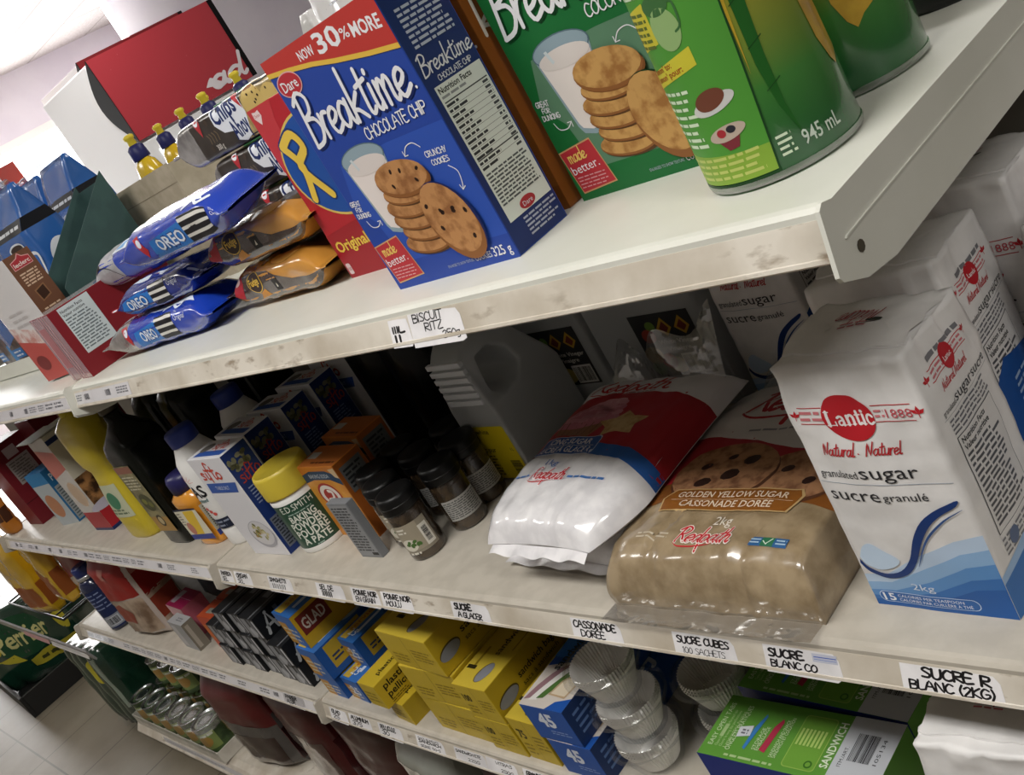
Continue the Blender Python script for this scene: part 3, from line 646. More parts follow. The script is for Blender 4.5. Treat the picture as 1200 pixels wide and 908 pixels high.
# cracker box
p = Pr(); p.poly(S_([(0, 120), (20, 128), (33, 150), (37, 168), (46, 185), (0, 185)]), ink('#c03a40'), 1)
p.ell(75*mm, 112*mm, 71*mm, 53*mm, ink('#d8bc62'), 2, 0, 44); p.ell(75*mm, 112*mm, 68.5*mm, 50.5*mm, ink('#1f4f9e'), 3, 0, 44)
p.poly(S_([(13, 168), (6, 176), (7, 182), (13, 181), (19, 182), (20, 176)]), ink('#e6d2d2'), 3); p.text('Christie', 13*mm, 176*mm, 3*mm, ink('#b23'+'040'), 4, w=11*mm, align='c')
YL = ink('#e3c14c'); BD = ink('#17336e')
for m, l, ww in ((BD, 4, 13), (YL, 7, 9)):
    p.stroke(S_([(21, 141), (34, 118), (22, 86)]), ww*mm, m, l, True)
    p.stroke(S_([(21, 141), (44, 149), (52, 133), (31, 118), (53, 84)]), ww*mm, m, l, True)
    p.stroke(S_([(72, 144), (72, 84)]), ww*mm, m, l); p.stroke(S_([(88, 142), (118, 142)]), ww*mm, m, l); p.stroke(S_([(103, 142), (103, 84)]), ww*mm, m, l)
p.poly(S_([(0, 48), (145, 62), (145, 0), (0, 0)]), ink('#9c1f28'), 1); p.text('Original', 6*mm, 28*mm, 11*mm, YL, 4, w=58*mm, bold=.025, rot=2); p.rrect(2.5*mm, 4*mm, 10*mm, 16*mm, 2*mm, ink('#d9c4c4'), 3); p.text('100', 6.2*mm, 8*mm, 3.5*mm, ink('#9c1f28'), 4, w=6*mm, align='c')
o = carton('cracker_box', .145, .06, .185, {}, ink('#b3262f'), {'front': p}, (-.824, .545, TOP), 0)
tag(o, 'red cracker box with blue oval standing left of the blue cookie box', 'cracker box')

# ------------------------------------------------------------ lemon juice bottles
def lemon(loc, r, label, seed):
    root = empty('juice_bottle', loc); tag(root, label, 'juice bottle', 'green lemon juice bottles')
    BODY = noisy('green_lemon_label', '#2f7a2c', '#3d8a34', 40, .22, 2, .4, .6, coat=.6)
    m = bpy.data.materials.get('lemon_label_grade')
    if not m:
        m = bpy.data.materials.new('lemon_label_grade'); m.use_nodes = True; nt = m.node_tree; b = P(nt)
        tc = nt.nodes.new('ShaderNodeTexCoord'); sp = nt.nodes.new('ShaderNodeSeparateXYZ'); rp = nt.nodes.new('ShaderNodeValToRGB'); mr = nt.nodes.new('ShaderNodeMapRange')
        nt.links.new(tc.outputs['Object'], sp.inputs[0]); nt.links.new(sp.outputs['Z'], mr.inputs[0]); mr.inputs[1].default_value = 0; mr.inputs[2].default_value = .14
        nt.links.new(mr.outputs[0], rp.inputs[0]); e = rp.color_ramp.elements
        e[0].position = .12; e[0].color = lin('#1c5a2c'); e[1].position = .80; e[1].color = lin('#9a942c'); q = e.new(.38); q.color = lin('#3c7a32')
        nt.links.new(rp.outputs[0], b.inputs['Base Color']); b.inputs['Roughness'].default_value = .25; b.inputs['Coat Weight'].default_value = .6
    def rad(z): return r*(1.0-.075*min(1, z/.14)) if z < .15 else 0
    prof = [(r*.90, 0), (r*.97, .0022), (r, .006), (r*.985, .05), (r*.955, .10), (r*.925, .145), (r*.86, .170), (r*.66, .195), (r*.36, .215), (r*.32, .232)]
    mb = MB(); mb.lathe(prof, m, 64); a0 = R(-150)
    def rz(v):
        for (r1, z1), (r2, z2) in zip(prof, prof[1:]):
            if z1 <= v <= z2: return r1+(r2-r1)*(v-z1)/max(1e-9, z2-z1)
        return r*.32
    cyl = lambda u, v, o: Vector(((rz(v)+o)*math.cos(a0+u/r), (rz(v)+o)*math.sin(a0+u/r), v))
    ud = lambda deg: R(deg+150)*r
    p = Pr(); LG = ink('#4f9338'); LY = ink('#c8bf3a'); W = ink('#cfe0c4')
    # back panel with recipes
    p.poly([(ud(-178), .008), (ud(-62), .008), (ud(-56), .07), (ud(-50), .145), (ud(-178), .145)], LG, 2)
    p.poly([(ud(-178), .008), (ud(-62), .008), (ud(-61), .024), (ud(-178), .03)], ink('#84a83c'), 3)
    p.stroke([(ud(-62), .007), (ud(-56), .07), (ud(-50), .145)], .0012, ink('#17401c'), 4, True)
    p.rect(ud(-178), .006, ud(-61), .0075, ink('#17401c'), 4)
    p.poly([(ud(-150), .069), (ud(-84), .080), (ud(-84), .091), (ud(-150), .079)], LY, 4); p.text("'Lemon' to:", ud(-137), .0795, .0036, ink('#9a4a1c'), 5, w=.027, rot=8, bold=.02); p.text("'Lemon' pour:", ud(-137), .0745, .0036, ink('#9a4a1c'), 5, w=.035, rot=8, bold=.02)
    p.poly([(ud(-150), .092), (ud(-108), .098), (ud(-108), .122), (ud(-150), .116)], LY, 4); p.lines(ud(-146), .095, ud(-110), .118, 6, ink('#5a6a2a'), 5, .5, .1)
    p.ell(ud(-96), .104, .0105, .0125, ink('#8fae72'), 5); p.ell(ud(-97), .118, .010, .006, ink('#3f6a3c'), 5); p.stroke([(ud(-87), .118), (ud(-82), .116), (ud(-83), .104), (ud(-88), .101)], .0014, ink('#3f6a3c'), 5)
    p.ell(ud(-86), .056, .0150, .0052, ink('#c9c9c6'), 5, 10); p.ell(ud(-87), .0590, .0105, .0058, ink('#6e4030'), 6, 12)
    p.poly([(ud(-96), .036), (ud(-74), .040), (ud(-80), .0285), (ud(-88), .0275)], ink('#7a3038'), 5); p.ell(ud(-85), .038, .0125, .0045, ink('#b9a89a'), 6, 8); p.ell(ud(-89), .0385, .003, .0025, ink('#a33'+'038'), 7); p.ell(ud(-81), .0395, .003, .0022, ink('#2c2c34'), 7)
    for k in range(6): p.lines(ud(-140), .0405+k*.005, ud(-108+(k % 3)*4), .0445+k*.005, 1, W, 4, .5, .1)
    p.lines(ud(-142), .010, ud(-68), .026, 4, ink('#b9c46a'), 4, .45, .1); p.lines(ud(-130), .0315, ud(-100), .040, 2, W, 4, .5, .2); p.lines(ud(-150), .124, ud(-70), .142, 4, W, 4, .4, .3)
    # front: yellow field, dark leaf, lemon
    p.poly([(ud(-49), .145), (ud(-53), .10), (ud(-54), .062), (ud(-47), .145)], ink('#b99a2c'), 2)
    p.poly([(ud(-46), .145), (ud(-48), .10), (ud(-49), .065), (ud(-46), .04), (ud(-38), .016), (ud(-42), .04), (ud(-41), .07), (ud(-38), .10), (ud(-34), .145)], ink('#1f5c1f'), 3)
    for v in (.05, .075, .1, .125): p.stroke([(ud(-49), v), (ud(-38), v+.004)], .0006, ink('#174517'), 4, False)
    p.poly([(ud(12), .145), (ud(4), .115), (ud(0), .085), (ud(2), .060), (ud(8), .046), (ud(14), .040), (ud(22), .046), (ud(60), .06), (ud(60), .145)], noisy('lemon_print', '#b08a2a', '#c9a436', 60, .3, 3, .35, .65, coat=.5), 3)
    p.text('945 mL', ud(-41), .013, .0085, ink('#c9d6c9'), 4, w=.0255, bold=.01); p.lines(ud(-57), .012, ud(-46), .026, 4, W, 4, .45, .2)
    p.lay(mb, cyl, (.004, .012)); bod = mb.build('labelled_body', root, fix=False)
    mb = MB(); mb.lathe([(r*.36, .228), (r*.37, .230), (r*.37, .252), (r*.33, .255)], ink('#d6c22c'), 32, wob=lambda rr, z, a: rr*(1+.02*(1 if int(a*16) % 2 else 0))); mb.build('cap', root)
    mb = MB(); mb.lathe([(r*.93, .0001), (r*1.0, .0016), (r*1.013, .0040), (r*1.010, .0058)], clear('green_clear_base', '#8fd09a', .25), 48, cap=False); mb.build('base_rim', bod)
    return root
lemon((-.371, .531, TOP), .0485, 'nearer green lemon juice bottle with recipe panel, marked 945 mL', 1)
l2 = lemon((-.371, .642, TOP), .0455, 'rear green lemon juice bottle by the shelf end, big lemons on its label', 2)
# its label is turned so that the lemons face the aisle
l2.rotation_euler = (0, 0, R(-62))
mb = MB(); mb.lathe([(.001, 0), (.052, 0), (.056, .006), (.05, .016), (.05, .05), (.03, .06), (.001, .062)], M('#1a1a1c', .35), 40); o = mb.build('pan_lid', None, (-.36, .80, TOP)); tag(o, 'dark round lid on the top shelf behind the juice bottles', 'lid')

# ------------------------------------------------------------ film packs of cookies
def ring(W, H, n=72, e=4.0):
    pts = []
    for k in range(n):
        a = -math.pi*3/4-2*math.pi*k/n                       # from the front-bottom corner, up the front, over the top
        c, s_ = math.cos(a), math.sin(a); f = (abs(c)**e+abs(s_)**e)**(-1/e)
        pts.append((W/2*c*f, H/2*s_*f))
    d = [0]
    for i in range(n): q = pts[(i+1) % n]; d.append(d[-1]+math.hypot(q[0]-pts[i][0], q[1]-pts[i][1]))
    return pts, d
def flowpack(root, L, W, H, mat, art, seed=0, crimp=(.02, .02), ecol=None, taper=.05, wr=.0014, e=4.0, flat=1.0, name='wrapper'):
    pts, d = ring(W, H, 72, e); per = d[-1]; n = len(pts)
    def at(t):
        t = t % per; lo = 0
        while d[lo+1] < t: lo += 1
        k = (t-d[lo])/max(1e-9, d[lo+1]-d[lo]); a, b = pts[lo % n], pts[(lo+1) % n]
        return a[0]+(b[0]-a[0])*k, a[1]+(b[1]-a[1])*k
    def fm(u, v, o):
        y, z = at(v); yy, zz = at(v+.001); ty, tz = yy-y, zz-z; l = math.hypot(ty, tz) or 1; ny, nz = -tz/l, ty/l
        if y*ny+z*nz < 0: ny, nz = -ny, -nz
        def en(x, c): return 0.02 if x < c else min(1, ((x-c)/taper)) if x-c < taper else 1
        k0 = en(u, crimp[0]); k1 = en(L-u, crimp[1]); k = min(k0, k1); ks = math.sin(min(1, k)*math.pi/2)**.7
        amp = wr*(1+2.2*(1-ks)); p0 = Vector((u*24+seed*7, y*34, z*34+seed))
        w = noise.noise(p0)*amp+noise.noise(p0*2.6)*amp*.5
        q = Vector((u-L/2, y*(1.0+.04*(1-ks)), z*max(.035, ks)*flat))
        return q+Vector((0, ny, nz))*(o+w*max(.15, ks))+Vector((0, 0, H/2))
    nu, nv = max(24, int(L/.006)), 60; mb = MB()
    mb.grid(nu, nv, lambda a, b: fm(a*L, b*per, 0), mat, mfn=ecol and (lambda a, b: ecol(a*L, b*per, per)))
    if art: art(Pr, mb, fm, L, per)
    return mb.build(name, root, fix=False, weld=0)
FCHIP = M('#2e2621', .3, 0, .5); OREO = M('#1c3fb0', .22, 0, .8); OREOD = M('#142a80', .22, 0, .8); FDG = M('#c58a3a', .22, 0, .9); FDGB = M('#3a241c', .25, 0, .9); FOIL = noisy('crumpled_foil', '#8f8b8a', '#c9c6c4', 30, .22, 4, .35, .65, .6, metal=.6)
def chips_art(Pr, mb, fm0, L0, per):
    fm = lambda u, v, o: fm0(u+.062, v*1.06, o); L = L0-.062; p = Pr(); f0 = .0; W = ink('#e8ecf2'); NB = ink('#1c2f66')
    p.poly([(.118, .001), (L-.03, .001), (L-.03, .049), (.150, .052), (.140, .030)], noisy('chip_cookie_field', '#8a7440', '#c9b070', 60, .3, 3, .4, .6, coat=.5), 2)
    for k, (x, y) in enumerate(((.165, .030), (.20, .022), (.235, .03))): p.cookie_at(x, y, .022, .018, 10, 3, 6, ink('#cdb26a'))
    p.poly([(.068, .044), (.082, .052), (.086, .040), (.108, .050), (.126, .054), (.140, .050), (.141, .026), (.128, .004), (.112, .001), (.098, .006), (.099, .016), (.080, .019), (.068, .030)], W, 4)
    p.poly([(.110, .052), (.128, .0535), (.138, .048), (.140, .030), (.132, .040), (.122, .048)], ink('#b3262f'), 5)
    p.text('Chips', .071, .0285, .0195, NB, 6, w=.058, bold=.025, rot=4); p.text('Ahoy', .097, .0065, .0185, NB, 6, w=.038, bold=.025, rot=4)
    p.poly([(.022, .048), (.026, .053), (.037, .050), (.041, .042), (.031, .026)], ink('#b8323a'), 4); p.ell(.0315, .0435, .0062, .0045, W, 5); p.lines(.0275, .042, .0355, .045, 1, ink('#b8323a'), 6, .6, 0)
    p.ell(.054, .038, .0035, .004, ink('#4a3e36'), 3)
    for k in range(4): p.stroke([(.040+k*.007, .026), (.043+k*.007, .022), (.041+k*.007, .016)], .0018, ink('#7a6a55'), 3)
    p.text('300 g', .046, .0065, .0058, ink('#cfc9c0'), 4, w=.017, bold=.025); p.ell(.036, .011, .0035, .0035, ink('#4a3e36'), 3)
    p.lay(mb, fm, .006)
labs = ('topmost dark chocolate chip cookie pack of the stack beside the cracker box', 'second dark cookie pack from the top of the chip cookie stack', 'third dark cookie pack from the top, behind the orange fudge packs', 'lowest dark chip cookie pack, hidden behind the fudge packs')
for k in range(4):
    root = empty('cookie_pack', (-1.045+(.0, .03, .045, .03)[k], .652, TOP+.159-.0528*k), (0, -1.5, 1, 0)[k]); tag(root, labs[k], 'cookie pack', 'stacked chip cookie packs')
    flowpack(root, .36, .062, .0505, FCHIP, chips_art if k < 3 else None, 3+k, (.018, .018), lambda u, v, per: FOIL if u < (.075 if k == 0 else .04) else FCHIP, .03, .0012, 9)
def fudge_art(Pr, mb, fm, L, per):
    p = Pr(); BR = ink('#33201a')
    p.poly([(.02, 0), (L, 0), (L, .016), (.16, .020), (.115, .036), (.06, .041), (.02, .03)], FDGB, 1)
    p.poly([(.02, .012), (.026, .044), (.046, .046), (.050, .030), (.040, .012)], ink('#a8262e'), 2); p.ell(.036, .036, .0085, .005, ink('#d9c0c0'), 3)
    p.ell(.078, .028, .018, .013, ink('#d9b24a'), 3); p.ell(.078, .028, .0165, .0118, BR, 4); p.text('Fudge', .078, .0245, .0085, ink('#e8c04c'), 5, w=.026, align='c', bold=.02, rot=4); p.poly([(.070, .005), (.100, .009), (.094, .018), (.082, .014)], ink('#d9943a'), 3)
    p.rect(.118, .012, .132, .026, ink('#171210'), 3); p.poly([(.122, .016), (.126, .016), (.126, .022)], ink('#d8d0c0'), 4)
    for k in range(3): p.ell(.09+k*.05, .072, .022, .017, M('#3a2a22', .3, 0, .6), 2, 10)
    p.ell(.15, .05, .03, .010, ink('#d9a050'), 2, 4)
    p.lay(mb, fm, .006)
for k, lab in enumerate(('lower orange and brown fudge cookie pack lying on the top shelf', 'upper orange and brown fudge cookie pack, stacked on the other one')):
    root = empty('cookie_pack', (-1.015+.010*k, .566, TOP+.0015+.0495*k), (-1, 2)[k]); tag(root, lab, 'cookie pack', 'orange fudge cookie packs')
    flowpack(root, .235, .072, .046, FDG, fudge_art, 11+k, (.016, .016), lambda u, v, per: FDGB if u < .024 else FDG, .035, .0022, 3.2)
def oreo_art(stack0, stack1, txt0, txt1, lo, hi, top):
    def art(Pr, mb, fm, L, per):
        p = Pr(); W = ink('#dfe6f2'); h = hi-lo
        p.poly([(txt0-.02, lo-.004), (stack0+.004, lo-.002), (stack0+.004, hi+.002), (txt0-.012, hi-.004)], ink('#2a74c4'), 1)
        p.text('OREO', txt0, lo+h*.12, h*.66, ink('#14307a'), 2, w=txt1-txt0+.002, bold=.04); p.text('OREO', txt0, lo+h*.14, h*.62, W, 3, w=txt1-txt0, bold=.02)
        n = 4
        p.rect(stack0, lo-.003, stack1, hi+.006, ink('#16161c'), 3)
        for k in range(3):
            y = lo+(hi-lo+.006)*(k+.55)/3; p.rect(stack0, y-.0018, stack1, y+.0018, ink('#d8d6d0'), 4)
        p.text('Original', stack1+.006, hi-.006, .0065, W, 3, w=.026); p.text('The', stack1+.006, hi+.003, .0035, W, 3, w=.008)
        p.poly([(txt0-.05, hi+.006), (txt0-.034, hi+.008), (txt0-.026, lo+h*.5), (txt0-.034, lo+.002), (txt0-.045, hi-.004)], ink('#b3262f'), 3); p.ell(txt0-.037, hi-.001, .006, .005, W, 4)
        if L > .322 and top and lo < .0105 and stack0 > .2: p.poly([(.022, -.02), (.135, -.02), (.115, hi*.35), (.080, hi+.008), (.040, hi+.03), (.022, hi+.03)], GREYF, 1)
        if top:
            p.poly([(.012, hi+.020), (L-.05, hi+.016), (L-.07, hi+.030), (.012, hi+.036)], W, 2)
            p.poly([(.09, hi+.018), (.13, hi+.017), (.10, hi+.030), (.08, hi+.034)], OREOD, 3)
            for u in (.10, .16, .22): p.rect(u, hi+.026, u+.010, hi+.0285, ink('#8a4a4a'), 4)
            p.stroke([(.17+.03, hi+.012), (.22, hi+.018), (.235, hi+.011), (.25, hi+.02)], .004, W, 4)
        p.lay(mb, fm, .006)
    return art
GREYF = noisy('grey_pack_film', '#9a9a9e', '#b9b9be', 30, .3, 3, .4, .6, coat=.5)
def pose(name, label, group, a, b, dz, roll=0):
    """pack whose long axis runs from a to b (base line), lying on z"""
    d = Vector(b)-Vector(a); c = (Vector(a)+Vector(b))/2
    rz = math.atan2(d.y, d.x); ry = -math.atan2(d.z, math.hypot(d.x, d.y))
    root = empty(name, c); root.rotation_mode = 'XYZ'; root.rotation_euler = (R(roll), ry, rz); tag(root, label, 'cookie pack', group); return root, d.length
OG = 'blue sandwich cookie packs'
r3, L3 = pose('cookie_pack', 'lowest blue sandwich cookie pack, its silver end crumpled beside the dark red box', OG, (-1.448, .520, TOP+.0012), (-1.125, .540, TOP+.0012), 0)
flowpack(r3, L3, .075, .042, OREO, oreo_art(.178, .225, .128, .168, .010, .032, True), 21, (.02, .02), lambda u, v, per: FOIL if u < .10 else OREO, .05, .0022, 3.4)
r2, L2 = pose('cookie_pack', 'middle dark blue sandwich cookie pack, squeezed between two others', OG, (-1.362, .535, TOP+.0455), (-1.130, .556, TOP+.0455), 0)
flowpack(r2, L2, .078, .036, OREOD, oreo_art(.105, .150, .040, .092, .008, .028, True), 22, (.012, .02), None, .03, .0022, 3.6)
r1, L1 = pose('cookie_pack', 'upper blue sandwich cookie pack with big white lettering, lying over the fudge packs', OG, (-1.222, .5235, TOP+.0990), (-.930, .5265, TOP+.1000), 0, 6)
flowpack(r1, L1, .070, .044, OREO, oreo_art(.188, .250, .112, .182, .009, .031, True), 23, (.014, .02), None, .04, .0018, 4)
def backside(Pr, mb, fm, L, per):
    p = Pr(); W = ink('#dfe3ea')
    p.poly([(.018, -.03), (.120, -.03), (.100, .03), (.090, .075), (.018, .080)], GREYF, 1); p.poly([(.090, .046), (L-.02, .046), (L-.02, .075), (.090, .075)], W, 2)
    p.poly([(.03, .030), (.05, .034), (.05, .040), (.03, .038)], BLACK, 3); p.stroke([(.045, .034), (.07, .030), (.10, .012)], .0012, BLACK, 3)
    for u in (.13, .18, .23): p.rect(u, .055, u+.012, .060, ink('#8a5a5a'), 3)
    p.poly([(.10, .05), (.125, .05), (.115, .07), (.10, .07)], ink('#5aa0d8'), 3); p.lay(mb, fm, .006)
r0, L0_ = pose('cookie_pack', 'blue cookie pack showing its grey and white back, leftmost on top of the blue packs', OG, (-1.490, .578, TOP+.0835), (-1.170, .592, TOP+.088), 0, 8)
flowpack(r0, L0_, .066, .044, OREO, backside, 27, (.016, .02), lambda u, v, per: OREOD if u < .020 else OREO, .04, .0016, 4)

# ------------------------------------------------------------ chocolate boxes, display tray, coffee
p = Pr(); p.rect(0, 0, .045, .191, ink('#6e4a36'), 1)
p.poly([(.006, .168), (.039, .168), (.039, .181), (.029, .184), (.024, .190), (.018, .184), (.006, .181)], ink('#d9a0a0'), 2); p.poly([(.007, .169), (.038, .169), (.038, .180), (.028, .183), (.024, .188), (.019, .183), (.007, .180)], ink('#a8323a'), 3); p.text('leclerc', .0225, .1715, .0062, ink('#e6d6d0'), 4, w=.027, align='c', bold=.02)
p.lines(.008, .140, .038, .162, 5, ink('#d0b49a'), 3, .5, .05); p.poly([(.014, .112), (.032, .116), (.031, .136), (.012, .132)], ink('#8a6446'), 3); p.poly([(.016, .114), (.030, .118), (.029, .134), (.014, .130)], ink('#3a2418'), 4); p.lines(.008, .070, .040, .104, 7, ink('#d0b49a'), 3, .5, .1)
fr = Pr(); fr.poly([(0, 0), (.13, 0), (.13, .045), (.0, .075)], ink('#b8504a'), 1); fr.poly([(0, .075), (.13, .045), (.13, .07), (0, .10)], noisy('choc_splash', '#c98a80', '#e6dcda', 40, .2, 4, .4, .6, coat=.9), 2); fr.lines(.03, .09, .09, .12, 3, ink('#b9b4b4'), 3, .4); fr.ell(.03, .03, .02, .013, ink('#7a3030'), 3)
o = carton('chocolate_box', .13, .045, .191, {}, M('#dedbdc', .16, 0, .9), {'right': p, 'front': fr}, (-1.689, .494, TOP), 7.7)
tag(o, 'tall white and pink chocolate box with brown side panel at the far end', 'chocolate box')
p = Pr(); p.rect(.014, .030, .062, .100, ink('#c9d2d4'), 1); p.text('Nutrition Facts', .016, .092, .004, BLACK, 2, w=.034, bold=.01); p.text('Valeur nutritive', .016, .086, .004, BLACK, 2, w=.034, bold=.01); p.lines(.016, .034, .058, .084, 12, ink('#6a7478'), 2, .45, .2)
fr = Pr(); 
for u in (.012, .05, .062, .075): fr.rect(u, 0, u+.003, .102, ink('#c9a4a8'), 1)
fr.rect(.015, .02, .048, .085, ink('#b06a70'), 1)
def cleartop(mb, S): mb.box(-.055, .051, -.001, .066, .1025, .1035, clear('box_window_film', '#ffffff', .25), 0)
o = carton('chocolate_box', .103, .18, .102, {'front': M('#8c4048', .15, 0, .9), 'top': M('#c4c0c2', .2, 0, .8)}, ink('#7d1c24'), {'right': p, 'front': fr}, (-1.514, .459, TOP), -3.6)
tag(o, 'dark red chocolate box with pale nutrition label, left of the blue cookie packs', 'chocolate box')
# display tray with slanted side walls
TEAL = noisy('teal_card', '#2f4a49', '#35524f', 30, .6, 4, .4, .6)
root = empty('display_tray', (-1.68, .64, TOP)); tag(root, 'dark teal card display tray with slanted side bearing a bell drawing', 'display tray')
def side(x0, x1, art):
    mb = MB(); mb.prism([(.065, .0), (.065, .231), (-.075, .124), (-.088, .112), (-.088, .0)], 'x', x0, x1, TEAL)
    if art:
        p = Pr(); BG = ink('#b9ab8c'); LN = ink('#2c3a36')
        bell = [(-.052, .040), (-.046, .066), (-.040, .094), (-.028, .112), (-.014, .120), (-.002, .116), (.006, .100), (.012, .076), (.020, .052)]
        p.poly(bell, LN, 1); p.poly([(a*.93, .042+(b-.042)*.95) for a, b in bell], BG, 2); p.stroke([(-.036, .05), (-.030, .085), (-.016, .108), (-.004, .096)], .003, LN, 3); p.ell(-.01, .1, .006, .010, LN, 3)
        p.lay(mb, lambda u, v, o: Vector((x1+o, u, v)))
    mb.build('side_wall', root, fix=False)
side(.0578, .060, True); side(-.060, -.0578, False)
mb = MB(); mb.box(-.0576, .0576, .0625, .065, .003, .22, TEAL); mb.build('back_wall', root)
mb = MB(); mb.box(-.0576, .0576, -.088, .062, 0, .003, TEAL); mb.build('tray_floor', root)
# white ledge tray for the coffee bags
root = empty('ledge_tray', (-2.20, .70, TOP-.0012)); tag(root, 'low cream metal tray under the blue coffee bags', 'tray')
mb = MB(); mb.box(-.42, .42, -.13, .15, 0, .004, DECK); mb.build('tray_floor', root)
mb = MB(); mb.box(-.42, .42, -.133, -.130, 0, .028, DECK); mb.build('tray_lip', root)
BLUEB = M('#2c5fa6', .25, 0, .8); BLUED = M('#1f3f7e', .25, 0, .8)
def coffee(loc, yaw, label, seed, h=.285, grp='blue coffee bags'):
    root = empty('coffee_bag', loc, yaw); tag(root, label, 'coffee bag', grp); w, d = .126, .072
    def D(p):
        t = p.z/h; k = 1-.0*t if t < .72 else 1-.9*(t-.72)/.28
        b = 1+.06*math.sin(math.pi*min(1, t/.8)); q = Vector((p.x*b*(1.0+.03*(1-k)), d/2+(p.y-d/2)*b*max(.06, k), p.z))
        n = noise.noise(Vector((p.x*30+seed*9, p.y*30, p.z*26)))*.0028
        return q+Vector((n*.6, n, 0))
    mb = MB(); soft_box(mb, w, d, h, BLUEB, D, (10, 6, 22))
    S = sides(w, d, h, D); p = Pr(); K = ink('#17181d'); W = ink('#d6dbe2')
    p.rect(0, .212, w, .232, K, 1); p.lines(.01, .217, w-.012, .227, 1, ink('#c9ccd0'), 2, .5, 0); p.poly([(0, 0), (w, 0), (w, .05), (.08, .07), (0, .045)], noisy('coffee_beans_print', '#241a16', '#5a4034', 120, .3, 2, .4, .6), 1)
    p.poly([(.040, .110), (.046, .192), (.105, .192), (.110, .110), (.075, .102)], W, 3); p.ell(.0755, .192, .030, .010, W, 4); p.ell(.0755, .192, .025, .007, ink('#3a2a22'), 5); p.stroke([(.108, .176), (.124, .170), (.122, .142), (.109, .136)], .006, W, 3); p.rect(.086, .012, .126, .05, ink('#3c86c4'), 4)
    p.rect(.0, .02, .05, .04, ink('#2c6fb4'), 3); p.lines(.004, .022, .046, .038, 2, W, 4, .4)
    p.lay(mb, S['front'], (w/10, h/22), .0002); p2 = Pr(); p2.rect(0, .212, d, .232, K, 1); p2.poly([(0, 0), (d, 0), (d, .06), (0, .07)], noisy('coffee_beans_print', '#241a16', '#5a4034'), 1); p2.ell(.04, .15, .024, .03, W, 2); p2.lay(mb, S['right'], (d/6, h/22), .0002)
    fb = mb.build('foil_bag', root, fix=False)
    mb = MB(); mb.grid(10, 6, lambda a, b: D(Vector(((a-.5)*w, d*.4, h)))*1.0+Vector((0, -.012*b-.006*math.sin(a*9+seed)*b, .026*b-.02*b*b)), clear('clear_film', '#eef2f6', .30, .12)); mb.build('clear_flap', fb)
for k, (x, y, yw, lb) in enumerate(((-1.850, .600, 6, 'blue coffee bag right beside the teal display tray'), (-2.000, .605, -3, 'blue coffee bag with white cup, second from the teal display tray'), (-2.155, .600, 4, 'blue coffee bag at the left edge, third from the teal display tray'), (-2.31, .61, 0, 'blue coffee bag furthest left, mostly cut off by the photo edge'))):
    coffee((x, y, TOP+.003), yw, lb, k+1)
for k, (x, y, lb) in enumerate(((-1.92, .735, 'blue coffee bag in the rear row just left of the beige carton'), (-2.09, .735, 'blue coffee bag in the rear row, second from the beige carton'))):
    coffee((x, y, TOP+.003), 2, lb, k+6, .29)
# beige carton behind
root = empty('shipping_carton', (-1.585, .735, TOP)); tag(root, 'open beige cardboard carton behind the teal display tray', 'carton')
KR = noisy('beige_board', '#aba08a', '#b8ad98', 40, .7)
for nm, a in (('front_panel', (-.105, .105, 0, .003, 0, .189)), ('back_panel', (-.105, .105, .125, .128, 0, .186)), ('side_panel', (-.105, -.102, .003, .125, 0, .187)), ('side_panel', (.102, .105, .003, .125, 0, .187)), ('bottom_panel', (-.102, .102, .003, .125, 0, .003))):
    mb = MB(); mb.box(*a, KR); 
    if nm == 'front_panel':
        pr = Pr(); pr.rect(0, .158, .21, .1592, ink('#8a7f6a'), 1); pr.lay(mb, lambda u, v, o: Vector((u-.105, -o, v)))
    mb.build(nm, root, fix=False)
# dish soap bottles on the rear shelf
def soap(loc, label, yaw=0):
    root = empty('soap_bottle', loc, yaw); tag(root, label, 'dish soap bottle', 'yellow dish soap bottles with blue caps')
    mb = MB(); mb.lathe([(.030, 0), (.036, .004), (.038, .02), (.036, .09), (.030, .12), (.034, .16), (.034, .19), (.026, .213), (.016, .222), (.014, .226)], M('#d9b41e', .25, 0, .6), 36, 1.05, .72); mb.build('bottle', root)
    mb = MB(); mb.lathe([(.017, .222), (.018, .224), (.0165, .246), (.010, .252)], ink('#26285e'), 28); coll = mb.build('collar', root)
    mb = MB(); mb.lathe([(.008, .250), (.009, .252), (.0075, .262), (.0105, .265), (.0105, .270), (.006, .273)], ink('#e0c83a'), 24); mb.build('push_cap', coll)
for x, y, lb in ((-1.96, .94, 'yellow dish soap bottle showing above the beige carton'), (-2.03, 1.10, 'yellow soap bottle cap seen against the red sign, first left of the foil pack'), (-2.15, 1.10, 'yellow soap bottle cap at the lower left corner of the red sign'), (-1.92, 1.10, 'yellow soap bottle cap just above the topmost chip cookie pack'), (-2.09, 1.20, 'yellow soap bottle cap rising over the foil end of the cookie stack'), (-1.84, 1.14, 'yellow soap bottle cap beside the green box against the red sign')):
    soap((x, y, TOP), lb)
o = carton('detergent_box', .13, .06, .228, {}, ink('#2c7a44'), {'front': Pr().rect(.0, .17, .13, .2, ink('#3f9a58')).ell(.07, .12, .04, .03, ink('#d8c83a'), 2)}, (-1.545, .93, TOP-.0), 0); tag(o, 'green detergent box standing behind the topmost chip cookie pack', 'detergent box')
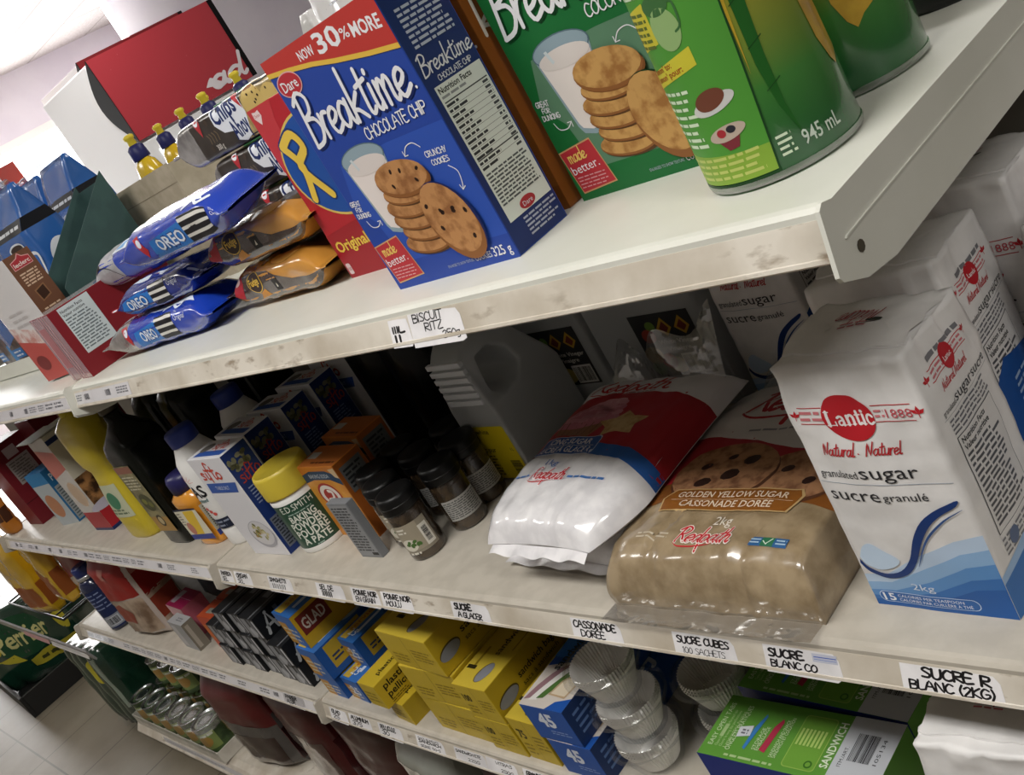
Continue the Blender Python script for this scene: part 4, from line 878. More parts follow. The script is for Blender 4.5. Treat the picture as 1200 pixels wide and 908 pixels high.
# white plastic bag and white carton behind
def sack(name, label, cat, loc, w, d, h, m, seed, art=None, amp=.012, n=(16, 10, 16), pinch=.35):
    def D(p):
        t = p.z/h; k = 1-pinch*t**3
        q = Vector((p.x*k, d/2+(p.y-d/2)*k, p.z)); v = Vector((p.x*14+seed*5, p.y*14, p.z*14)); rd = Vector((p.x/w*2, (p.y-d/2)/d*2, (t-.5)*.8))
        kk = max(abs(p.x)/(w/2), abs(p.y-d/2)/(d/2)); q -= Vector((rd.x, rd.y, 0))*.02*max(0, (abs(rd.x)*abs(rd.y)))
        a = noise.noise(v)*amp+noise.noise(v*2.3)*amp*.55+abs(noise.noise(v*4.1))*amp*.35
        return q+rd*a*(1 if p.z > .003 else .2)
    mb = MB(); soft_box(mb, w, d, h, m, D, n)
    if art: art(mb, sides(w, d, h, D))
    o = mb.build(name, None, loc, fix=False); tag(o, label, cat); return o
WPL = noisy('white_plastic_film', '#dcdad8', '#efedec', 12, .3, 3, .4, .6, coat=.4)
def wart(mb, S):
    p = Pr(); 
    for k in range(9): p.ell(.09+.012*k, .205+.006*math.sin(k*2.2), .006, .008, ink('#6a2a58'), 1, k*40)
    p.lay(mb, S['front'], .01)
sack('plastic_bag', 'white plastic bag with purple print behind the topmost chip cookie pack', 'plastic bag', (-1.40, 1.02, TOP+.004), .22, .14, .268, WPL, 3, wart, .016)
def cart(mb, S):
    p = Pr(); p.script('Chips', .10, .292, .030, ink('#2c3a78'), 2, w=.08, wt=.004, rot=-2); p.rect(.155, .262, .168, .276, ink('#2a2a30'), 1); p.lines(.05, .249, .18, .256, 1, ink('#9a9aa0'), 1, .5); p.lay(mb, S['front'], .02)
sack('chip_bag', 'tall white printed bag rising behind the blue cookie box', 'bag of chips', (-1.175, .925, TOP), .23, .09, .36, M('#e6e4e2', .3, 0, .5), 8, cart, .007, pinch=.25)
# ------------------------------------------------------------ middle shelf: sugar
PAPER = noisy('white_sugar_paper', '#dedcdb', '#e9e7e6', 30, .5, 4, .4, .6, bump=.25, bdist=.001)
LRED = ink('#b8222c'); DBL = ink('#1b3a78')
def maple(p, u, v, s, m, l):
    for a in (-55, 0, 55): p.poly([(u, v), (u+s*.35*math.cos(R(90+a-25)), v+s*.35*math.sin(R(90+a-25))), (u+s*.62*math.cos(R(90+a)), v+s*.62*math.sin(R(90+a))), (u+s*.35*math.cos(R(90+a+25)), v+s*.35*math.sin(R(90+a+25)))], m, l)
    p.rect(u-s*.03, v-s*.3, u+s*.03, v, m, l)
def serif_word(p, u, v, h, m, l):
    """bold slab lettering of the red oval"""
    x = u
    def st(pts, w): p.stroke(pts, w, m, l, len(pts) > 2)
    k = h; b = h*.22; t = h*.07
    st([(x+.12*k, v), (x+.12*k, v+k)], b); st([(x-.03*k, v+.03*k), (x+.62*k, v+.03*k)], t); st([(x+.6*k, v), (x+.6*k, v+.28*k)], t*1.4); st([(x-.05*k, v+.97*k), (x+.32*k, v+.97*k)], t); x += .74*k
    st([(x+.42*k, v+.0*k), (x+.42*k, v+.5*k), (x+.28*k, v+.66*k), (x+.08*k, v+.56*k)], b*.75); st([(x+.42*k, v+.38*k), (x+.15*k, v+.30*k), (x+.1*k, v+.1*k), (x+.22*k, v+.02*k), (x+.42*k, v+.12*k)], t*1.8); st([(x+.36*k, v+.02*k), (x+.56*k, v+.02*k)], t); x += .62*k
    st([(x+.12*k, v), (x+.12*k, v+.66*k)], b*.85); st([(x+.12*k, v+.5*k), (x+.32*k, v+.68*k), (x+.48*k, v+.5*k), (x+.48*k, v)], b*.8); st([(x, v+.02*k), (x+.24*k, v+.02*k)], t); st([(x+.36*k, v+.02*k), (x+.6*k, v+.02*k)], t); x += .66*k
    st([(x+.15*k, v+.9*k), (x+.15*k, v+.12*k), (x+.24*k, v+.02*k), (x+.36*k, v+.08*k)], b*.8); st([(x, v+.64*k), (x+.35*k, v+.64*k)], t*1.4); x += .42*k
    st([(x+.13*k, v), (x+.13*k, v+.66*k)], b*.85); st([(x, v+.02*k), (x+.27*k, v+.02*k)], t); p.ell(x+.13*k, v+.9*k, b*.55, b*.55, m, l); x += .32*k
    st([(x+.46*k, v+.52*k), (x+.28*k, v+.68*k), (x+.1*k, v+.5*k), (x+.1*k, v+.18*k), (x+.28*k, v+.02*k), (x+.48*k, v+.14*k)], b*.7)
def lantic_front(w):
    p = Pr(); c = w/2
    for k, (hx, a, b, e) in enumerate((('#bcd0e8', .032, .052, .072), ('#8fb4dc', .024, .040, .060), ('#5f92cc', .016, .028, .048), ('#3a72b8', .010, .018, .036), ('#265ea8', .006, .010, .026))):
        p.poly([(0, 0), (w, 0), (w, e), (w*.8, e*.92), (w*.5, b), (w*.2, a), (0, a*.9)], ink(hx), 1+k)
    pts = []
    for k in range(40):
        a = 2*math.pi*k/40; rr = 1+.06*math.cos(2*a+.6); pts.append((.048+.0185*rr*math.cos(a), .168+.0185*rr*math.sin(a)))
    p.poly(pts, LRED, 4); serif_word(p, .0315, .1625, .0108, ink('#e9e3e3'), 6)
    for v in (.1755, .1635): p.rect(.009, v, .0295, v+.0006, LRED, 3); p.rect(.0675, v, .0955, v+.0006, LRED, 3)
    p.lines(.010, .165, .029, .1745, 2, ink('#c8747a'), 3, .45, 0); p.text('1888', .077, .1665, .0062, ink('#c0505a'), 3, w=.0175); p.lines(.0685, .166, .0755, .1735, 2, ink('#c8747a'), 3, .45, 0)
    maple(p, .006, .1685, .0085, LRED, 3); maple(p, .0985, .1685, .0095, LRED, 3)
    p.script('Natural', .016, .1385, .0105, LRED, 3, w=.026, wt=.0009, slant=.35); p.ell(.0455, .1405, .0006, .0006, LRED, 3); p.script('Naturel', .050, .1385, .0105, LRED, 3, w=.026, wt=.0009, slant=.35)
    K = ink('#2c2c30')
    p.text('granulated', .005, .1195, .0062, K, 3, w=.0315); p.text('sugar', .0385, .1195, .0105, K, 3, w=.043); p.rect(.002, .1145, w-.003, .1149, ink('#8a96a8'), 3)
    p.text('sucre', .006, .1000, .0105, K, 3, w=.040); p.text('granulé', .0485, .1015, .0062, K, 3, w=.032)
    # spoon and sugar heap
    p.poly(smooth_line([(.004, .046), (.010, .056), (.018, .060), (.026, .055), (.036, .047), (.030, .040), (.016, .036), (.006, .040)], 4), ink('#c6daf0'), 6)
    p.poly(smooth_line([(.003, .044), (.008, .037), (.020, .033), (.034, .037), (.046, .050), (.058, .072), (.072, .088), (.096, .101), (.096, .097), (.076, .084), (.062, .067), (.050, .047), (.038, .034), (.022, .0285), (.008, .032), (.002, .040)], 4), DBL, 7)
    p.stroke([(.050, .043), (.064, .066), (.080, .082), (.099, .094)], .0016, ink('#35558f'), 7, True, True)
    p.text('2kg', .036, .0195, .0058, ink('#dbe6f4'), 8, w=.017); p.rrect(.005, .004, .081, .0145, .005, ink('#cfe0f2'), 7); p.rrect(.0055, .0045, .0805, .014, .0048, ink('#2f66ae'), 8)
    p.text('15', .008, .0058, .0068, ink('#eef3fa'), 9, w=.0095, bold=.02); p.text('CALORIES PER TEASPOON', .020, .0098, .0026, ink('#eef3fa'), 9, w=.050); p.text('CALORIES PAR CUILLÈRE À THÉ', .020, .0058, .0026, ink('#eef3fa'), 9, w=.055)
    return p
def lantic_side(d):
    p = Pr(); K = ink('#2c2c30')
    p.poly([(0, 0), (d, 0), (d, .040), (0, .030)], ink('#3a72b8'), 1); p.poly([(0, .030), (d, .040), (d, .052), (0, .036)], ink('#9dbce0'), 1)
    p.lines(.022, .189, .068, .193, 1, ink('#77777c'), 2, .8, 0)
    for v in (.1865, .1785): p.rect(.016, v, .066, v+.0006, LRED, 2)
    p.lines(.018, .1795, .064, .186, 2, ink('#c8747a'), 2, .45, 0); p.ell(.042, .1825, .0075, .0085, LRED, 3); p.text('Lantic', .042, .181, .0032, ink('#e9e3e3'), 4, w=.010, align='c', bold=.018); maple(p, .012, .181, .008, LRED, 2); maple(p, .070, .184, .008, LRED, 2)
    p.script('Natural Naturel', .022, .1685, .006, LRED, 2, w=.036, wt=.0006, slant=.3)
    p.text('granulated', .012, .156, .0036, K, 2, w=.016); p.text('sugar', .029, .156, .007, K, 2, w=.026); p.text('sucre', .056, .156, .007, K, 2, w=.024); p.rect(.010, .1535, d-.004, .1538, GREY, 2)
    p.lines(.014, .140, .072, .152, 4, ink('#6a6a70'), 2, .45, .15)
    p.rect(.014, .060, .066, .1385, ink('#3a3a3e'), 2); p.rect(.0146, .0606, .0654, .1379, ink('#d9d7d6'), 3); p.text('Nutrition Facts', .017, .132, .004, BLACK, 4, w=.034, bold=.02); p.text('Valeur nutritive', .017, .126, .004, BLACK, 4, w=.035, bold=.02); p.lines(.017, .064, .063, .124, 15, ink('#55555a'), 4, .5, .3)
    p.lines(.014, .042, .07, .057, 4, ink('#77777c'), 2, .45, .3); p.ell(.028, .05, .006, .006, ink('#5a6a8a'), 3)
    return p
def lantic(loc, yaw, label, seed, h=.208, low=1.0, w=.104, d=.085):
    root = empty('sugar_bag', loc, yaw); tag(root, label, 'bag of sugar', 'white paper bags of granulated sugar')
    def D(p):
        t = p.z/h; x, y, z = p.x, p.y-d/2, p.z
        k = 1-.035*t; x *= k; y *= (1-.05*t)
        bulge = .004*math.sin(math.pi*min(1, max(0, t))); fx = 1-(2*x/w)**2; fy = 1-(2*y/d)**2
        q = Vector((x+math.copysign(bulge*max(0, fy), x)*abs(2*x/w)**3, y+math.copysign(bulge*max(0, fx), y)*abs(2*y/d)**3, z))
        v = Vector((q.x*34+seed*11, q.y*34, q.z*30)); rd = Vector((2*x/w, 2*y/d, 0)); wr = (noise.noise(v)*.0016+noise.noise(v*2.2)*.0010)*(.35+1.3*t*t)
        # folded shoulders: creases under the top edge
        cr = max(0, (t-.80)/.20); wr -= .009*cr*abs(noise.noise(Vector((q.x*60+seed, q.y*60, 3+q.z*12))))
        q += rd*wr; q.z += (noise.noise(v*1.3)*.0016-.003*cr*abs(2*x/w)**2*0) if t > .9 else 0
        q.y += d/2
        return q
    mb = MB(); soft_box(mb, w, d, h, PAPER, D, (22, 18, 44)); S = sides(w, d, h, D)
    lantic_front(w).lay(mb, lambda u, v, o: S['front'](u, v*low, o), .0047, .00008); lantic_side(d).lay(mb, S['right'], .0047, .00008)
    if seed > 1: Pr().poly([(0, .0), (d, .0), (d, .105), (.030, .118), (.022, .112), (0, .10)], ink('#1f4f96'), 6).lines(.035, .07, d-.006, .10, 5, ink('#9db6d8'), 7, .4).rect(.03, .02, d-.004, .062, ink('#c9d0d8'), 7).lines(.033, .024, d-.008, .058, 8, ink('#55606a'), 8, .5).lay(mb, S['right'], .0047, .00008)
    tp = Pr(); tp.script('Nature', .066, .062, .020, ink('#a8434c'), 2, w=.034, wt=.0011, rot=180, slant=.3); tp.ell(.064, .047, .006, .0022, ink('#3a4038'), 3, 10); tp.lines(.038, .038, .060, .046, 2, ink('#b8626a'), 2, .4, 0)
    tp.lay(mb, S['top'], .0047); mb.build('paper_bag', root, fix=False)
    # folded top: a stiff flap lying over the front edge of the top
    mb = MB(); mb.grid(16, 4, lambda a, b: D(Vector(((a-.5)*w*.99, d*.14+d*.66*b, h)))+Vector((0, 0, .0016+.0012*math.sin(b*3.1)+.0007*noise.noise(Vector((a*9+seed, b*4, 2))))), PAPER)
    mb.grid(16, 2, lambda a, b: D(Vector(((a-.5)*w*.99, d*.14, h)))+Vector((0, -.0004*b, .0016-.0014*b)), PAPER); tp.lay(mb, lambda u, v, o: D(Vector((u-w/2, v, h)))+Vector((0, 0, o+.0016+.0012*math.sin((v/d-.14)/.66*3.1)+.0008)), .0047); mb.build('folded_top', root, fix=False)
    for s in (-1, 1):
        mb = MB(); x0 = s*w/2
        tri = [D(Vector((x0*.985, d*.08, h*.995)))+Vector((0, 0, .001)), D(Vector((x0*.985, d*.92, h*.995)))+Vector((0, 0, .001)), D(Vector((x0*.40, d*.5, h)))+Vector((0, 0, .0036))]
        mb.f(tri, PAPER); tr2 = [t_+Vector((0, 0, -.0008)) for t_ in tri]; mb.f(tr2[::-1], PAPER); mb.build('corner_fold', root, fix=False)
    return root
lantic((-.378, .489, MID), -1.9, 'white paper sugar bag with red oval, front one beside the golden sugar', 1)
lantic((-.398, .590, MID), 1.5, 'white paper sugar bag standing second in the row, behind the front bag', 2, .212)
lantic((-.382, .692, MID), -3, 'white paper sugar bag third in the row under the shelf bracket', 3, .222)
lantic((-.262, .640, MID), 4, 'white paper sugar bag at the right photo edge, partly cut off', 4, .205)
lantic((-.27, .752, MID), -2, 'white paper sugar bag far back at the right photo edge under the bracket', 5, .225)
lantic((-.640, .768, MID), -3, 'white paper sugar bag at the back, between vinegar jug and golden sugar', 6, .205)

# pillow bags
def pillow(mb, W, L, H, zs, m, seed=0, amp=.002, n=(40, 48), exps=(4.5, 7), bulge=None, mfn=None, nar=.28):
    def tk(a, b):
        x, y = abs(2*a-1), abs(2*b-1)
        return max(0, 1-x**exps[0])**.45*max(0, 1-y**exps[1])**.45
    def outline(a, b):
        # slightly pulled-in sides and ears at the corners
        x = (a-.5)*W*(1-.05*math.sin(math.pi*b))*(1-nar*max(0, 1-b/.28)**1.4); y = (b-.5)*L*(1-.04*math.sin(math.pi*a)); return x, y
    def wr(a, b, s):
        v = Vector((a*W*38+seed*9, b*L*38, s)); e = 1+1.6*max(abs(2*a-1), abs(2*b-1))**6
        return (noise.noise(v)*amp+abs(noise.noise(Vector((a*W*70+seed, b*L*22, s+5))))*amp*1.0)*e
    def top(a, b, o=0):
        x, y = outline(a, b); t = tk(a, b); z = zs+(H-zs)*t+wr(a, b, 1)*min(1, t*2)
        if bulge: z += bulge(a, b)
        return Vector((x, y+L/2, z+o))
    def bot(a, b):
        x, y = outline(a, b); t = tk(a, b); return Vector((x, y+L/2, max(0.0, zs*(1-t)**.6 if t < 1 else 0)))
    mb.grid(n[0], n[1], lambda a, b: top(a, b), m, mfn=mfn); mb.grid(n[0], n[1], lambda a, b: bot(a, 1-b), m)
    return top, outline
CLEARW = clear('clear_poly_film', '#f4f4f6', .30, .15, .0, bump=.6)
SUGF = noisy('white_sugar_film', '#dcdadd', '#ebe9eb', 50, .25, 4, .4, .6, bump=.15, coat=.9, bdist=.001)
RB = ink('#a82630'); RBL = ink('#2c5ea8')
def redpath(p, u, v, h, w, l, m=None, out=None, rot=0):
    if out: p.script('Redpath', u, v, h, out, l, w=w, wt=h*.22, slant=.2, rot=rot)
    p.script('Redpath', u, v, h, m or RB, l+1, w=w, wt=h*.115, slant=.2, rot=rot)
    p.stroke([(u-w*.03, v-h*.02), (u+w*.1, v-h*.22), (u+w*.45, v-h*.20), (u+w*.72, v-h*.05)], h*.07, m or RB, l+1, True, True)
# lower icing bag, then the printed one on top of it
root = empty('sugar_bag', (-.782, .500, MID+.0005), -2); tag(root, 'plain white bag of icing sugar underneath the printed icing bag', 'bag of sugar', 'icing sugar bags')
mb = MB(); pillow(mb, .185, .225, .040, .008, SUGF, 31, .0022, nar=.10); mb.build('film_bag', root)
mb = MB(); mb.grid(20, 2, lambda a, b: Vector(((a-.5)*.155, -.002-.014*b+.006, .0075+.002*math.sin(a*19)*b)), SUGF); mb.build('sealed_hem', root)
ICR = (-4.0, 8.5)
root = empty('sugar_bag', (-.754, .468, MID+.041)); root.rotation_euler = (R(1.5), 0, R(-1)); tag(root, 'printed icing sugar bag with pink cupcake, lying on another white bag', 'bag of sugar', 'icing sugar bags')
mb = MB(); W_, L_ = .205, .250
topf, outl = pillow(mb, W_, L_, .044, .014, SUGF, 33, .0016)
KX = W_/.190
p = Pr(); WI = ink('#dfdde2')
p.poly([(0, .100), (.05, .106), (.10, .106), (.15, .098), (.19, .085), (.19, .196), (0, .205)], RB, 1); p.poly([(.095, .117), (.15, .110), (.19, .095), (.19, .078), (.15, .092), (.095, .100)], RBL, 2)
p.poly([(0, .192), (.05, .199), (.10, .200), (.15, .196), (.19, .188), (.19, .245), (0, .245)], WI, 2)
p.rrect(.012, .099, .104, .128, .006, ink('#c9d2e2'), 3); p.rrect(.013, .100, .103, .127, .006, ink('#2a549c'), 4); p.text('ICING SUGAR', .058, .1155, .0085, WI, 5, w=.066, align='c', bold=.02); p.text('SUCRE À GLACER', .058, .1025, .0085, WI, 5, w=.080, align='c', bold=.02); p.rect(.018, .1128, .098, .1134, WI, 5)
p.text('1kg', .052, .082, .0085, ink('#3a6ab0'), 3, w=.016); redpath(p, .045, .060, .017, .050, 3, ink('#c0262e'), ink('#ece6e8')); p.lines(.018, .064, .041, .069, 1, ink('#4a78b8'), 3, .6, 0); p.lines(.100, .062, .150, .067, 1, ink('#4a78b8'), 3, .6, 0)
# cupcake and star biscuit
p.poly([(.022, .132), (.075, .128), (.088, .150), (.016, .154)], ink('#8e6248'), 4)
for k in range(7): p.stroke([(.025+k*.008, .132), (.021+k*.0098, .152)], .0014, ink('#6f4836'), 5, False)
for cx, cy, rx, ry, hx in ((.053, .154, .046, .011, '#b9707e'), (.056, .163, .042, .010, '#c98a96'), (.062, .172, .036, .009, '#b9707e'), (.068, .180, .028, .008, '#c98a96'), (.074, .186, .017, .005, '#d09aa4')): p.ell(cx, cy, rx, ry, ink(hx), 5, 8)
st = []
for k in range(10):
    a = R(90+36*k+8); r_ = .031 if k % 2 == 0 else .019; st.append((.112+r_*1.1*math.cos(a), .147+r_*.72*math.sin(a)))
p.poly(st, cookie('star_biscuit_print', '#c6a878', '#b08a58'), 6)
redpath(p, .020, .205, .026, .11, 3, ink('#b8262e')); p.lines(.05, .199, .12, .2025, 1, ink('#8a8a90'), 3, .5, 0)
p.lay(mb, lambda u, v, o: topf((u+.009)/.199, v/.245, o+.0004), (.0047, .245/48), .00008); mb.build('film_bag', root, fix=False)
mb = MB()
def back_flap(a, b):
    x = (a-.5)*.19*(1-.15*b); y = .238+.03*b+.012*math.sin(a*5+b*2); z = .012+.075*b*(.55+.45*a)+.012*math.sin(a*14)*b
    return Vector((x, y, z))
mb.grid(30, 10, back_flap, CLEARW); mb.build('sealed_flap', root)
mb = MB(); mb.grid(24, 3, lambda a, b: Vector(((a-.5)*.138, .004-.012*b, .013-.004*b+.0022*math.sin(a*23)*b)), SUGF); mb.build('sealed_hem', root)
# golden sugar
BRS = noisy('brown_sugar_in_film', '#857256', '#a08d70', 55, .28, 6, .35, .62, bump=.25, coat=.9, bdist=.0015)
root = empty('sugar_bag', (-.568, .462, MID), 1.0); tag(root, 'golden yellow sugar bag with cookie picture and tan block of sugar showing', 'bag of sugar')
W_, L_, H_ = .214, .275, .050
def D(p_):
    t = p_.z/H_; y = p_.y/L_; x = 2*p_.x/W_; v = Vector((p_.x*30, p_.y*30, p_.z*30)); n = noise.noise(v)*.002+noise.noise(v*2.1)*.0012
    kx = 1-.07*t-.05*max(0, y-.7)/.3; q = Vector((p_.x*kx, p_.y+(.010*t if y < .02 else 0)*0, p_.z))
    q.y = .012*t+q.y*(1-.012*t/L_*1.0); dome = (1-abs(x)**4)*.006*t-.016*max(0, (y-.70)/.30)**1.5*t-.007*t*max(0, 1-y/.05)
    crease = -.007*max(0, 1-abs(p_.x+.050+.006*math.sin(p_.y*90))/.004)*t*(1 if y < .19 else 0)-.006*max(0, 1-abs(p_.x-.046-.004*math.sin(p_.y*70))/.004)*(1 if y < .15 else 0)
    q.z += dome+n*t+crease; q.y -= n*(1-y)*.6+.006*math.sin(math.pi*t)*(1-y)**8; q.x += math.copysign(.004*math.sin(math.pi*t), q.x)*abs(x)**6
    return q
mb = MB(); soft_box(mb, W_, L_, H_, BRS, D, (42, 56, 12)); S = sides(W_, L_, H_, D); p = Pr(); U0, V0 = -.583-W_/2, .462
def gp(x, y): return (x-U0, y-V0-.010)
WI = ink('#d9d5d3')
p.poly([gp(-.70, .532), gp(-.65, .540), (.106, .082), gp(-.465, .532), (W_, .066), (W_, .112), (0, .112)], ink('#7c4a1e'), 1)
p.poly([(0, .092), (.05, .098), (.106, .100), (.16, .096), (W_, .090), (W_, .17), (0, .185)], RB, 2); p.poly([(0, .168), (.04, .166), (.09, .156), (.14, .140), (W_, .128), (W_, L_), (0, L_)], WI, 3)
p.poly([(.034, .052), (.178, .052), (.185, .075), (.180, .083), (.040, .083), (.030, .070)], ink('#b99a6a'), 10); p.poly([(.036, .0535), (.176, .0535), (.182, .074), (.178, .0815), (.041, .0815), (.032, .070)], ink('#86521f'), 11)
p.text('GOLDEN YELLOW SUGAR', .108, .0705, .0078, ink('#d8c9b4'), 12, w=.122, align='c', bold=.01); p.text('CASSONADE DORÉE', .108, .0575, .0082, ink('#d8c9b4'), 12, w=.102, align='c', bold=.01); p.rect(.042, .0672, .176, .0677, ink('#c9b49a'), 12)
p.text('2kg', .110, .0345, .0105, ink('#d8d0c4'), 4, w=.020); redpath(p, .078, .013, .018, .062, 4, ink('#b8242c'), ink('#ddd4cc')); p.lines(.030, .016, .066, .025, 2, ink('#c4b8a4'), 4, .4, 0)
p.rect(.160, .012, .197, .0215, ink('#2e5a8a'), 4); p.rect(.172, .012, .184, .0215, ink('#2e6a4a'), 5); p.lines(.161, .0135, .171, .0205, 2, ink('#a9c0d2'), 5, .4, 0); p.stroke([(.174, .017), (.178, .0135), (.182, .020)], .001, ink('#c9dcc9'), 6, False); p.lines(.186, .0135, .196, .0205, 2, ink('#a9c0d2'), 5, .4, 0)
GC = cookie('big_cookie_print', '#a87a55', '#7d5336')
p.ell(.158, .098, .050, .036, ink('#5a3826'), 4); p.ell(.160, .102, .049, .033, GC, 5); p.ell(.080, .106, .060, .044, ink('#5a3826'), 6); p.ell(.078, .110, .059, .042, GC, 7)
for cx, cy, r_ in ((.062, .093, .008), (.088, .104, .009), (.104, .124, .008), (.052, .118, .006), (.078, .130, .005), (.15, .11, .006), (.178, .095, .006)): p.ell(cx, cy, r_*1.15, r_*.8, ink('#34201a'), 8, 20, 9)
redpath(p, .048, .205, .050, .125, 5, ink('#b0262e'), ink('#dcd6d4')); p.lines(.07, .170, .15, .176, 1, ink('#8c8c92'), 5, .5, 0)
p.lay(mb, S['top'], (W_/42, L_/56), .00009); mb.build('sugar_block', root, fix=False)
def hem(a, b):
    x = (a-.5)*W_*1.0; return Vector((x, -.002-.022*b, .003+.001*math.sin(a*40)*b+.0015*b))
mb = MB(); mb.grid(36, 3, hem, CLEARW); mb.build('film_hem', root)
mb = MB(); mb.grid(20, 6, lambda a, b: Vector(((a-.5)*.17, L_-.002+.030*b, .030+.010*math.sin(a*9)*b+.015*b)), CLEARW); mb.build('film_tail', root)

# ------------------------------------------------------------ vinegar jugs
JUG = clear('milky_jug_plastic', '#eef0f2', .06, .25, .72, '#e2e5e8')
def jug(loc, yaw, w, d, h, label, labf, group, handle=True, capm='#141416'):
    root = empty('vinegar_jug', loc, yaw); tag(root, label, 'jug', group)
    mb = MB(); b = bmesh.new(); hw_ = w/2
    # side outline (y, z) of the jug with the hand hole
    out = [(.004, 0), (d-.006, 0), (d, .006), (d, h*.50), (d*.94, h*.58), (d*.66, h*.86), (d*.52, h*.935), (d*.20, h*.94), (.010, h*.90), (.0, h*.84), (.0, h*.52), (0, .004)]
    hole = [(d*.16, h*.82), (d*.34, h*.83), (d*.50, h*.76), (d*.56, h*.64), (d*.44, h*.56), (d*.22, h*.54), (d*.13, h*.60)]
    def wid(y, z): return hw_*(1-.35*max(0, (z/h-.55)/.45)**2)*(.80 if (handle and y < d*.16 and z > h*.53) else 1)
    vo = {s: [b.verts.new((s*wid(y, z), y, z)) for y, z in out] for s in (-1, 1)}
    n = len(out)
    for i in range(n):
        f_ = b.faces.new((vo[-1][i], vo[1][i], vo[1][(i+1) % n], vo[-1][(i+1) % n])); f_.smooth = False
    if handle:
        vh = {s: [b.verts.new((s*wid(y, z), y, z)) for y, z in hole] for s in (-1, 1)}; m_ = len(hole)
        for i in range(m_): b.faces.new((vh[1][i], vh[-1][i], vh[-1][(i+1) % m_], vh[1][(i+1) % m_]))
        for s in (-1, 1):
            es = [b.edges.get((vo[s][i], vo[s][(i+1) % n])) for i in range(n)]+[b.edges.get((vh[s][i], vh[s][(i+1) % m_])) for i in range(m_)]
            bmesh.ops.triangle_fill(b, edges=es, use_beauty=True)
    else:
        for s in (-1, 1): b.faces.new(vo[s] if s < 0 else vo[s][::-1])
    for f_ in b.faces: f_.material_index = mb.mi(JUG)
    bmesh.ops.recalc_face_normals(b, faces=b.faces[:])
    bev = [e for e in b.edges if len(e.link_faces) == 2 and e.calc_face_angle(0) > .5]
    bmesh.ops.bevel(b, geom=bev, offset=.005, segments=3, profile=.6, affect='EDGES')
    for f_ in b.faces: f_.smooth = True
    mb.merge(b); jb = mb.build('jug_body', root)
    if handle:
        mb = MB()
        for k in range(6):
            z = h*(.56+.052*k); mb.box(-hw_*.76, hw_*.76, -.0026, .004, z, z+h*.034, ink('#d5d8de'), .0012)
        mb.build('grip_ribs', jb)
    mb = MB(); mb.lathe([(.0165, h*.93), (.0165, h*.955), (.021, h*.956), (.0215, h*1.03), (.019, h*1.04)], ink(capm), 32, c=(0, d*.34, 0)); mb.build('screw_cap', root)
    mb = MB(); labf(mb, w, h); mb.build('label', jb, fix=False)
    return root
def yellow_label(mb, w, h):
    p = Pr(); YE = ink('#d9c31e'); a, b = .004, w-.004
    p.rrect(a, .004, b, .082, .003, YE, 1); p.text('pure white', a+.003, .071, .0065, BLACK, 2, w=.046, bold=.01); p.text('vinegar', a+.003, .063, .004, BLACK, 2, w=.018); p.text('vinaigre', a+.003, .054, .004, BLACK, 2, w=.018); p.text('blanc pur', a+.003, .044, .0068, BLACK, 2, w=.040, bold=.018); p.text('1L', b-.010, .046, .0045, BLACK, 2, w=.006)
    p.lines(a+.003, .008, a+.036, .040, 7, ink('#5a521a'), 2, .4, .3); p.bars(b-.026, .008, b-.003, .034, BLACK, 2, False)
    p.lay(mb, lambda u, v, o: Vector((u-w/2, -.0006-o, v)))
jug((-.988, .640, MID), -2, .090, .122, .203, 'clear plastic vinegar jug with yellow label and ribbed grip', yellow_label, None)
def dark_label(mb, w, h):
    p = Pr(); u0 = w*.40; K = ink('#2a2a2c')
    p.rect(u0, .046, u0+.088, .128, K, 1); 
    for k, (x, y, r_, c) in enumerate(((.012, .075, .013, '#a8862c'), (.030, .066, .011, '#b8442c'), (.018, .100, .010, '#9a3a2a'), (.010, .058, .010, '#4a7a34'), (.040, .060, .012, '#b9a860'), (.026, .112, .007, '#6a8a3a'))): p.ell(u0+x, y, r_, r_*.9, ink(c), 2)
    for x in (.034, .060): p.poly([(u0+x, .108), (u0+x+.012, .122), (u0+x+.022, .108), (u0+x+.012, .098)], ink('#b8902c'), 3); p.poly([(u0+x+.004, .108), (u0+x+.012, .117), (u0+x+.018, .108), (u0+x+.012, .102)], ink('#6a2a20'), 4)
    p.text('White Vinegar', u0+.028, .088, .0055, ink('#c9c6c0'), 3, w=.056, bold=.01); p.text('Vinaigre', u0+.036, .079, .0055, ink('#c9c6c0'), 3, w=.034, bold=.01)
    p.bars(u0+.050, .048, u0+.084, .074, BLACK, 4, True, ink('#cdcbc6'))
    p.lay(mb, lambda u, v, o: Vector((u-w/2, -.0006-o, v)))
jug((-.978, .772, MID), 0, .170, .088, .262, 'large cloudy vinegar jug directly behind the yellow-labelled jug, dark label', dark_label, 'large cloudy vinegar jugs', False, '#d8d8d8')
jug((-.796, .768, MID+.0), -1, .170, .086, .278, 'large cloudy vinegar jug behind the icing sugar, dark vegetable label', dark_label, 'large cloudy vinegar jugs', False, '#d8d8d8')

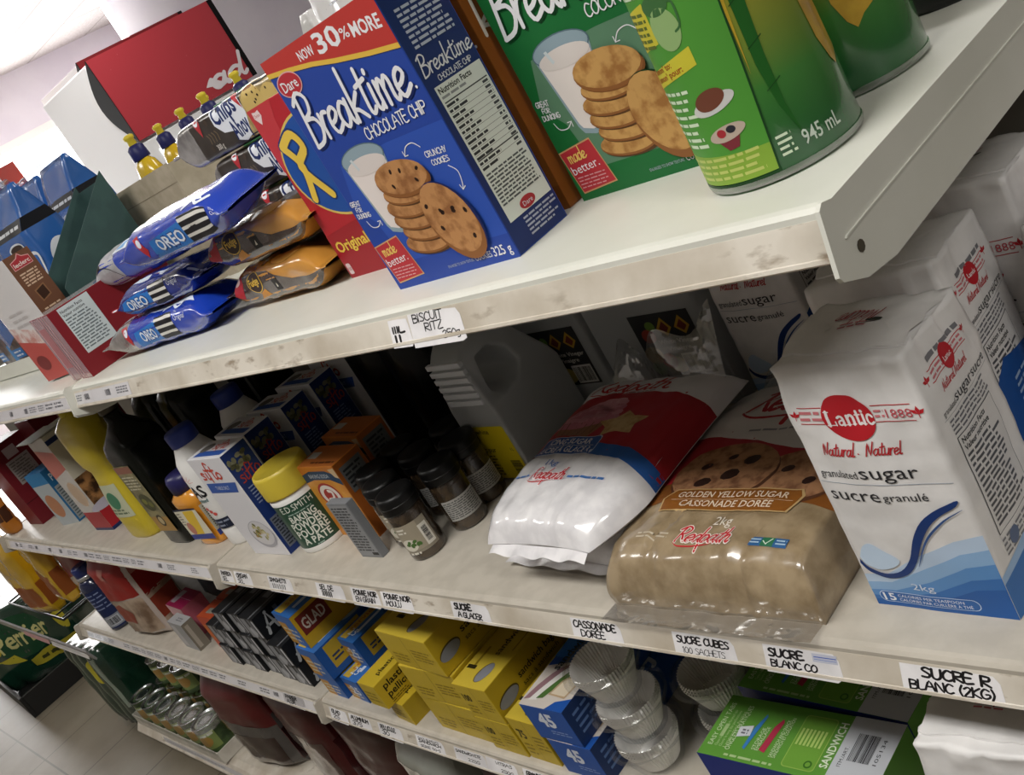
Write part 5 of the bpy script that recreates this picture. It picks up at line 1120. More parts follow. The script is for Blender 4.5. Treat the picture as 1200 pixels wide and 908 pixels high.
# ------------------------------------------------------------ spice jars
SPICE = noisy('ground_spice', '#2a211a', '#463828', 70, .25, 4, .4, .6, coat=.9)
def jar(loc, yaw, label, kind):
    root = empty('spice_jar', loc, yaw); tag(root, label, 'spice jar', 'dark capped spice jars'); r = .0235
    prof = [(r*.90, 0), (r*.98, .002), (r, .005), (r, .058), (r*.96, .064), (r*.88, .068)]
    mb = MB(); mb.lathe(prof, SPICE, 40)
    p = Pr(); a0 = R(-160+(38 if kind == 'front' else 18)); cyl = lambda u, v, o: Vector(((r+o+.0002)*math.cos(a0+u/r), (r+o+.0002)*math.sin(a0+u/r), v)); ud = lambda dg: R(dg+160)*r
    if kind == 'front':
        p.rect(ud(-140), .012, ud(-28), .052, ink('#8a8273'), 1); p.rect(ud(-140), .016, ud(-60), .052, ink('#9a917f'), 2); p.lines(ud(-128), .040, ud(-96), .049, 2, ink('#d9d4c8'), 3, .5, .1)
        p.ell(ud(-112), .024, .0105, .0085, ink('#cfcabc'), 3); 
        for k in range(7): p.ell(ud(-116)+.0025*k, .025+.003*math.sin(k*2), .003, .0022, ink('#4a6a34' if kind == 'front' else '#222'), 4, k*50, 8)
        p.rect(ud(-62), .016, ud(-34), .044, ink('#d4d0c6'), 3); p.bars(ud(-58), .019, ud(-38), .041, BLACK, 4, False); p.lines(ud(-130), .010, ud(-90), .0138, 1, ink('#d9d4c8'), 3, .7, .1)
    else:
        p.rect(ud(-105), .016, ud(15), .044, ink('#a9a8a4'), 1); p.lines(ud(-102), .018, ud(12), .042, 9, ink('#5a5a58'), 2, .5, .1)
        for dg in (-60, -22): p.rect(ud(dg), .017, ud(dg)+.0004, .043, ink('#6a6a68'), 2)
    p.lay(mb, cyl, (.003, None)); mb.build('jar_body', root, fix=False)
    mb = MB(); mb.lathe([(r*.86, .066), (r*1.02, .0662), (r*1.03, .068), (r*1.03, .084), (r*.99, .0875), (r*.80, .0885), (.001, .0887)], M('#0d0d0e', .4, 0, 0, .3), 44); cp = mb.build('cap', root)
    mb = MB(); mb.lathe([(r*1.032, .0755), (r*1.05, .0757), (r*1.05, .0765), (r*1.032, .0767)], M('#141415', .3), 44, cap=False); mb.build('cap_rim', cp)
for x, y, yw, lb, k in ((-1.025, .513, 0, 'foremost spice jar with green herb label and barcode', 'front'), (-1.080, .533, 8, 'spice jar just left of the foremost barcode jar, partly hidden by it', 'front'), (-1.128, .557, 16, 'leftmost spice jar, next to the baking soda box', 'front'),
                        (-1.000, .567, 0, 'spice jar with grey text label, behind the foremost jar', 'text'), (-1.010, .614, 5, 'spice jar with grey text label, right beside the yellow vinegar label', 'text'), (-1.072, .592, 0, 'black spice jar cap in the middle of the cluster', 'text'), (-1.130, .607, 0, 'black spice jar cap behind the leftmost jar', 'text'), (-1.064, .645, 0, 'rearmost black spice jar cap of the cluster', 'text')):
    jar((x, y, MID), yw, lb, k)
p = Pr(); p.rect(.002, .003, .044, .083, ink('#8b8d90'), 1); p.lines(.005, .010, .041, .080, 16, ink('#34363a'), 2, .5, .2); p.rect(.030, .0045, .043, .009, BLACK, 2)
o = carton('yeast_packet', .046, .012, .086, {}, ink('#7c7e82'), {'front': p}, (-1.124, .490, MID), 2); tag(o, 'thin grey packet covered in small print, standing before the spice jars', 'packet')
# tall dark jars at the back
DARK = M('#0c0d0c', .25, 0, 0, .3)
def darkbottle(name, label, cat, loc, r, h, sq=False, group=None):
    root = empty(name, loc); tag(root, label, cat, group)
    mb = MB(); mb.lathe([(r*.92, 0), (r, .006), (r, h*.72), (r*.85, h*.80), (r*.40, h*.90), (r*.36, h*.985)], DARK, 36); mb.build('glass_body', root)
    mb = MB(); mb.lathe([(r*.40, h*.94), (r*.42, h*.945), (r*.42, h), (r*.38, h*1.004)], M('#1c1a18', .4), 28); mb.build('cap', root)
darkbottle('sauce_bottle', 'tall dark bottle in the shadow behind the spice jars', 'bottle', (-1.16, .74, MID), .055, .285, group='dark bottles at the back')
darkbottle('sauce_bottle', 'tall dark bottle in the shadow between salt boxes and spice jars', 'bottle', (-1.285, .755, MID), .050, .28, group='dark bottles at the back')
# ------------------------------------------------------------ baking goods
p = Pr(); OR_ = ink('#c8792e')
p.rect(0, 0, .096, .095, noisy('orange_burst_print', '#c87a2a', '#dca040', 20, .4, 2, .3, .7), 1); p.poly([(0, .100), (.03, .108), (.07, .108), (.096, .100), (.096, .085), (.07, .094), (.03, .094), (0, .088)], ink('#26405e'), 2); p.text('BAKING SODA', .048, .097, .006, ink('#c9d0d6'), 3, w=.05, align='c')
p.ell(.046, .068, .027, .021, ink('#a83a34'), 3); p.ell(.046, .068, .023, .0175, ink('#e0d8d0'), 4); p.ell(.046, .068, .015, .0115, ink('#a83a34'), 5); p.stroke([(.038, .062), (.050, .064), (.054, .074), (.046, .076)], .005, ink('#e8e0d8'), 6)
p.poly([(.080, .110), (.096, .112), (.096, .096), (.088, .098)], ink('#d4b890'), 3); p.text('454 g', .03, .012, .008, ink('#e8e0d8'), 3, w=.03)
tp = Pr(); tp.rect(.006, .018, .030, .032, ink('#c0bcb8'), 1); tp.lines(.03, .006, .09, .012, 1, ink('#5a2a14'), 1, .6, 0); tp.rect(.048, 0, .0485, .047, ink('#8a4a1c'), 1)
sd = Pr(); sd.rect(.006, .068, .042, .106, ink('#6a6c6c'), 1); sd.lines(.009, .072, .040, .102, 5, ink('#2c2e30'), 2, .5, .2)
soda_art = {'front': p, 'top': tp, 'right': sd}
for x, y, yw, lb in ((-1.201, .527, 0, 'orange baking soda box next to the yellow-capped tin'), (-1.226, .592, -2.5, 'orange baking soda box behind the other orange one')):
    o = carton('baking_soda_box', .096, .047, .115, {'right': ink('#a55a24'), 'top': ink('#b86a30')}, OR_, soda_art, (x, y, MID), yw); tag(o, lb, 'baking soda box', 'orange baking soda boxes')
root = empty('baking_powder_tin', (-1.282, .523, MID)); tag(root, 'white and dark green baking powder tin with yellow lid', 'tin'); r = .0372
mb = MB(); GRN = M('#1c4634', .35, 0, .3); mb.lathe([(r*.97, 0), (r, .002), (r, .009), (r, .080), (r, .092)], WHITE, 56, mats=[WHITE, WHITE, GRN, WHITE])
p = Pr(); a0 = R(-160); cyl = lambda u, v, o: Vector(((r+o)*math.cos(a0+u/r), (r+o)*math.sin(a0+u/r), v)); ud = lambda dg: R(dg+160)*r; CW = ink('#d9dcd2')
p.text('E.D.SMITH', ud(-40), .0685, .0092, CW, 2, w=.050, align='c'); p.lines(ud(-68), .0625, ud(-12), .0655, 1, ink('#9ab0a4'), 2, .5, 0)
for s, v, h_, w_ in (('BAKING', .0515, .0098, .040), ('POWDER', .039, .011, .050), ('POUDRE', .0265, .011, .050), ('À PÂTE', .0145, .0098, .043)): p.text(s, ud(-40), v, h_, CW, 3, w=w_, align='c', bold=.022)
p.lines(ud(-48), .0095, ud(-32), .012, 1, ink('#9ab0a4'), 2, .7, 0); p.lines(ud(10), .015, ud(60), .07, 12, ink('#8aa498'), 2, .4)
p.lay(mb, cyl, (.003, None)); mb.build('tin_body', root, fix=False)
mb = MB(); mb.lathe([(r*1.0, .090), (r*1.045, .0905), (r*1.05, .093), (r*1.05, .121), (r*1.01, .126), (r*.96, .1265), (r*.94, .1255), (.001, .1255)], M('#cdb63a', .45, 0, .1), 56); mb.build('yellow_lid', root)
# salt boxes
SB = '#1f3572'
def sifto_art(h):
    p = Pr(); RD = ink('#c2402f'); W = ink('#e2e1e4')
    k = h/.172
    p.script('s', .012, .137*k, .022, RD, 2, w=.013, wt=.0034); p.script('i', .026, .137*k, .022, RD, 2, w=.009, wt=.0034); p.script('f', .033, .139*k, .026, RD, 2, w=.013, wt=.0034); p.script('t', .046, .137*k, .024, RD, 2, w=.012, wt=.0034); p.script('o', .058, .137*k, .022, RD, 2, w=.015, wt=.0034)
    p.poly([(.006, .113*k), (.088, .113*k), (.098, .130*k), (.010, .130*k)], ink('#2f55a4'), 2); p.text('TABLE SALT', .05, .1185*k, .006, ink('#c9d2e6'), 3, w=.04, align='c')
    p.ell(.066, .038, .034, .024, ink('#a9a8b0'), 3, 5); p.ell(.066, .040, .031, .021, ink('#cfcdd0'), 4, 5); rg = random.Random(4)
    for q in range(34):
        a, d_ = rg.uniform(0, 6.28), rg.uniform(0, .8)**.7; p.ell(.066+.026*d_*math.cos(a), .042+.016*d_*math.sin(a), .0042, .0026, ink(rg.choice(('#b9ae7a', '#9a9a58', '#c9c098', '#6a6a3a', '#a88a50'))), 5+q % 3, rg.uniform(0, 180), 8)
    sd = Pr(); rg = random.Random(9)
    for q in range(14): sd.ell(.006+rg.random()*.034, (.142+rg.random()*.018)*k, .005, .0035, ink(rg.choice(('#7a7a62', '#55563e', '#8a8a78'))), 2, rg.uniform(0, 90), 8)
    sd.script('sifto', .007, .122*k, .022, ink('#a83a34'), 3, w=.034, wt=.0019); sd.lines(.008, .085*k, .040, .115*k, 6, ink('#7f8cb4'), 2, .4, .3); sd.rect(.006, .010, .030, .06, ink('#6f7480'), 2); sd.lines(.008, .012, .028, .058, 10, ink('#30343c'), 3, .5)
    tp = Pr(); tp.poly([(.012, .006), (.095, .006), (.098, .018), (.016, .018)], ink('#2f55a4'), 1); tp.ell(.026, .026, .015, .010, ink('#6a6662'), 2, 20); tp.script('sifto', .046, .022, .020, RD, 2, w=.04, wt=.0022)
    return {'front': p, 'right': sd, 'top': tp}
A1, A2 = sifto_art(.172), sifto_art(.16)
for x, y, yw, w, d, h, lb in ((-1.375, .478, 1.8, .103, .045, .172, 'foremost white and blue table salt box, its front fully visible'), (-1.424, .546, -2, .105, .047, .162, 'second salt box from the front of the row'), (-1.417, .608, 2, .104, .047, .160, 'third salt box from the front of the row'), (-1.415, .667, -.7, .108, .046, .162, 'fourth salt box from the front, dark at the back of the shelf'), (-1.395, .728, 1, .108, .046, .182, 'rearmost and tallest salt box under the top shelf')):
    o = carton('salt_box', w, d, h, {'right': ink(SB)}, ink('#dcdbe0'), A1 if h > .165 else A2, (x, y, MID), yw); tag(o, lb, 'salt box', 'table salt boxes')
# bottles at the left
def saltbottle(loc, label):
    root = empty('salt_shaker_bottle', loc); tag(root, label, 'bottle', 'white plastic bottles with blue caps'); r = .036
    mb = MB(); mb.lathe([(r*.95, 0), (r, .004), (r, .03), (r*.97, .034), (r*.97, .05), (r, .054), (r, .125), (r*.92, .15), (r*.62, .172), (r*.56, .178)], WHITE, 40)
    p = Pr(); a0 = R(-170); cyl = lambda u, v, o: Vector(((r+o+.0002)*math.cos(a0+u/r), (r+o+.0002)*math.sin(a0+u/r), v)); ud = lambda dg: R(dg+170)*r
    p.rect(ud(-170), .034, ud(30), .052, ink('#20273a'), 2); p.lines(ud(-130), .036, ud(-40), .05, 2, ink('#8a92a6'), 3, .4)
    p.text('AS', ud(-78), .094, .020, BLACK, 3, w=.030, align='c', bold=.022)
    for k in range(7): p.stroke([(ud(-92)+.004*math.cos(R(25*k)), .122+.004*math.sin(R(25*k))), (ud(-92)+.015*math.cos(R(25*k)), .122+.015*math.sin(R(25*k)))], .003, ink('#d0504a'), 3, False, True)
    p.text('iodized', ud(-82), .085, .006, ink('#3a6a6a'), 3, w=.024, align='c', bold=.018)
    for k in range(3): p.ell(ud(-90+k*9), .072-k*.005, .004, .003, ink('#c8504a'), 3)
    p.lay(mb, cyl, (.004, None)); mb.build('bottle', root, fix=False)
    mb = MB(); mb.lathe([(.0215, .174), (.023, .1745), (.023, .195), (.0215, .198), (.001, .1982)], M('#2b3f96', .4), 36, wob=lambda rr, z, a: rr*(1+.015*(int(a*9) % 2)) if rr > .0225 else rr); mb.build('blue_cap', root)
saltbottle((-1.516, .524, MID), 'white bottle with blue cap lettered AS, left of the salt boxes')
saltbottle((-1.535, .625, MID), 'white bottle with blue cap standing behind the salt boxes')
root = empty('seasoning_bottle', (-1.602, .516, MID), 6); tag(root, 'orange bottle with purple cap and yellow label, beside the dark oil bottle', 'bottle')
mb = MB(); OB = M('#d9922e', .25, 0, .7); r = .041
sq = lambda rr, z, a: rr*(abs(math.cos(a))**3.2+abs(math.sin(a))**3.2)**(-1/3.2)
mb.lathe([(r*.92, 0), (r*.98, .004), (r*.98, .012), (r*.95, .016), (r*.95, .072), (r*.99, .076), (r*.98, .088), (r*.72, .097), (r*.62, .099)], OB, 48, .95, .8, wob=sq)
p = Pr(); p.rect(.004, .014, .074, .073, ink('#d8d2bc'), 1); p.rect(.004, .014, .074, .024, ink('#34408a'), 2); p.rect(.004, .071, .074, .0745, ink('#20223a'), 2); p.poly([(.024, .024), (.05, .024), (.064, .070), (.030, .070)], ink('#dcb83a'), 2); p.ell(.022, .036, .010, .012, ink('#b97a6a'), 3); p.lines(.006, .042, .022, .068, 5, ink('#8a8478'), 3, .5)
p.lay(mb, lambda u, v, o: Vector((u-.039, -.0325-o, v))); p2 = Pr(); p2.rect(.004, .014, .056, .073, ink('#b9b4a0'), 1); p2.rect(.004, .014, .056, .024, ink('#34408a'), 2); p2.lines(.008, .028, .052, .070, 11, ink('#55524a'), 2, .5, .1); p2.lay(mb, lambda u, v, o: Vector((.0385+o, u-.030, v)))
mb.build('bottle', root, fix=False)
mb = MB(); mb.lathe([(.0265, .097), (.028, .0975), (.028, .118), (.025, .126), (.001, .1265)], M('#221f55', .4), 40, wob=lambda rr, z, a: rr*(1+.02*(int(a*8) % 2)) if rr > .026 else rr); mb.build('purple_cap', root)
# oil bottle
OIL = M('#0d0f0a', .2, 0, 0, .35)
def oil(loc, yaw, label, h=.262, lab=True):
    root = empty('oil_bottle', loc, yaw); tag(root, label, 'oil bottle', 'dark green oil bottles'); r = .042
    def wob(rr, z, a):
        k = 1 if z < h*.70 else max(0, 1-(z-h*.70)/(h*.14)); e = 2+4*k; return rr*(abs(math.cos(a))**e+abs(math.sin(a))**e)**(-1/e)
    mb = MB(); mb.lathe([(r*.92, 0), (r, .006), (r, h*.70), (r*.93, h*.76), (r*.62, h*.83), (r*.36, h*.88), (r*.34, h*.97)], OIL, 56, wob=wob); 
    if lab:
        p = Pr(); LB = noisy('olive_label_print', '#5f5a40', '#8d855f', 60, .4, 4, .4, .6); p.rect(.006, .03, .07, .165, LB, 1); p.rect(.008, .150, .068, .163, ink('#8a5a4a'), 2); p.lines(.012, .115, .064, .145, 5, ink('#c9c4ac'), 2, .4); p.ell(.038, .090, .022, .018, ink('#4a4a30'), 2); p.ell(.030, .092, .008, .006, ink('#7a7a3a'), 3); p.ell(.046, .086, .008, .006, ink('#6a6a34'), 3); p.rect(.006, .030, .07, .060, ink('#a8844a'), 2); p.ell(.038, .052, .012, .012, ink('#3a3226'), 3); p.ell(.038, .052, .008, .008, ink('#b9a880'), 4)
        p.lay(mb, lambda u, v, o: Vector((u-.038, -.0425-o, v)))
    mb.build('glass_body', root, fix=False)
    mb = MB(); mb.lathe([(r*.37, h*.94), (r*.40, h*.945), (r*.40, h*1.04), (r*.36, h*1.05)], M('#4a4438', .35, .3), 28); mb.build('screw_cap', root)
oil((-1.716, .522, MID), 3, 'dark olive oil bottle with faded label, between the yellow and orange bottles', .262)
oil((-1.675, .625, MID), -5, 'dark oil bottle behind the orange seasoning bottle', .285, False)
oil((-1.80, .63, MID), 4, 'dark oil bottle behind the yellow bottle', .285, False)
oil((-1.635, .735, MID), 0, 'dark oil bottle far back behind the white blue-capped bottle', .285, False)
# yellow jug-like bottle
root = empty('lemon_cleaner_bottle', (-1.905, .515, MID), 4); tag(root, 'tall flat yellow plastic bottle left of the dark olive oil', 'bottle')
mb = MB(); YB = M('#cbb52c', .4, 0, .3)
def yw_(rr, z, a):
    e = 3.2; return rr*(abs(math.cos(a))**e+abs(math.sin(a))**e)**(-1/e)
prof = [(.046, 0), (.050, .006), (.050, .05), (.045, .09), (.038, .130), (.037, .145), (.046, .160), (.050, .18), (.052, .225), (.050, .240), (.030, .256), (.016, .262)]
mb.lathe(prof, YB, 48, 1.08, .62, wob=yw_)
for v in mb.bm.verts: v.co.x += .10*max(0, v.co.z-.08)**1.3*2
p = Pr(); p.rect(.014, .05, .084, .118, ink('#b9bca0'), 1); p.ell(.05, .085, .02, .018, ink('#3a7a5a'), 2); p.lines(.02, .055, .08, .068, 2, ink("#55664a"), 2, .5)
def ysurf(u, v, o):
    a = R(-90)+(u-.05)/.045; rr = .050 if v < .05 else .050-.005*(v-.05)/.04 if v < .09 else .045-.007*(v-.09)/.04
    k = yw_(rr, v, a); return Vector((k*1.08*math.cos(a)+.10*max(0, v-.08)**1.3*2, k*.62*math.sin(a)-.0004-o, v))
p.lay(mb, ysurf, .005)
mb.build('bottle', root, fix=False)
mb = MB(); mb.lathe([(.016, .258), (.018, .259), (.017, .278), (.014, .281)], ink('#c9b83a'), 28, c=(.022, 0, 0)); mb.build('cap', root)
# pancake mix, small blue box, dark red boxes
fr = Pr(); fr.rect(0, 0, .09, .225, M('#d2cecb', .18, 0, .9), 1); fr.rect(0, 0, .09, .045, ink('#a02a30'), 2); fr.poly([(0, .13), (.09, .15), (.09, .19), (0, .2)], ink('#b86a60'), 2); fr.rect(0, 0, .09, .006, ink('#22305e'), 3); fr.ell(.05, .09, .03, .03, ink('#c0a890'), 2)
sd = Pr(); sd.rect(0, 0, .11, .052, ink('#a8262e'), 1); sd.rect(0, 0, .11, .007, ink('#22305e'), 2); sd.poly([(0, .052), (.075, .052), (.075, .125), (0, .125)], noisy('waffle_print', '#3a2416', '#a8784a', 50, .4, 3, .42, .6), 1); sd.ell(.02, .055, .03, .010, ink('#b9b4c4'), 2); sd.poly([(0, .205), (.11, .205), (.11, .215), (0, .215)], ink('#22305e'), 1); sd.lines(.08, .06, .105, .19, 16, ink('#a8a294'), 1, .4)
root = empty('pancake_mix_box', (-2.128, .498, MID), 3); tag(root, 'white pancake mix box with red foot and waffle picture, left of the yellow bottle', 'box')
carton('carton_body', .09, .11, .225, {}, ink('#c6bfae'), {'front': fr, 'right': sd}, (0, 0, 0), 0, parent=root)
mb = MB(); mb.box(-.044, .044, -.02, .045, .2262, .2285, ink('#bcb8b2'), .0008); mb.build('top_flap', root)
fr = Pr(); fr.rect(0, .0, .074, .135, ink('#a9b0b4'), 1); fr.rect(0, .105, .074, .135, ink('#2f78ac'), 2); fr.ell(.03, .05, .025, .03, ink('#b07a5a'), 2)
sd = Pr(); sd.rect(.004, .004, .066, .092, ink('#9aa0a2'), 1); sd.lines(.007, .008, .063, .088, 12, ink('#5a6062'), 2, .4); sd.text('POGO', .01, .105, .016, ink('#c9dae4'), 2, w=.045, bold=.02)
o = carton('snack_box', .074, .07, .135, {}, ink('#2a6a9c'), {'front': fr, 'right': sd}, (-2.370, .508, MID), 12); tag(o, 'small blue and grey snack box standing before the dark red boxes', 'box')
DR = ink('#6e1a22')
sd = Pr(); sd.rect(.02, .10, .075, .16, ink('#a39c98'), 1); sd.rect(.03, .165, .06, .19, ink('#b9a8a8'), 1); sd.lines(.024, .104, .072, .156, 8, ink('#6a6462'), 2, .4); sd.rect(0, .058, .09, .06, ink('#4a1016'), 1)
for x, y, h, lb in ((-2.60, .497, .205, 'dark red box with grey label at the left end of the middle shelf'), (-2.49, .585, .225, 'dark red box standing behind the small blue snack box'), (-2.30, .62, .215, 'dark red box in shadow between snack box and pancake mix')):
    o = carton('cereal_box', .095, .09, h, {}, DR, {'right': sd}, (x, y, MID), 2); tag(o, lb, 'box', 'dark red boxes')
# ------------------------------------------------------------ lower shelf
lantic((-.368, .440, LOW), 5, 'white paper sugar bag on the lower shelf beside the green sandwich boxes', 7, .200, low=.90)
# green sandwich bag boxes
GB = '#5a9038'
def green_top():
    p = Pr(); W = ink('#c2d2ae'); PK = ink('#a8324a')
    p.rect(.1385, 0, .188, .074, ink('#b9bcc2'), 1); p.bars(.149, .022, .1735, .060, BLACK, 2); p.text('105134', .1785, .026, .0035, BLACK, 2, w=.028, rot=90); p.text('ITM./ART.', .1475, .018, .0035, BLACK, 2, w=.022, rot=90)
    p.text('SANDWICH', .1365, .013, .0075, ink('#d3ddc8'), 2, w=.051, rot=90, bold=.02)
    p.text('EASY OPEN TABS', .0115, .012, .0052, W, 2, w=.052, rot=90); p.lines(.0135, .012, .018, .05, 1, ink('#9ab57e'), 2, .4)
    for k in range(3): p.text(('Open box along perforated tab', 'Ouvrir le long des perforations', 'Languettes faciles')[k], .0175+.005*k, .012, .0032, ink('#a5bf88'), 2, w=.044, rot=90)
    p.text('ONGLETS PRATIQUES', .0325, .010, .0052, W, 2, w=.054, rot=90)
    p.poly([(.045, .016), (.048, .014), (.0535, .055), (.0515, .058), (.046, .040)], ink('#3a78b4'), 3); p.poly([(.063, .017), (.070, .015), (.0735, .052), (.071, .056), (.066, .045)], PK, 3)
    p.text('STORAGE', .0585, .016, .0036, W, 3, w=.026, rot=90); p.text('EMBALLAGE', .0625, .016, .0036, W, 3, w=.028, rot=90); p.text('SANDWICH AND SNACK', .0795, .012, .0036, W, 3, w=.044, rot=90); p.text('SANDWICH ET COLLATION', .0835, .012, .0036, W, 3, w=.047, rot=90)
    p.rrect(.092, .006, .126, .066, .004, ink('#8fae52'), 2); p.rrect(.0928, .0068, .1252, .0652, .0036, ink('#6a9a3a'), 3)
    for k in range(7): p.lines(.095+.004*k, .022, .0975+.004*k, .060, 1, ink('#a5bf6a'), 4, .5, .2)
    p.ell(.118, .013, .0042, .0042, ink('#3a6a24'), 4); p.ell(.118, .013, .0025, .0025, ink('#6a9a3a'), 5)
    p.poly([(.032, .026), (.046, .030), (.0445, .042), (.0305, .038)], ink('#c9ccd2'), 5); p.lines(.035, .030, .042, .037, 2, ink('#6a6a72'), 6, .6, 0)
    p.lines(.03, .002, .085, .007, 1, ink('#a5bf88'), 2, .5)
    return p
GT = green_top()
fr = Pr(); fr.rect(0, 0, .188, .1, ink('#1f2f7a'), 1); fr.text('SANDWICH', .094, .03, .03, ink('#d9e2ee'), 2, w=.15, align='c', bold=.02)
for x, y, yw, lb in ((-.592, .4565, .6, 'nearer green sandwich bag box with price sticker on its top'), (-.594, .5375, -2.0, 'rear green sandwich bag box, half under the price rail')):
    o = carton('sandwich_bag_box', .188, .074, .1, {'front': ink('#1f2f7a'), 'back': ink('#1f2f7a')}, ink(GB), {'top': GT if y < .5 else None, 'front': fr} if y < .5 else {'top': GT, 'front': fr}, (x, y, LOW), yw); tag(o, lb, 'sandwich bag box', 'green sandwich bag boxes')
# baking cup clamshells
CUPW = noisy('fluted_paper', '#e6e2dc', '#efebe6', 60, .8)
CLAM = clear('clamshell_plastic', '#fafbfc', .02, .08, edge=.22)
def clam(loc, label, n=3):
    root = empty('baking_cup_pack', loc); tag(root, label, 'pack of baking cups', 'clear packs of white baking cups')
    for k in range(n):
        mb = MB(); z0 = .004*k
        prof = [(.001, .004+z0), (.022, .004+z0), (.0235, .005+z0), (.0365-.0004*k, .040+z0)]
        mb.lathe(prof, CUPW, 108, cap=False, wob=lambda rr, z, a: rr*(1+(.030*(1 if int(round(a/(2*math.pi)*108)) % 2 else -1) if rr > .023 else 0)), smooth=False); mb.build('paper_cup', root)
    mb = MB(); mb.lathe([(.001, .0), (.026, .0), (.029, .003), (.042, .038), (.0425, .041), (.0475, .042), (.048, .043)], CLAM, 48, cap=False, wob=lambda rr, z, a: rr*(1+.025*math.cos(4*a)) if rr > .044 else rr); mb.build('clear_tray', root)
    mb = MB(); mb.lathe([(.048, .0432), (.0475, .0442), (.0425, .0450), (.0415, .0485), (.036, .0515), (.001, .052)], CLAM, 48, cap=False, wob=lambda rr, z, a: rr*(1+.025*math.cos(4*a)) if rr > .044 else rr); mb.build('clear_lid', root)
for k, lb in enumerate(('lowest clear pack of white baking cups, by the blue 45 boxes', 'middle clear pack of white baking cups in the front stack', 'topmost clear pack of white baking cups in the front stack')): clam((-.822+.006*(k % 2), .503, LOW+.0530*k), lb)
for k, lb in enumerate(('lower clear pack of baking cups behind, close to the green boxes', 'upper clear pack of baking cups behind, close to the green boxes')): clam((-.738, .560, LOW+.0530*k), lb)
# blue "45" boxes
def city_art(w, d, h):
    fr = Pr(); W = ink('#d3d9e4'); fr.text('45', .020, h*.46, h*.36, W, 2, w=.027, bold=.04); fr.lines(.030, h*.22, w-.008, h*.36, 2, ink('#8aa0cc'), 2, .4)
    tp = Pr(); tp.poly([(0, 0), (w, 0), (w, .05), (w*.9, .08), (0, .06)], ink('#c4bcb4'), 1); tp.poly([(w, 0), (w, .02), (w*.72, .012), (w*.6, 0)], ink('#1f4f9e'), 2)
    tp.poly(smooth_line([(.002, .008), (.008, .030), (.020, .055), (.034, .066), (.036, .058), (.024, .040), (.014, .012)], 4), ink('#8a6a70'), 3); tp.poly(smooth_line([(.010, .008), (.018, .030), (.032, .058), (.042, .066), (.044, .056), (.032, .036), (.022, .010)], 4), ink('#d3d0cc'), 4); tp.poly(smooth_line([(.020, .012), (.030, .036), (.046, .064), (.050, .056), (.040, .036), (.030, .014)], 4), ink('#4a6a34'), 5)
    tp.poly([(.034, .020), (.040, .042), (.066, .066), (.069, .052), (.062, .018)], ink('#b09878'), 6); tp.poly([(.037, .022), (.043, .041), (.064, .060), (.066, .050), (.060, .021)], ink('#cfc2ac'), 7)
    tp.rect(0, .075, w, d, ink('#2f6ab4'), 1); tp.text('sandwichs', .022, .055, .012, ink('#22303c'), 8, w=.070, rot=82, bold=.02); tp.text('Sandwich', .040, .080, .010, ink('#20408a'), 8, w=.055, rot=86, bold=.02); tp.script('city', .064, .085, .030, W, 8, w=.055, wt=.006, rot=86)
    sd = Pr(); sd.poly([(0, 0), (.05, 0), (.09, h), (0, h)], ink('#18305e'), 1); sd.lines(.01, .01, .09, h-.01, 4, ink('#5a76a8'), 2, .4)
    return {'front': fr, 'top': tp, 'right': sd}
for k, (x, lb) in enumerate(((-.900, 'lower blue sandwich bag box numbered 45'), (-.908, 'upper blue sandwich bag box numbered 45 with a sandwich on its top'))):
    o = carton('sandwich_bag_box', .072, .20, .0545, {'front': ink('#22509e')}, ink('#22509e'), city_art(.072, .20, .0545), (x, .4545, LOW+.0555*k), .5+.6*k); tag(o, lb, 'sandwich bag box', 'blue sandwich bag boxes')
# yellow boxes
YB_, YT = '#bea42e', '#c3ab3a'
HOLE = ink('#7d7f86'); K = ink('#2a2410')
def ybox(w, d, h, front=None, sidetext='sandwich', toptext='sandwich bags', big=None):
    fr = Pr(); fr.rect(w*.50, .001, w*.507, h-.001, ink('#8a7418'), 1)
    if front: fr.text(front, w*.12, h*.52, h*.20, K, 2, w=w*.24, bold=.02)
    fr.lines(w*.1, h*.12, w*.42, h*.42, 3, ink('#8a7418'), 2, .4); fr.lines(w*.56, h*.3, w*.95, h*.66, 4, ink('#8a7418'), 2, .4)
    tp = Pr(); tp.ell(w*.62, .026, .010, .017, ink('#5c4d14'), 2, -14); tp.ell(w*.635, .026, .009, .0165, HOLE, 3, -14); tp.text(toptext, w*.62, .055, .011, K, 2, w=.085, rot=88, bold=.01); tp.text('1', w*.30, .028, .016, K, 2, w=.006, rot=90, bold=.02); tp.lines(w*.2, .01, w*.27, .09, 1, ink('#8a7418'), 2, .4); tp.lines(w*.86, .03, w*.9, .15, 1, ink('#8a7418'), 2, .4)
    sd = Pr(); sd.ell(.024, h*.42, .019, h*.17, ink('#4a3d10'), 2, 6); sd.ell(.0235, h*.40, .018, h*.15, HOLE, 3, 6); sd.text(sidetext, .050, h*.50, h*.17, K, 2, w=.075, bold=.015); sd.text('sacs à sandwich', .050, h*.28, h*.12, K, 2, w=.072); 
    if big: sd.text(big, .142, h*.42, h*.34, K, 2, w=.024, bold=.03)
    return {'front': fr, 'top': tp, 'right': sd}
YF_ = {'right': ink('#b3971f'), 'top': ink(YT)}
yg = 'yellow sandwich bag boxes'
aA = ybox(.120, .22, .059); aB = ybox(.067, .22, .0565, '100', 'sandwich bags', 'sandwich bags', '00'); aC = ybox(.058, .2, .072, '75')
for k, lb in enumerate(('bottom yellow sandwich box of the three-high left stack', 'middle yellow sandwich box of the three-high left stack', 'top yellow sandwich box of the left stack, holes showing on its side')):
    o = carton('sandwich_bag_box', .120, .22, .059, YF_, ink(YB_), aA, (-1.139+.003*(k % 2), .462, LOW+.0600*k), (-1, .5, -2.5)[k]); tag(o, lb, 'sandwich bag box', yg)
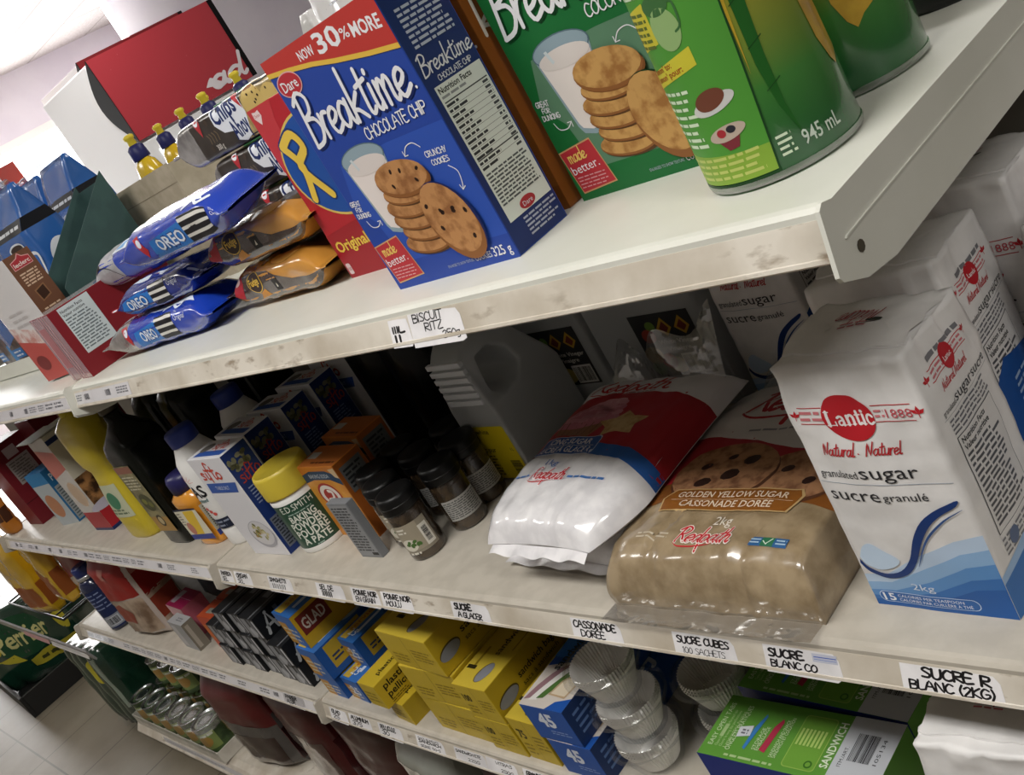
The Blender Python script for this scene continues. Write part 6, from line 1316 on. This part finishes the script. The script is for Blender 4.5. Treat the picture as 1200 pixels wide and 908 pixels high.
for k, lb in enumerate(('lower yellow box marked 100, right of the three-high yellow stack', 'upper yellow box marked 100, right of the three-high yellow stack')):
    o = carton('sandwich_bag_box', .067, .22, .0565, YF_, ink(YB_), aB, (-1.0415, .4565, LOW+.0573*k), -.4); tag(o, lb, 'sandwich bag box', yg)
o = carton('sandwich_bag_box', .056, .2, .070, YF_, ink(YB_), aC, (-.977, .4575, LOW), -1); tag(o, 'small yellow box marked 75 next to the blue 45 boxes', 'sandwich bag box', yg)
for x, lb in ((-1.167, 'small yellow box lying on top of the left yellow stack, left one'), (-1.113, 'small yellow box lying on top of the left yellow stack, right one')):
    o = carton('sandwich_bag_box', .050, .16, .055, YF_, ink(YB_), ybox(.05, .16, .055), (x, .522, LOW+.181), -3); tag(o, lb, 'sandwich bag box', yg)
def wrapart(w, d, h, txt):
    sd = Pr()
    if txt: sd.text('plastic wrap', .012, h*.62, h*.24, K, 2, w=.085, bold=.02); sd.text('pellicule plastique', .012, h*.28, h*.24, K, 2, w=.115, bold=.02); sd.lines(.012, h*.05, .05, h*.2, 2, ink('#6a5a14'), 2, .5)
    tp = Pr(); tp.text('plastic wrap', w*.7, .02, w*.22, K, 2, w=.07, rot=90, bold=.02); fr = Pr(); fr.lines(w*.1, h*.2, w*.9, h*.7, 3, ink('#8a7418'), 2, .4)
    return {'right': sd, 'top': tp, 'front': fr}
o = carton('plastic_wrap_box', .050, .28, .0395, {'right': ink('#a58c1e')}, ink(YB_), wrapart(.05, .28, .0395, False), (-1.276, .455, LOW), -4.7); tag(o, 'lower yellow plastic wrap box between blue bag boxes and yellow stack', 'plastic wrap box', 'yellow plastic wrap boxes')
o = carton('plastic_wrap_box', .046, .28, .043, {'right': ink('#c3a62a')}, ink(YB_), wrapart(.046, .28, .043, True), (-1.290, .442, LOW+.0405), -2.0); tag(o, 'upper yellow box lettered plastic wrap, jutting towards the aisle', 'plastic wrap box', 'yellow plastic wrap boxes')
# blue and yellow bag boxes
def glad_art(w, d, h, brand, num, circ):
    fr = Pr(); fr.rect(0, 0, w*.45, h, ink('#b9862e'), 1); fr.rect(w*.45, 0, w, h, ink('#2a62ac'), 1); fr.rect(0, h*.72, w, h, ink('#2a62ac'), 2); fr.lines(w*.1, h*.1, w*.9, h*.6, 3, ink('#c9c4b0'), 3, .4)
    if num: fr.text(num, w*.3, h*.30, h*.38, ink('#d3dae6'), 4, w=w*.5, bold=.02)
    sd = Pr(); tp = Pr()
    if brand: sd.rect(0, 0, d, h, ink('#b99524'), 1); sd.rect(.006, h*.34, .060, h*.90, ink('#6a2420'), 2); sd.text('GLAD', .011, h*.46, h*.30, ink('#c4bcb4'), 3, w=.043, bold=.02); sd.ell(.12, h*.5, .03, h*.4, ink('#a07c1c'), 2)
    else: sd.rect(0, 0, d, h, ink('#1d4f96'), 1); sd.rect(.015, h*.2, .09, h*.95, ink('#b0952c'), 2); sd.lines(.02, h*.35, .08, h*.6, 2, ink('#2a3a5a'), 3, .5)
    tp.rect(0, 0, w, d, ink('#2f68b0'), 1); tp.rect(.004, .004, w*.45, d-.01, ink('#c2a43c'), 2); tp.text('serviettes', w*.36, .02, w*.22, ink('#a8642a'), 3, w=.08, rot=90, bold=.01); tp.rect(w*.62, .02, w*.76, .07, ink('#c9d3e2'), 3)
    if num: tp.text(num, w*.3, .012, .014, ink('#d3dae6'), 4, w=.02)
    if circ: tp.ell(w*.72, .09, w*.22, .022, ink('#8fa4bc'), 3)
    return {'front': fr, 'right': sd, 'top': tp}
gg = 'blue and yellow bag boxes'
for x, y, z, w, h, br, nm, ci, yw, lb in (
    (-1.478, .464, 0, .060, .044, False, '', False, -2, 'blue and yellow bag box at the foot of the bag box stack, left one'),
    (-1.414, .468, 0, .052, .042, False, '25', False, -4, 'small blue bag box numbered 25 at the foot of the stack, right one'),
    (-1.474, .462, .0448, .064, .056, False, '', True, -3, 'blue bag box with grey circle on its top, middle of the stack'),
    (-1.412, .500, .0428, .050, .050, False, '25', False, -3.6, 'blue bag box numbered 25 with yellow panel, upper right of the stack'),
    (-1.492, .470, .1015, .066, .062, True, '', False, -4.9, 'bag box with red GLAD panel on its yellow side, top of the stack')):
    o = carton('bag_box', w, .2, h, {}, ink('#2a62ac'), glad_art(w, .2, h, br, nm, ci), (x, y, LOW+z), yw); tag(o, lb, 'bag box', gg)
# black foil boxes
def foil_art(w, d, h, letter):
    fr = Pr(); fr.rect(w*.12, .002, w*.42, h-.002, ink('#8b8d92'), 1); fr.rect(w*.55, .002, w*.72, h-.002, ink('#6a6c72'), 1); fr.poly([(w*.42, 0), (w*.7, h*.3), (w*.5, h*.6), (w*.3, h*.4)], ink('#a9abb0'), 2); fr.rect(w*.8, h*.1, w*.92, h*.9, ink('#c9cbd0'), 1)
    sd = Pr(); sd.rect(0, 0, d, h, ink('#17181b'), 1)
    W = ink('#a9abae')
    if letter: sd.stroke([(.012, h*.12), (.024, h*.88), (.032, h*.12)], h*.13, W, 3, False); sd.stroke([(.014, h*.38), (.031, h*.38)], h*.11, W, 3, False); sd.rect(.040, h*.15, .048, h*.85, ink('#5a5c60'), 2); sd.lines(.06, h*.3, .15, h*.7, 2, W, 3, .5)
    tp = Pr(); tp.rect(0, 0, w, d, ink('#1c1d20'), 1); tp.lines(w*.2, .02, w*.6, .12, 1, ink('#77797e'), 2, .4); tp.rect(w*.7, .0, w*.78, d, ink('#6a6c70'), 2)
    return {'front': fr, 'right': sd, 'top': tp}
n = 0
for col, (x, lv) in enumerate(((-1.852, 2), (-1.803, 2), (-1.754, 3), (-1.702, 3), (-1.645, 3), (-1.588, 2))):
    for k in range(lv):
        ws = .047 if col < 4 else .054
        o = carton('foil_box', ws, .3, .046, {}, ink('#1b1c1f'), foil_art(ws, .3, .046, col >= 4), (x, .468+.004*((col+k) % 2)-(.006 if col == 5 else 0), LOW+.0468*k), (-1, 1, 0)[k]*.6); n += 1
        tag(o, ('bottom', 'second', 'third')[k]+' black and silver foil box in the '+('first', 'second', 'third', 'fourth', 'fifth', 'sixth')[col]+' column counted from the orange boxes', 'foil box', 'black foil boxes')
# orange, pink, grey boxes
p = Pr(); p.rect(0, 0, .064, .08, ink('#b8482c'), 1); p.rect(0, .02, .064, .06, ink('#c0622c'), 2); p.ell(.045, .03, .012, .014, ink('#c9a03a'), 3)
tp = Pr(); tp.rect(0, 0, .064, .048, ink('#b04a2a'), 1); tp.rect(.02, .012, .05, .026, ink('#8f8a80'), 2)
for x, y, z, lb in ((-1.942, .493, 0, 'orange-red tea box next to the black foil boxes, front one'), (-1.945, .545, 0, 'orange-red tea box behind the front orange one')):
    for k in range(1):
        o = carton('tea_box', .064, .048, .08, {'right': ink('#b8642a')}, ink('#a83a28'), {'front': p, 'top': tp}, (x, y, LOW+z), 1.9); tag(o, lb, 'tea box', 'orange-red tea boxes')
fr = Pr(); fr.rect(.0, 0, .076, .068, ink('#9a9a9c'), 1); fr.rect(.006, .006, .03, .06, ink('#b8b6b8'), 2); sd = Pr(); sd.rect(0, 0, .026, .068, ink('#7a7468'), 1); sd.rect(.004, .006, .012, .062, ink('#a39c90'), 2); tp = Pr(); tp.rect(0, 0, .076, .026, ink('#a8a8aa'), 1); tp.lines(.03, .007, .06, .018, 2, ink('#6a6a70'), 2, .5)
o = carton('tea_box', .076, .026, .068, {}, ink('#8a8884'), {'front': fr, 'right': sd, 'top': tp}, (-2.065, .472, LOW), -1.8); tag(o, 'small grey and silver tea box in front of the pink one', 'tea box')
fr = Pr(); fr.rect(0, 0, .089, .075, ink('#c47a84'), 1); fr.rect(0, .05, .089, .075, ink('#c9a0a4'), 2); tp = Pr(); tp.rect(0, 0, .089, .053, ink('#8e1c48'), 1); tp.rect(.006, .01, .03, .045, ink('#a39aa0'), 2); tp.rect(0, .026, .089, .0268, ink('#c9a0b0'), 3)
o = carton('tea_box', .089, .053, .075, {}, ink('#b05a6a'), {'front': fr, 'top': tp}, (-2.125, .505, LOW), -3); tag(o, 'small pink tea box with magenta top beside the bread bag', 'tea box')
# bags at the left end of the lower shelf
def filmbag(name, label, cat, loc, yaw, w, d, h, m, seed, bands, group=None, clearpart=False):
    root = empty(name, loc, yaw); tag(root, label, cat, group)
    def D(p):
        t = p.z/h; k = 1-.85*max(0, (t-.8)/.2)-.35*max(0, (.06-t)/.06); x, y = p.x, p.y-d/2
        q = Vector((x*(1+.05*math.sin(math.pi*t)), y*max(.05, k)*(1-.4*(2*x/w)**4), p.z)); v = Vector((q.x*28+seed*7, q.y*28, q.z*22))
        n_ = noise.noise(v)*.004+abs(noise.noise(v*2.3))*.003; rd = Vector((2*x/w*.6, 2*y/d, 0)); q += rd*n_; q.y += d/2; return q
    mb = MB(); soft_box(mb, w, d, h, m, D, (14, 8, 24)); S = sides(w, d, h, D)
    p = Pr()
    for pts, mm, l in bands: p.poly([(a*w, b*h) for a, b in pts], mm, l)
    p.lay(mb, S['front'], (w/14, h/24), .0003); p2 = Pr()
    for pts, mm, l in bands:
        vs = [b for a, b in pts]; p2.rect(0, min(vs)*h, d, max(vs)*h, mm, l)
    p2.lay(mb, S['right'], (d/8, h/24), .0003); mb.build('film_body', root, fix=False)
    mb = MB(); mb.grid(16, 3, lambda a, b: D(Vector(((a-.5)*w*.98, d/2, h)))+Vector((0, .004*math.sin(a*16+seed)*b, .018*b)), m); mb.build('sealed_top', root)
    return root
MAR = film('#7a1a22'); CHP = noisy('tortilla_print', '#8a6a40', '#b9955e', 40, .3, 3, .4, .6, coat=.6)
filmbag('chip_bag', 'maroon chip bag with tan chips printed low, at the lower shelf end', 'bag of chips', (-2.660, .50, LOW), 4, .12, .06, .245, MAR, 1, [([(0, .05), (1, .05), (1, .42), (.5, .5), (0, .44)], ink('#b9b0a4'), 1), ([(.15, .1), (.9, .12), (.95, .36), (.5, .42), (.1, .34)], CHP, 2)])
filmbag('chip_bag', 'teal green chip bag behind the navy bottle', 'bag of chips', (-2.56, .585, LOW), -2, .14, .06, .245, film('#0f6a58'), 2, [([(0, 0), (1, 0), (1, .4), (0, .45)], ink('#a39a4a'), 1)])
root = empty('syrup_bottle', (-2.50, .490, LOW)); tag(root, 'navy blue bottle with silver neck band, left of the bread bag', 'bottle')
mb = MB(); mb.lathe([(.030, 0), (.032, .004), (.032, .12), (.027, .135), (.020, .142)], M('#131c3e', .2, 0, .7), 32); mb.build('bottle', root)
mb = MB(); pr = Pr(); pr.rect(0, .008, .046, .114, ink('#1c2850'), 0); pr.rect(0, .012, .042, .042, ink('#8a8f9a'), 1); pr.bars(.004, .016, .038, .038, BLACK, 2, True, ink('#b4b8c0')); pr.lines(0, .06, .045, .11, 5, ink('#7a86a8'), 2, .3); pr.lay(mb, lambda u, v, o: Vector(((.0325+o)*math.cos(R(-80)+u/.032), (.0325+o)*math.sin(R(-80)+u/.032), v)), (.004, None)); mb.build('label', root, fix=False)
mb = MB(); mb.lathe([(.021, .140), (.023, .141), (.023, .150), (.021, .151)], SILV, 28); mb.build('neck_band', root)
mb = MB(); mb.lathe([(.021, .151), (.022, .152), (.022, .172), (.019, .175)], M('#1c2a66', .35), 28); mb.build('cap', root)
root = filmbag('bread_bag', 'clear bread bag with red panel and rolls showing, on the lower shelf', 'bread bag', (-2.300, .470, LOW), 6, .175, .10, .225, M('#b9aca4', .18, 0, .9), 5, [([(.05, .46), (.95, .50), (.95, 1), (.05, 1)], ink('#8e221e'), 1), ([(.05, .06), (.95, .08), (.95, .48), (.05, .46)], noisy('bread_rolls', '#6e5440', '#b09a86', 24, .35, 4, .38, .62, coat=.7), 1), ([(.16, .2), (.52, .18), (.6, .32), (.4, .42), (.18, .38)], ink('#8a3a28'), 2), ([(.42, .72), (.6, .72), (.6, .84), (.42, .84)], ink('#a86a60'), 3)])
filmbag('bread_bag', 'brown bread bag in the shadow right of the red bread bag', 'bread bag', (-2.18, .60, LOW), -4, .15, .09, .20, noisy('brown_bread', '#4a3a2e', '#7a6450', 20, .3, 4, .4, .6, coat=.8), 6, [([(0, .1), (1, .1), (1, .3), (0, .3)], ink('#5a6470'), 1)])
filmbag('bread_bag', 'dim bread bag at the back under the middle shelf joint', 'bread bag', (-1.96, .635, LOW), 3, .16, .09, .19, noisy('pale_bread', '#7a6a58', '#a89880', 20, .3, 4, .4, .6, coat=.8), 7, [([(0, .4), (1, .42), (1, .62), (0, .6)], ink('#56707c'), 1)])

filmbag('cookie_bag', 'small orange and brown bag at the far left end of the middle shelf', 'bag', (-2.693, .452, MID), 3, .062, .035, .115, film('#b8742a'), 21, [([(0, .3), (1, .35), (1, .62), (0, .6)], ink('#4a2a1a'), 1)])
# ------------------------------------------------------------ base deck: cans, red bags
FL = .0765
TINM = M('#b4b6b8', .22, 1.0); GLB = noisy('green_can_label', '#2c4022', '#4c6238', 30, .3, 3, .4, .6, coat=.6)
root = empty('can_tray', (-2.635, .435, FL)); tag(root, 'low white cardboard tray holding tins on the bottom shelf', 'tray')
TRB = noisy('tray_board', '#c4beb2', '#d3cec3', 30, .7)
for nm, a in (('tray_floor', (-.275, .275, .0, .22, 0, .002)), ('tray_front', (-.275, .275, -.002, 0, 0, .034)), ('tray_side', (-.277, -.275, -.002, .22, 0, .034)), ('tray_side', (.275, .277, -.002, .22, 0, .034))):
    mb = MB(); mb.box(*a, TRB); mb.build(nm, root)
proto = None
def can(x, y, z, label, par=None):
    global proto
    if proto is None:
        r_ = empty('tin_can', (x, y, z)); q = .0375
        mb = MB(); mb.lathe([(q*.97, 0), (q, .001), (q, .003), (q*.985, .005), (q*.985, .071), (q, .073)], GLB, 40); p = Pr(); p.rect(.02, .012, .09, .06, ink('#8a9a5a'), 1); p.ell(.055, .036, .02, .016, ink('#b08a4a'), 2); p.lines(.024, .048, .086, .058, 1, ink('#d3d6c2'), 2, .6, 0); p.lay(mb, lambda u, v, o: Vector(((q*.987+o)*math.cos(R(-150)+u/q), (q*.987+o)*math.sin(R(-150)+u/q), v)), (.004, None)); mb.build('can_body', r_, fix=False)
        mb = MB(); mb.lathe([(q*1.0, .0725), (q*1.03, .0735), (q*1.03, .0760), (q*.96, .0765), (q*.94, .0735), (q*.80, .0735), (q*.78, .0728), (q*.60, .0728), (q*.58, .0735), (q*.3, .0735), (.001, .0735)], TINM, 44); mb.build('can_lid', r_); proto = r_
    else:
        r_ = copy_tree(proto); r_.location = (x, y, z)
    tag(r_, label, 'tin can', 'tins in the bottom tray')
CT = FL+.0025
for k, x in enumerate((-2.860, -2.778, -2.696, -2.614, -2.532, -2.450)):
    can(x, .478, CT, 'tin can in the front row of the tray, '+('first', 'second', 'third', 'fourth', 'fifth', 'sixth')[k]+' from the left end')
for k, x in enumerate((-2.840, -2.758, -2.676, -2.594, -2.512, -2.430)):
    can(x, .556, CT, 'tin can in the rear row of the tray, '+('first', 'second', 'third', 'fourth', 'fifth', 'sixth')[k]+' from the left end')
for k, x in enumerate((-2.80, -2.715, -2.63)):
    can(x, .56, CT+.077, 'tin can stacked on the rear row, '+('first', 'second', 'third')[k]+' from the left end')
mb = MB(); SHR = clear('shrink_film', '#f6f8f8', .015, .12, edge=.2)
def shr(a, b):
    ang = b; x = -2.635+.282+.004*math.sin(ang*9); return Vector((x, .432+.2*a, CT+.09*b*(1-.3*a)))
mb.grid(12, 10, lambda a, b: Vector((-2.905+.55*a, .4315-.002*abs(math.sin(a*22))*b, CT+.02+.068*b)), SHR); mb.grid(12, 8, lambda a, b: Vector((-2.905+.55*a, .432+.17*b, CT+.083+.006*noise.noise(Vector((a*14, b*6, 1)))+(.0))), SHR)
o = mb.build('shrink_wrap', None); tag(o, 'torn clear shrink film over the tins in the white tray', 'shrink film')
filmbag('lentil_bag', 'glossy red and clear bag on the bottom shelf right of the tins', 'bag', (-2.17, .47, FL), 8, .20, .12, .27, film('#521012'), 9, [([(0, 0), (1, 0), (1, .45), (0, .55)], M('#4a4644', .14, 0, .5), 1), ([(0.1, .05), (.9, .05), (.9, .35), (.1, .4)], M('#2a1414', .15, 0, .9), 2)], 'red bags on the bottom shelf')
filmbag('lentil_bag', 'dark red bag on the bottom shelf under the lower shelf joint', 'bag', (-1.93, .49, FL), -5, .22, .13, .28, film('#430e10'), 10, [([(.1, .1), (.9, .1), (.9, .5), (.1, .5)], M('#3a1214', .15, 0, .9), 1)], 'red bags on the bottom shelf')
filmbag('lentil_bag', 'dark red bag on the bottom shelf below the plastic wrap boxes', 'bag', (-1.672, .50, FL), 2, .205, .13, .27, film('#3c0e0e'), 11, [], 'red bags on the bottom shelf')
filmbag('lentil_bag', 'dark red bag on the bottom shelf below the yellow boxes', 'bag', (-1.20, .50, FL), 2, .22, .13, .27, film('#3c0e0e'), 12, [], 'red bags on the bottom shelf')
filmbag('noodle_bag', 'pale clear bag on the bottom shelf between dark red bags', 'bag', (-1.44, .475, FL), -6, .18, .11, .26, M('#8d9088', .15, 0, .9), 13, [], 'clear bags on the bottom shelf')
filmbag('noodle_bag', 'pale clear bag on the bottom shelf at the lower photo edge', 'bag', (-.97, .475, FL), 5, .18, .11, .26, M('#7d807a', .15, 0, .9), 14, [], 'clear bags on the bottom shelf')

# ------------------------------------------------------------ rack, crate and drinks past the shelf end
WIRE = M('#3a3a3c', .4, .6)
root = empty('wire_rack', (-3.05, .55, 0)); tag(root, 'dark wire rack with price bar at the far end of the shelves', 'rack')
for x in (-.5, .06):
    for y in (.2,):
        mb = MB(); mb.tube([(x, y, 0), (x, y, .82)], .006, WIRE, 8); mb.build('post', root)
mb = MB()
for z in (.415, .80):
    mb.tube([(-.5, -.08, z), (.06, -.08, z), (.06, .2, z), (-.5, .2, z)], .004, WIRE, 6, True)
for k in range(9): mb.tube([(-.46+.062*k, -.08, .415), (-.46+.062*k, .2, .415)], .0025, WIRE, 6)
for k in range(6): mb.tube([(-.5+.112*k, .2, .06), (-.5+.148*k, .2, .80)], .0025, WIRE, 6)
mb.build('wire_shelf', root)
mb = MB(); mb.prism([(-.150, .425), (-.146, .428), (-.138, .395), (-.142, .392)], 'x', -.50, .44, M('#8f8f90', .3, .2)); p = Pr(); p.rect(.36, .004, .60, .028, ink('#b98a8a'), 1); p.rect(.62, .004, .92, .028, TAGG, 1); p.lines(.64, .008, .9, .024, 2, GREY, 2, .4); p.lay(mb, lambda u, v, o: Vector((-.5+u, -.1425-o-.008*(v/.033-.5)*-1-.004, .394+v))); mb.build('price_bar', root, fix=False)
YFILM = M('#c9a01c', .18, .2, .8)
for x, y, z, yw, lb in ((-3.02, .445, .455, 8, 'yellow foil chip bag at the left photo edge on the wire rack'), (-2.83, .47, .50, -6, 'yellow foil chip bag beside the maroon bag, second on the wire rack')):
    filmbag('chip_bag', lb, 'bag of chips', (x, y, z), yw, .15, .05, .25, YFILM, 15+int(-x*10), [([(.1, .1), (.9, .1), (.9, .35), (.1, .4)], ink('#8a4a1c'), 1)], 'yellow chip bags on the rack')
BLK = M('#161616', .5)
root = empty('crate', (-4.13, .47, 0), -3); tag(root, 'low black floor crate holding the bottled water pack', 'crate')
for nm, a in (('front_panel', (-.36, .36, -.12, -.108, 0, .085)), ('side_panel', (.348, .36, -.108, .17, 0, .085)), ('side_panel', (-.36, -.348, -.108, .17, 0, .085)), ('back_panel', (-.348, .348, .158, .17, 0, .085)), ('floor_panel', (-.348, .348, -.108, .158, 0, .01))):
    mb = MB(); mb.box(*a, BLK, .002); mb.build(nm, root)
def pack(name, label, loc, yaw, w, d, h, seed, art):
    root = empty(name, loc, yaw); tag(root, label, 'drink pack', 'green drink packs on the floor')
    def D(p):
        q = p.copy(); v = Vector((p.x*16+seed, p.y*16, p.z*16)); x, y, t = 2*p.x/w, 2*(p.y-d/2)/d, p.z/h
        e = (abs(x)**6+abs(y)**6)**(1/6); s_ = 1/max(1, e)**.35; q.x *= s_; q.y = d/2+(q.y-d/2)*s_
        k = 1-.10*max(0, abs(2*t-1)-.7)/.3; q.x *= k; q.y = d/2+(q.y-d/2)*k; n_ = noise.noise(v)*.005
        return q+Vector((x, y, .2 if t > .5 else 0))*n_+Vector((0, -.012*abs(math.cos(p.x/w*math.pi*4)), 0))*(1 if y < -.9 else 0)
    mb = MB(); soft_box(mb, w, d, h, M('#16382a', .2, 0, .8), D, (24, 10, 16)); S = sides(w, d, h, D); art(mb, S, w, d, h); mb.build('wrapped_body', root, fix=False)
    mb = MB(); mb.grid(20, 3, lambda a, b: D(Vector(((a-.5)*w*.96, -.002, h*.10)))+Vector((0, -.012*b, -.02*b+.006*math.sin(a*18)*b)), clear('shrink_film', '#f0f2f2', .16, .12)); mb.build('film_hem', root)
def perr(mb, S, w, d, h):
    p = Pr(); YL_ = ink('#b9ae34'); p.ell(w*.45, h*.62, w*.28, h*.28, ink('#1f4a30'), 1); p.ell(w*.18, h*.72, w*.07, h*.22, YL_, 2); p.ell(w*.88, h*.62, w*.06, h*.18, YL_, 2)
    p.poly([(w*.1, h*.42), (w*.2, h*.36), (w*.36, h*.30), (w*.30, h*.44)], YL_, 2); p.poly([(w*.38, h*.18), (w*.95, h*.20), (w*.95, h*.36), (w*.55, h*.34), (w*.38, h*.28)], ink('#a89c30'), 2)
    p.text('Perrier', w*.22, h*.50, h*.24, ink('#c9c486'), 3, w=w*.52, bold=.02); p.lines(w*.5, h*.22, w*.8, h*.30, 1, ink('#3a3a1a'), 3, .6); p.lay(mb, S['front'], (w/24, h/16), .0003)
    p = Pr(); p.rect(d*.1, h*.2, d*.9, h*.34, ink('#a89c30'), 1); p.lay(mb, S['right'], (d/10, h/16), .0003)
pack('water_bottle_pack', 'green sparkling water pack with lemon print lying in the black crate', (-3.97, .50, .012), 42, .42, .15, .30, 2, perr)
def grn(mb, S, w, d, h):
    p = Pr(); p.ell(w*.62, h*.72, w*.13, h*.14, ink('#b9ae34'), 2); p.rect(w*.8, h*.3, w*.95, h*.9, ink('#8f9a8c'), 2); p.lay(mb, S['front'], (w/24, h/16), .0003)
pack('water_bottle_pack', 'dark green drink pack on the floor beside the tins', (-3.09, .46, 0), 3, .24, .16, .30, 5, grn)

# ------------------------------------------------------------ drink coolers behind
REDH = bpy.data.materials.new('red_sign_with_drops'); REDH.use_nodes = True
nt = REDH.node_tree; b_ = P(nt); tc = nt.nodes.new('ShaderNodeTexCoord'); vo = nt.nodes.new('ShaderNodeTexVoronoi'); vo.inputs['Scale'].default_value = 26; rp = nt.nodes.new('ShaderNodeValToRGB')
rp.color_ramp.elements[0].position = .0; rp.color_ramp.elements[0].color = lin('#e0a0a0'); rp.color_ramp.elements[1].position = .10; rp.color_ramp.elements[1].color = lin('#a8373f')
n2 = nt.nodes.new('ShaderNodeTexNoise'); n2.inputs['Scale'].default_value = 5; r2_ = nt.nodes.new('ShaderNodeValToRGB'); r2_.color_ramp.elements[0].position = .52; r2_.color_ramp.elements[1].position = .60
mx = nt.nodes.new('ShaderNodeMixRGB'); mx.inputs[1].default_value = lin('#a8373f')
nt.links.new(tc.outputs['Object'], vo.inputs['Vector']); nt.links.new(vo.outputs['Distance'], rp.inputs[0]); nt.links.new(tc.outputs['Object'], n2.inputs['Vector']); nt.links.new(n2.outputs['Fac'], r2_.inputs[0]); nt.links.new(r2_.outputs[0], mx.inputs[0]); nt.links.new(rp.outputs[0], mx.inputs[2]); nt.links.new(mx.outputs[0], b_.inputs['Base Color']); b_.inputs['Roughness'].default_value = .35
def cooler(loc, label, front, logo, h=1.43):
    root = empty('drink_cooler', loc); tag(root, label, 'drink cooler', 'drink coolers')
    w, d, hb = .68, .66, .385                       # faces +x; y from 0 to w
    WB = M('#e6e6e8', .3)
    mb = MB(); mb.box(-d, -.045, 0, w, .04, h+hb-.01, WB, .006); mb.build('cabinet', root)
    mb = MB(); mb.box(-.043, -.005, .004, w-.004, .12, h-.012, M('#e9e9ea', .3), .006); df = mb.build('door_frame', root)
    mb = MB(); mb.box(-.0048, -.001, .06, w-.06, .18, h-.07, emit('lit_cooler_glass', '#f4f8fa', 1.6)); mb.build('door_glass', df)
    mb = MB(); mb.tube([(.0, .045, .6), (.03, .045, .62), (.03, .045, 1.05), (.0, .045, 1.07)], .010, M('#2a2a2c', .4), 10); mb.build('door_handle', df)
    mb = MB(); mb.box(-.012, 0, .0, w, h, h+hb, front)
    if logo:
        p = Pr(); Wt = ink('#dcd6da'); p.poly(smooth_line([(.43, .055), (.47, .085), (.49, .075), (.52, .05), (.54, .062), (.56, .040), (.50, .025), (.47, .045)], 4), Wt, 1); p.script('ad', .46, .030, .10, Wt, 2, w=.20, wt=.018, slant=.3)
        p.lay(mb, lambda u, v, o: Vector((o, u, h+v)), None, .0005)
    hs = mb.build('header_sign', root, fix=False)
    for y0, y1 in ((-.004, -.0005), (w+.0005, w+.028)):
        mb = MB(); pts = [(.001, h)]+[(-.135*math.sin(math.pi*(k/12))-.002, h+hb*k/12) for k in range(13)]+[(.001, h+hb)]
        mb.prism([(a, c) for a, c in pts], 'y', y0, y1, M('#0a0a0b', .6, 0, 0, .2)); mb.build('end_cap', hs)
    mb = MB(); mb.box(-d+.02, -.06, .02, w-.02, 0, .04, M('#2a2a2c', .5)); mb.build('plinth', root)
cooler((-4.5, 2.195, 0), 'white drink cooler with big red header sign behind the cookies', REDH, True)
cooler((-5.5, 2.634, 0), 'second drink cooler half hidden behind the red sign, dull red top', ink('#7a2226'), False, 1.57)
# far shelf with boxes under the window
root = empty('far_shelf', (-6.4, 1.85, 0)); tag(root, 'orange-brown wooden shelf stand far off by the bright window', 'shelf')
OW = noisy('orange_wood', '#b9784a', '#cf9060', 12, .5)
for y in (0, .55):
    mb = MB(); mb.box(-.03, .03, y-.03, y+.03, 0, 1.55, OW); mb.build('post', root)
for z in (.5, 1.0, 1.55):
    mb = MB(); mb.box(-.15, .15, -.03, .58, z, z+.03, OW); mb.build('board', root)
for k, y in enumerate((2.0, 2.15, 2.30)):
    o = carton('box', .12, .12, .17, {}, ink('#7a2c26'), {}, (-6.4, y-.06, 1.58), 0); tag(o, 'dark red box on the far wooden shelf, '+('first', 'second', 'third')[k]+' from the left', 'box', 'dark red boxes on the far shelf')
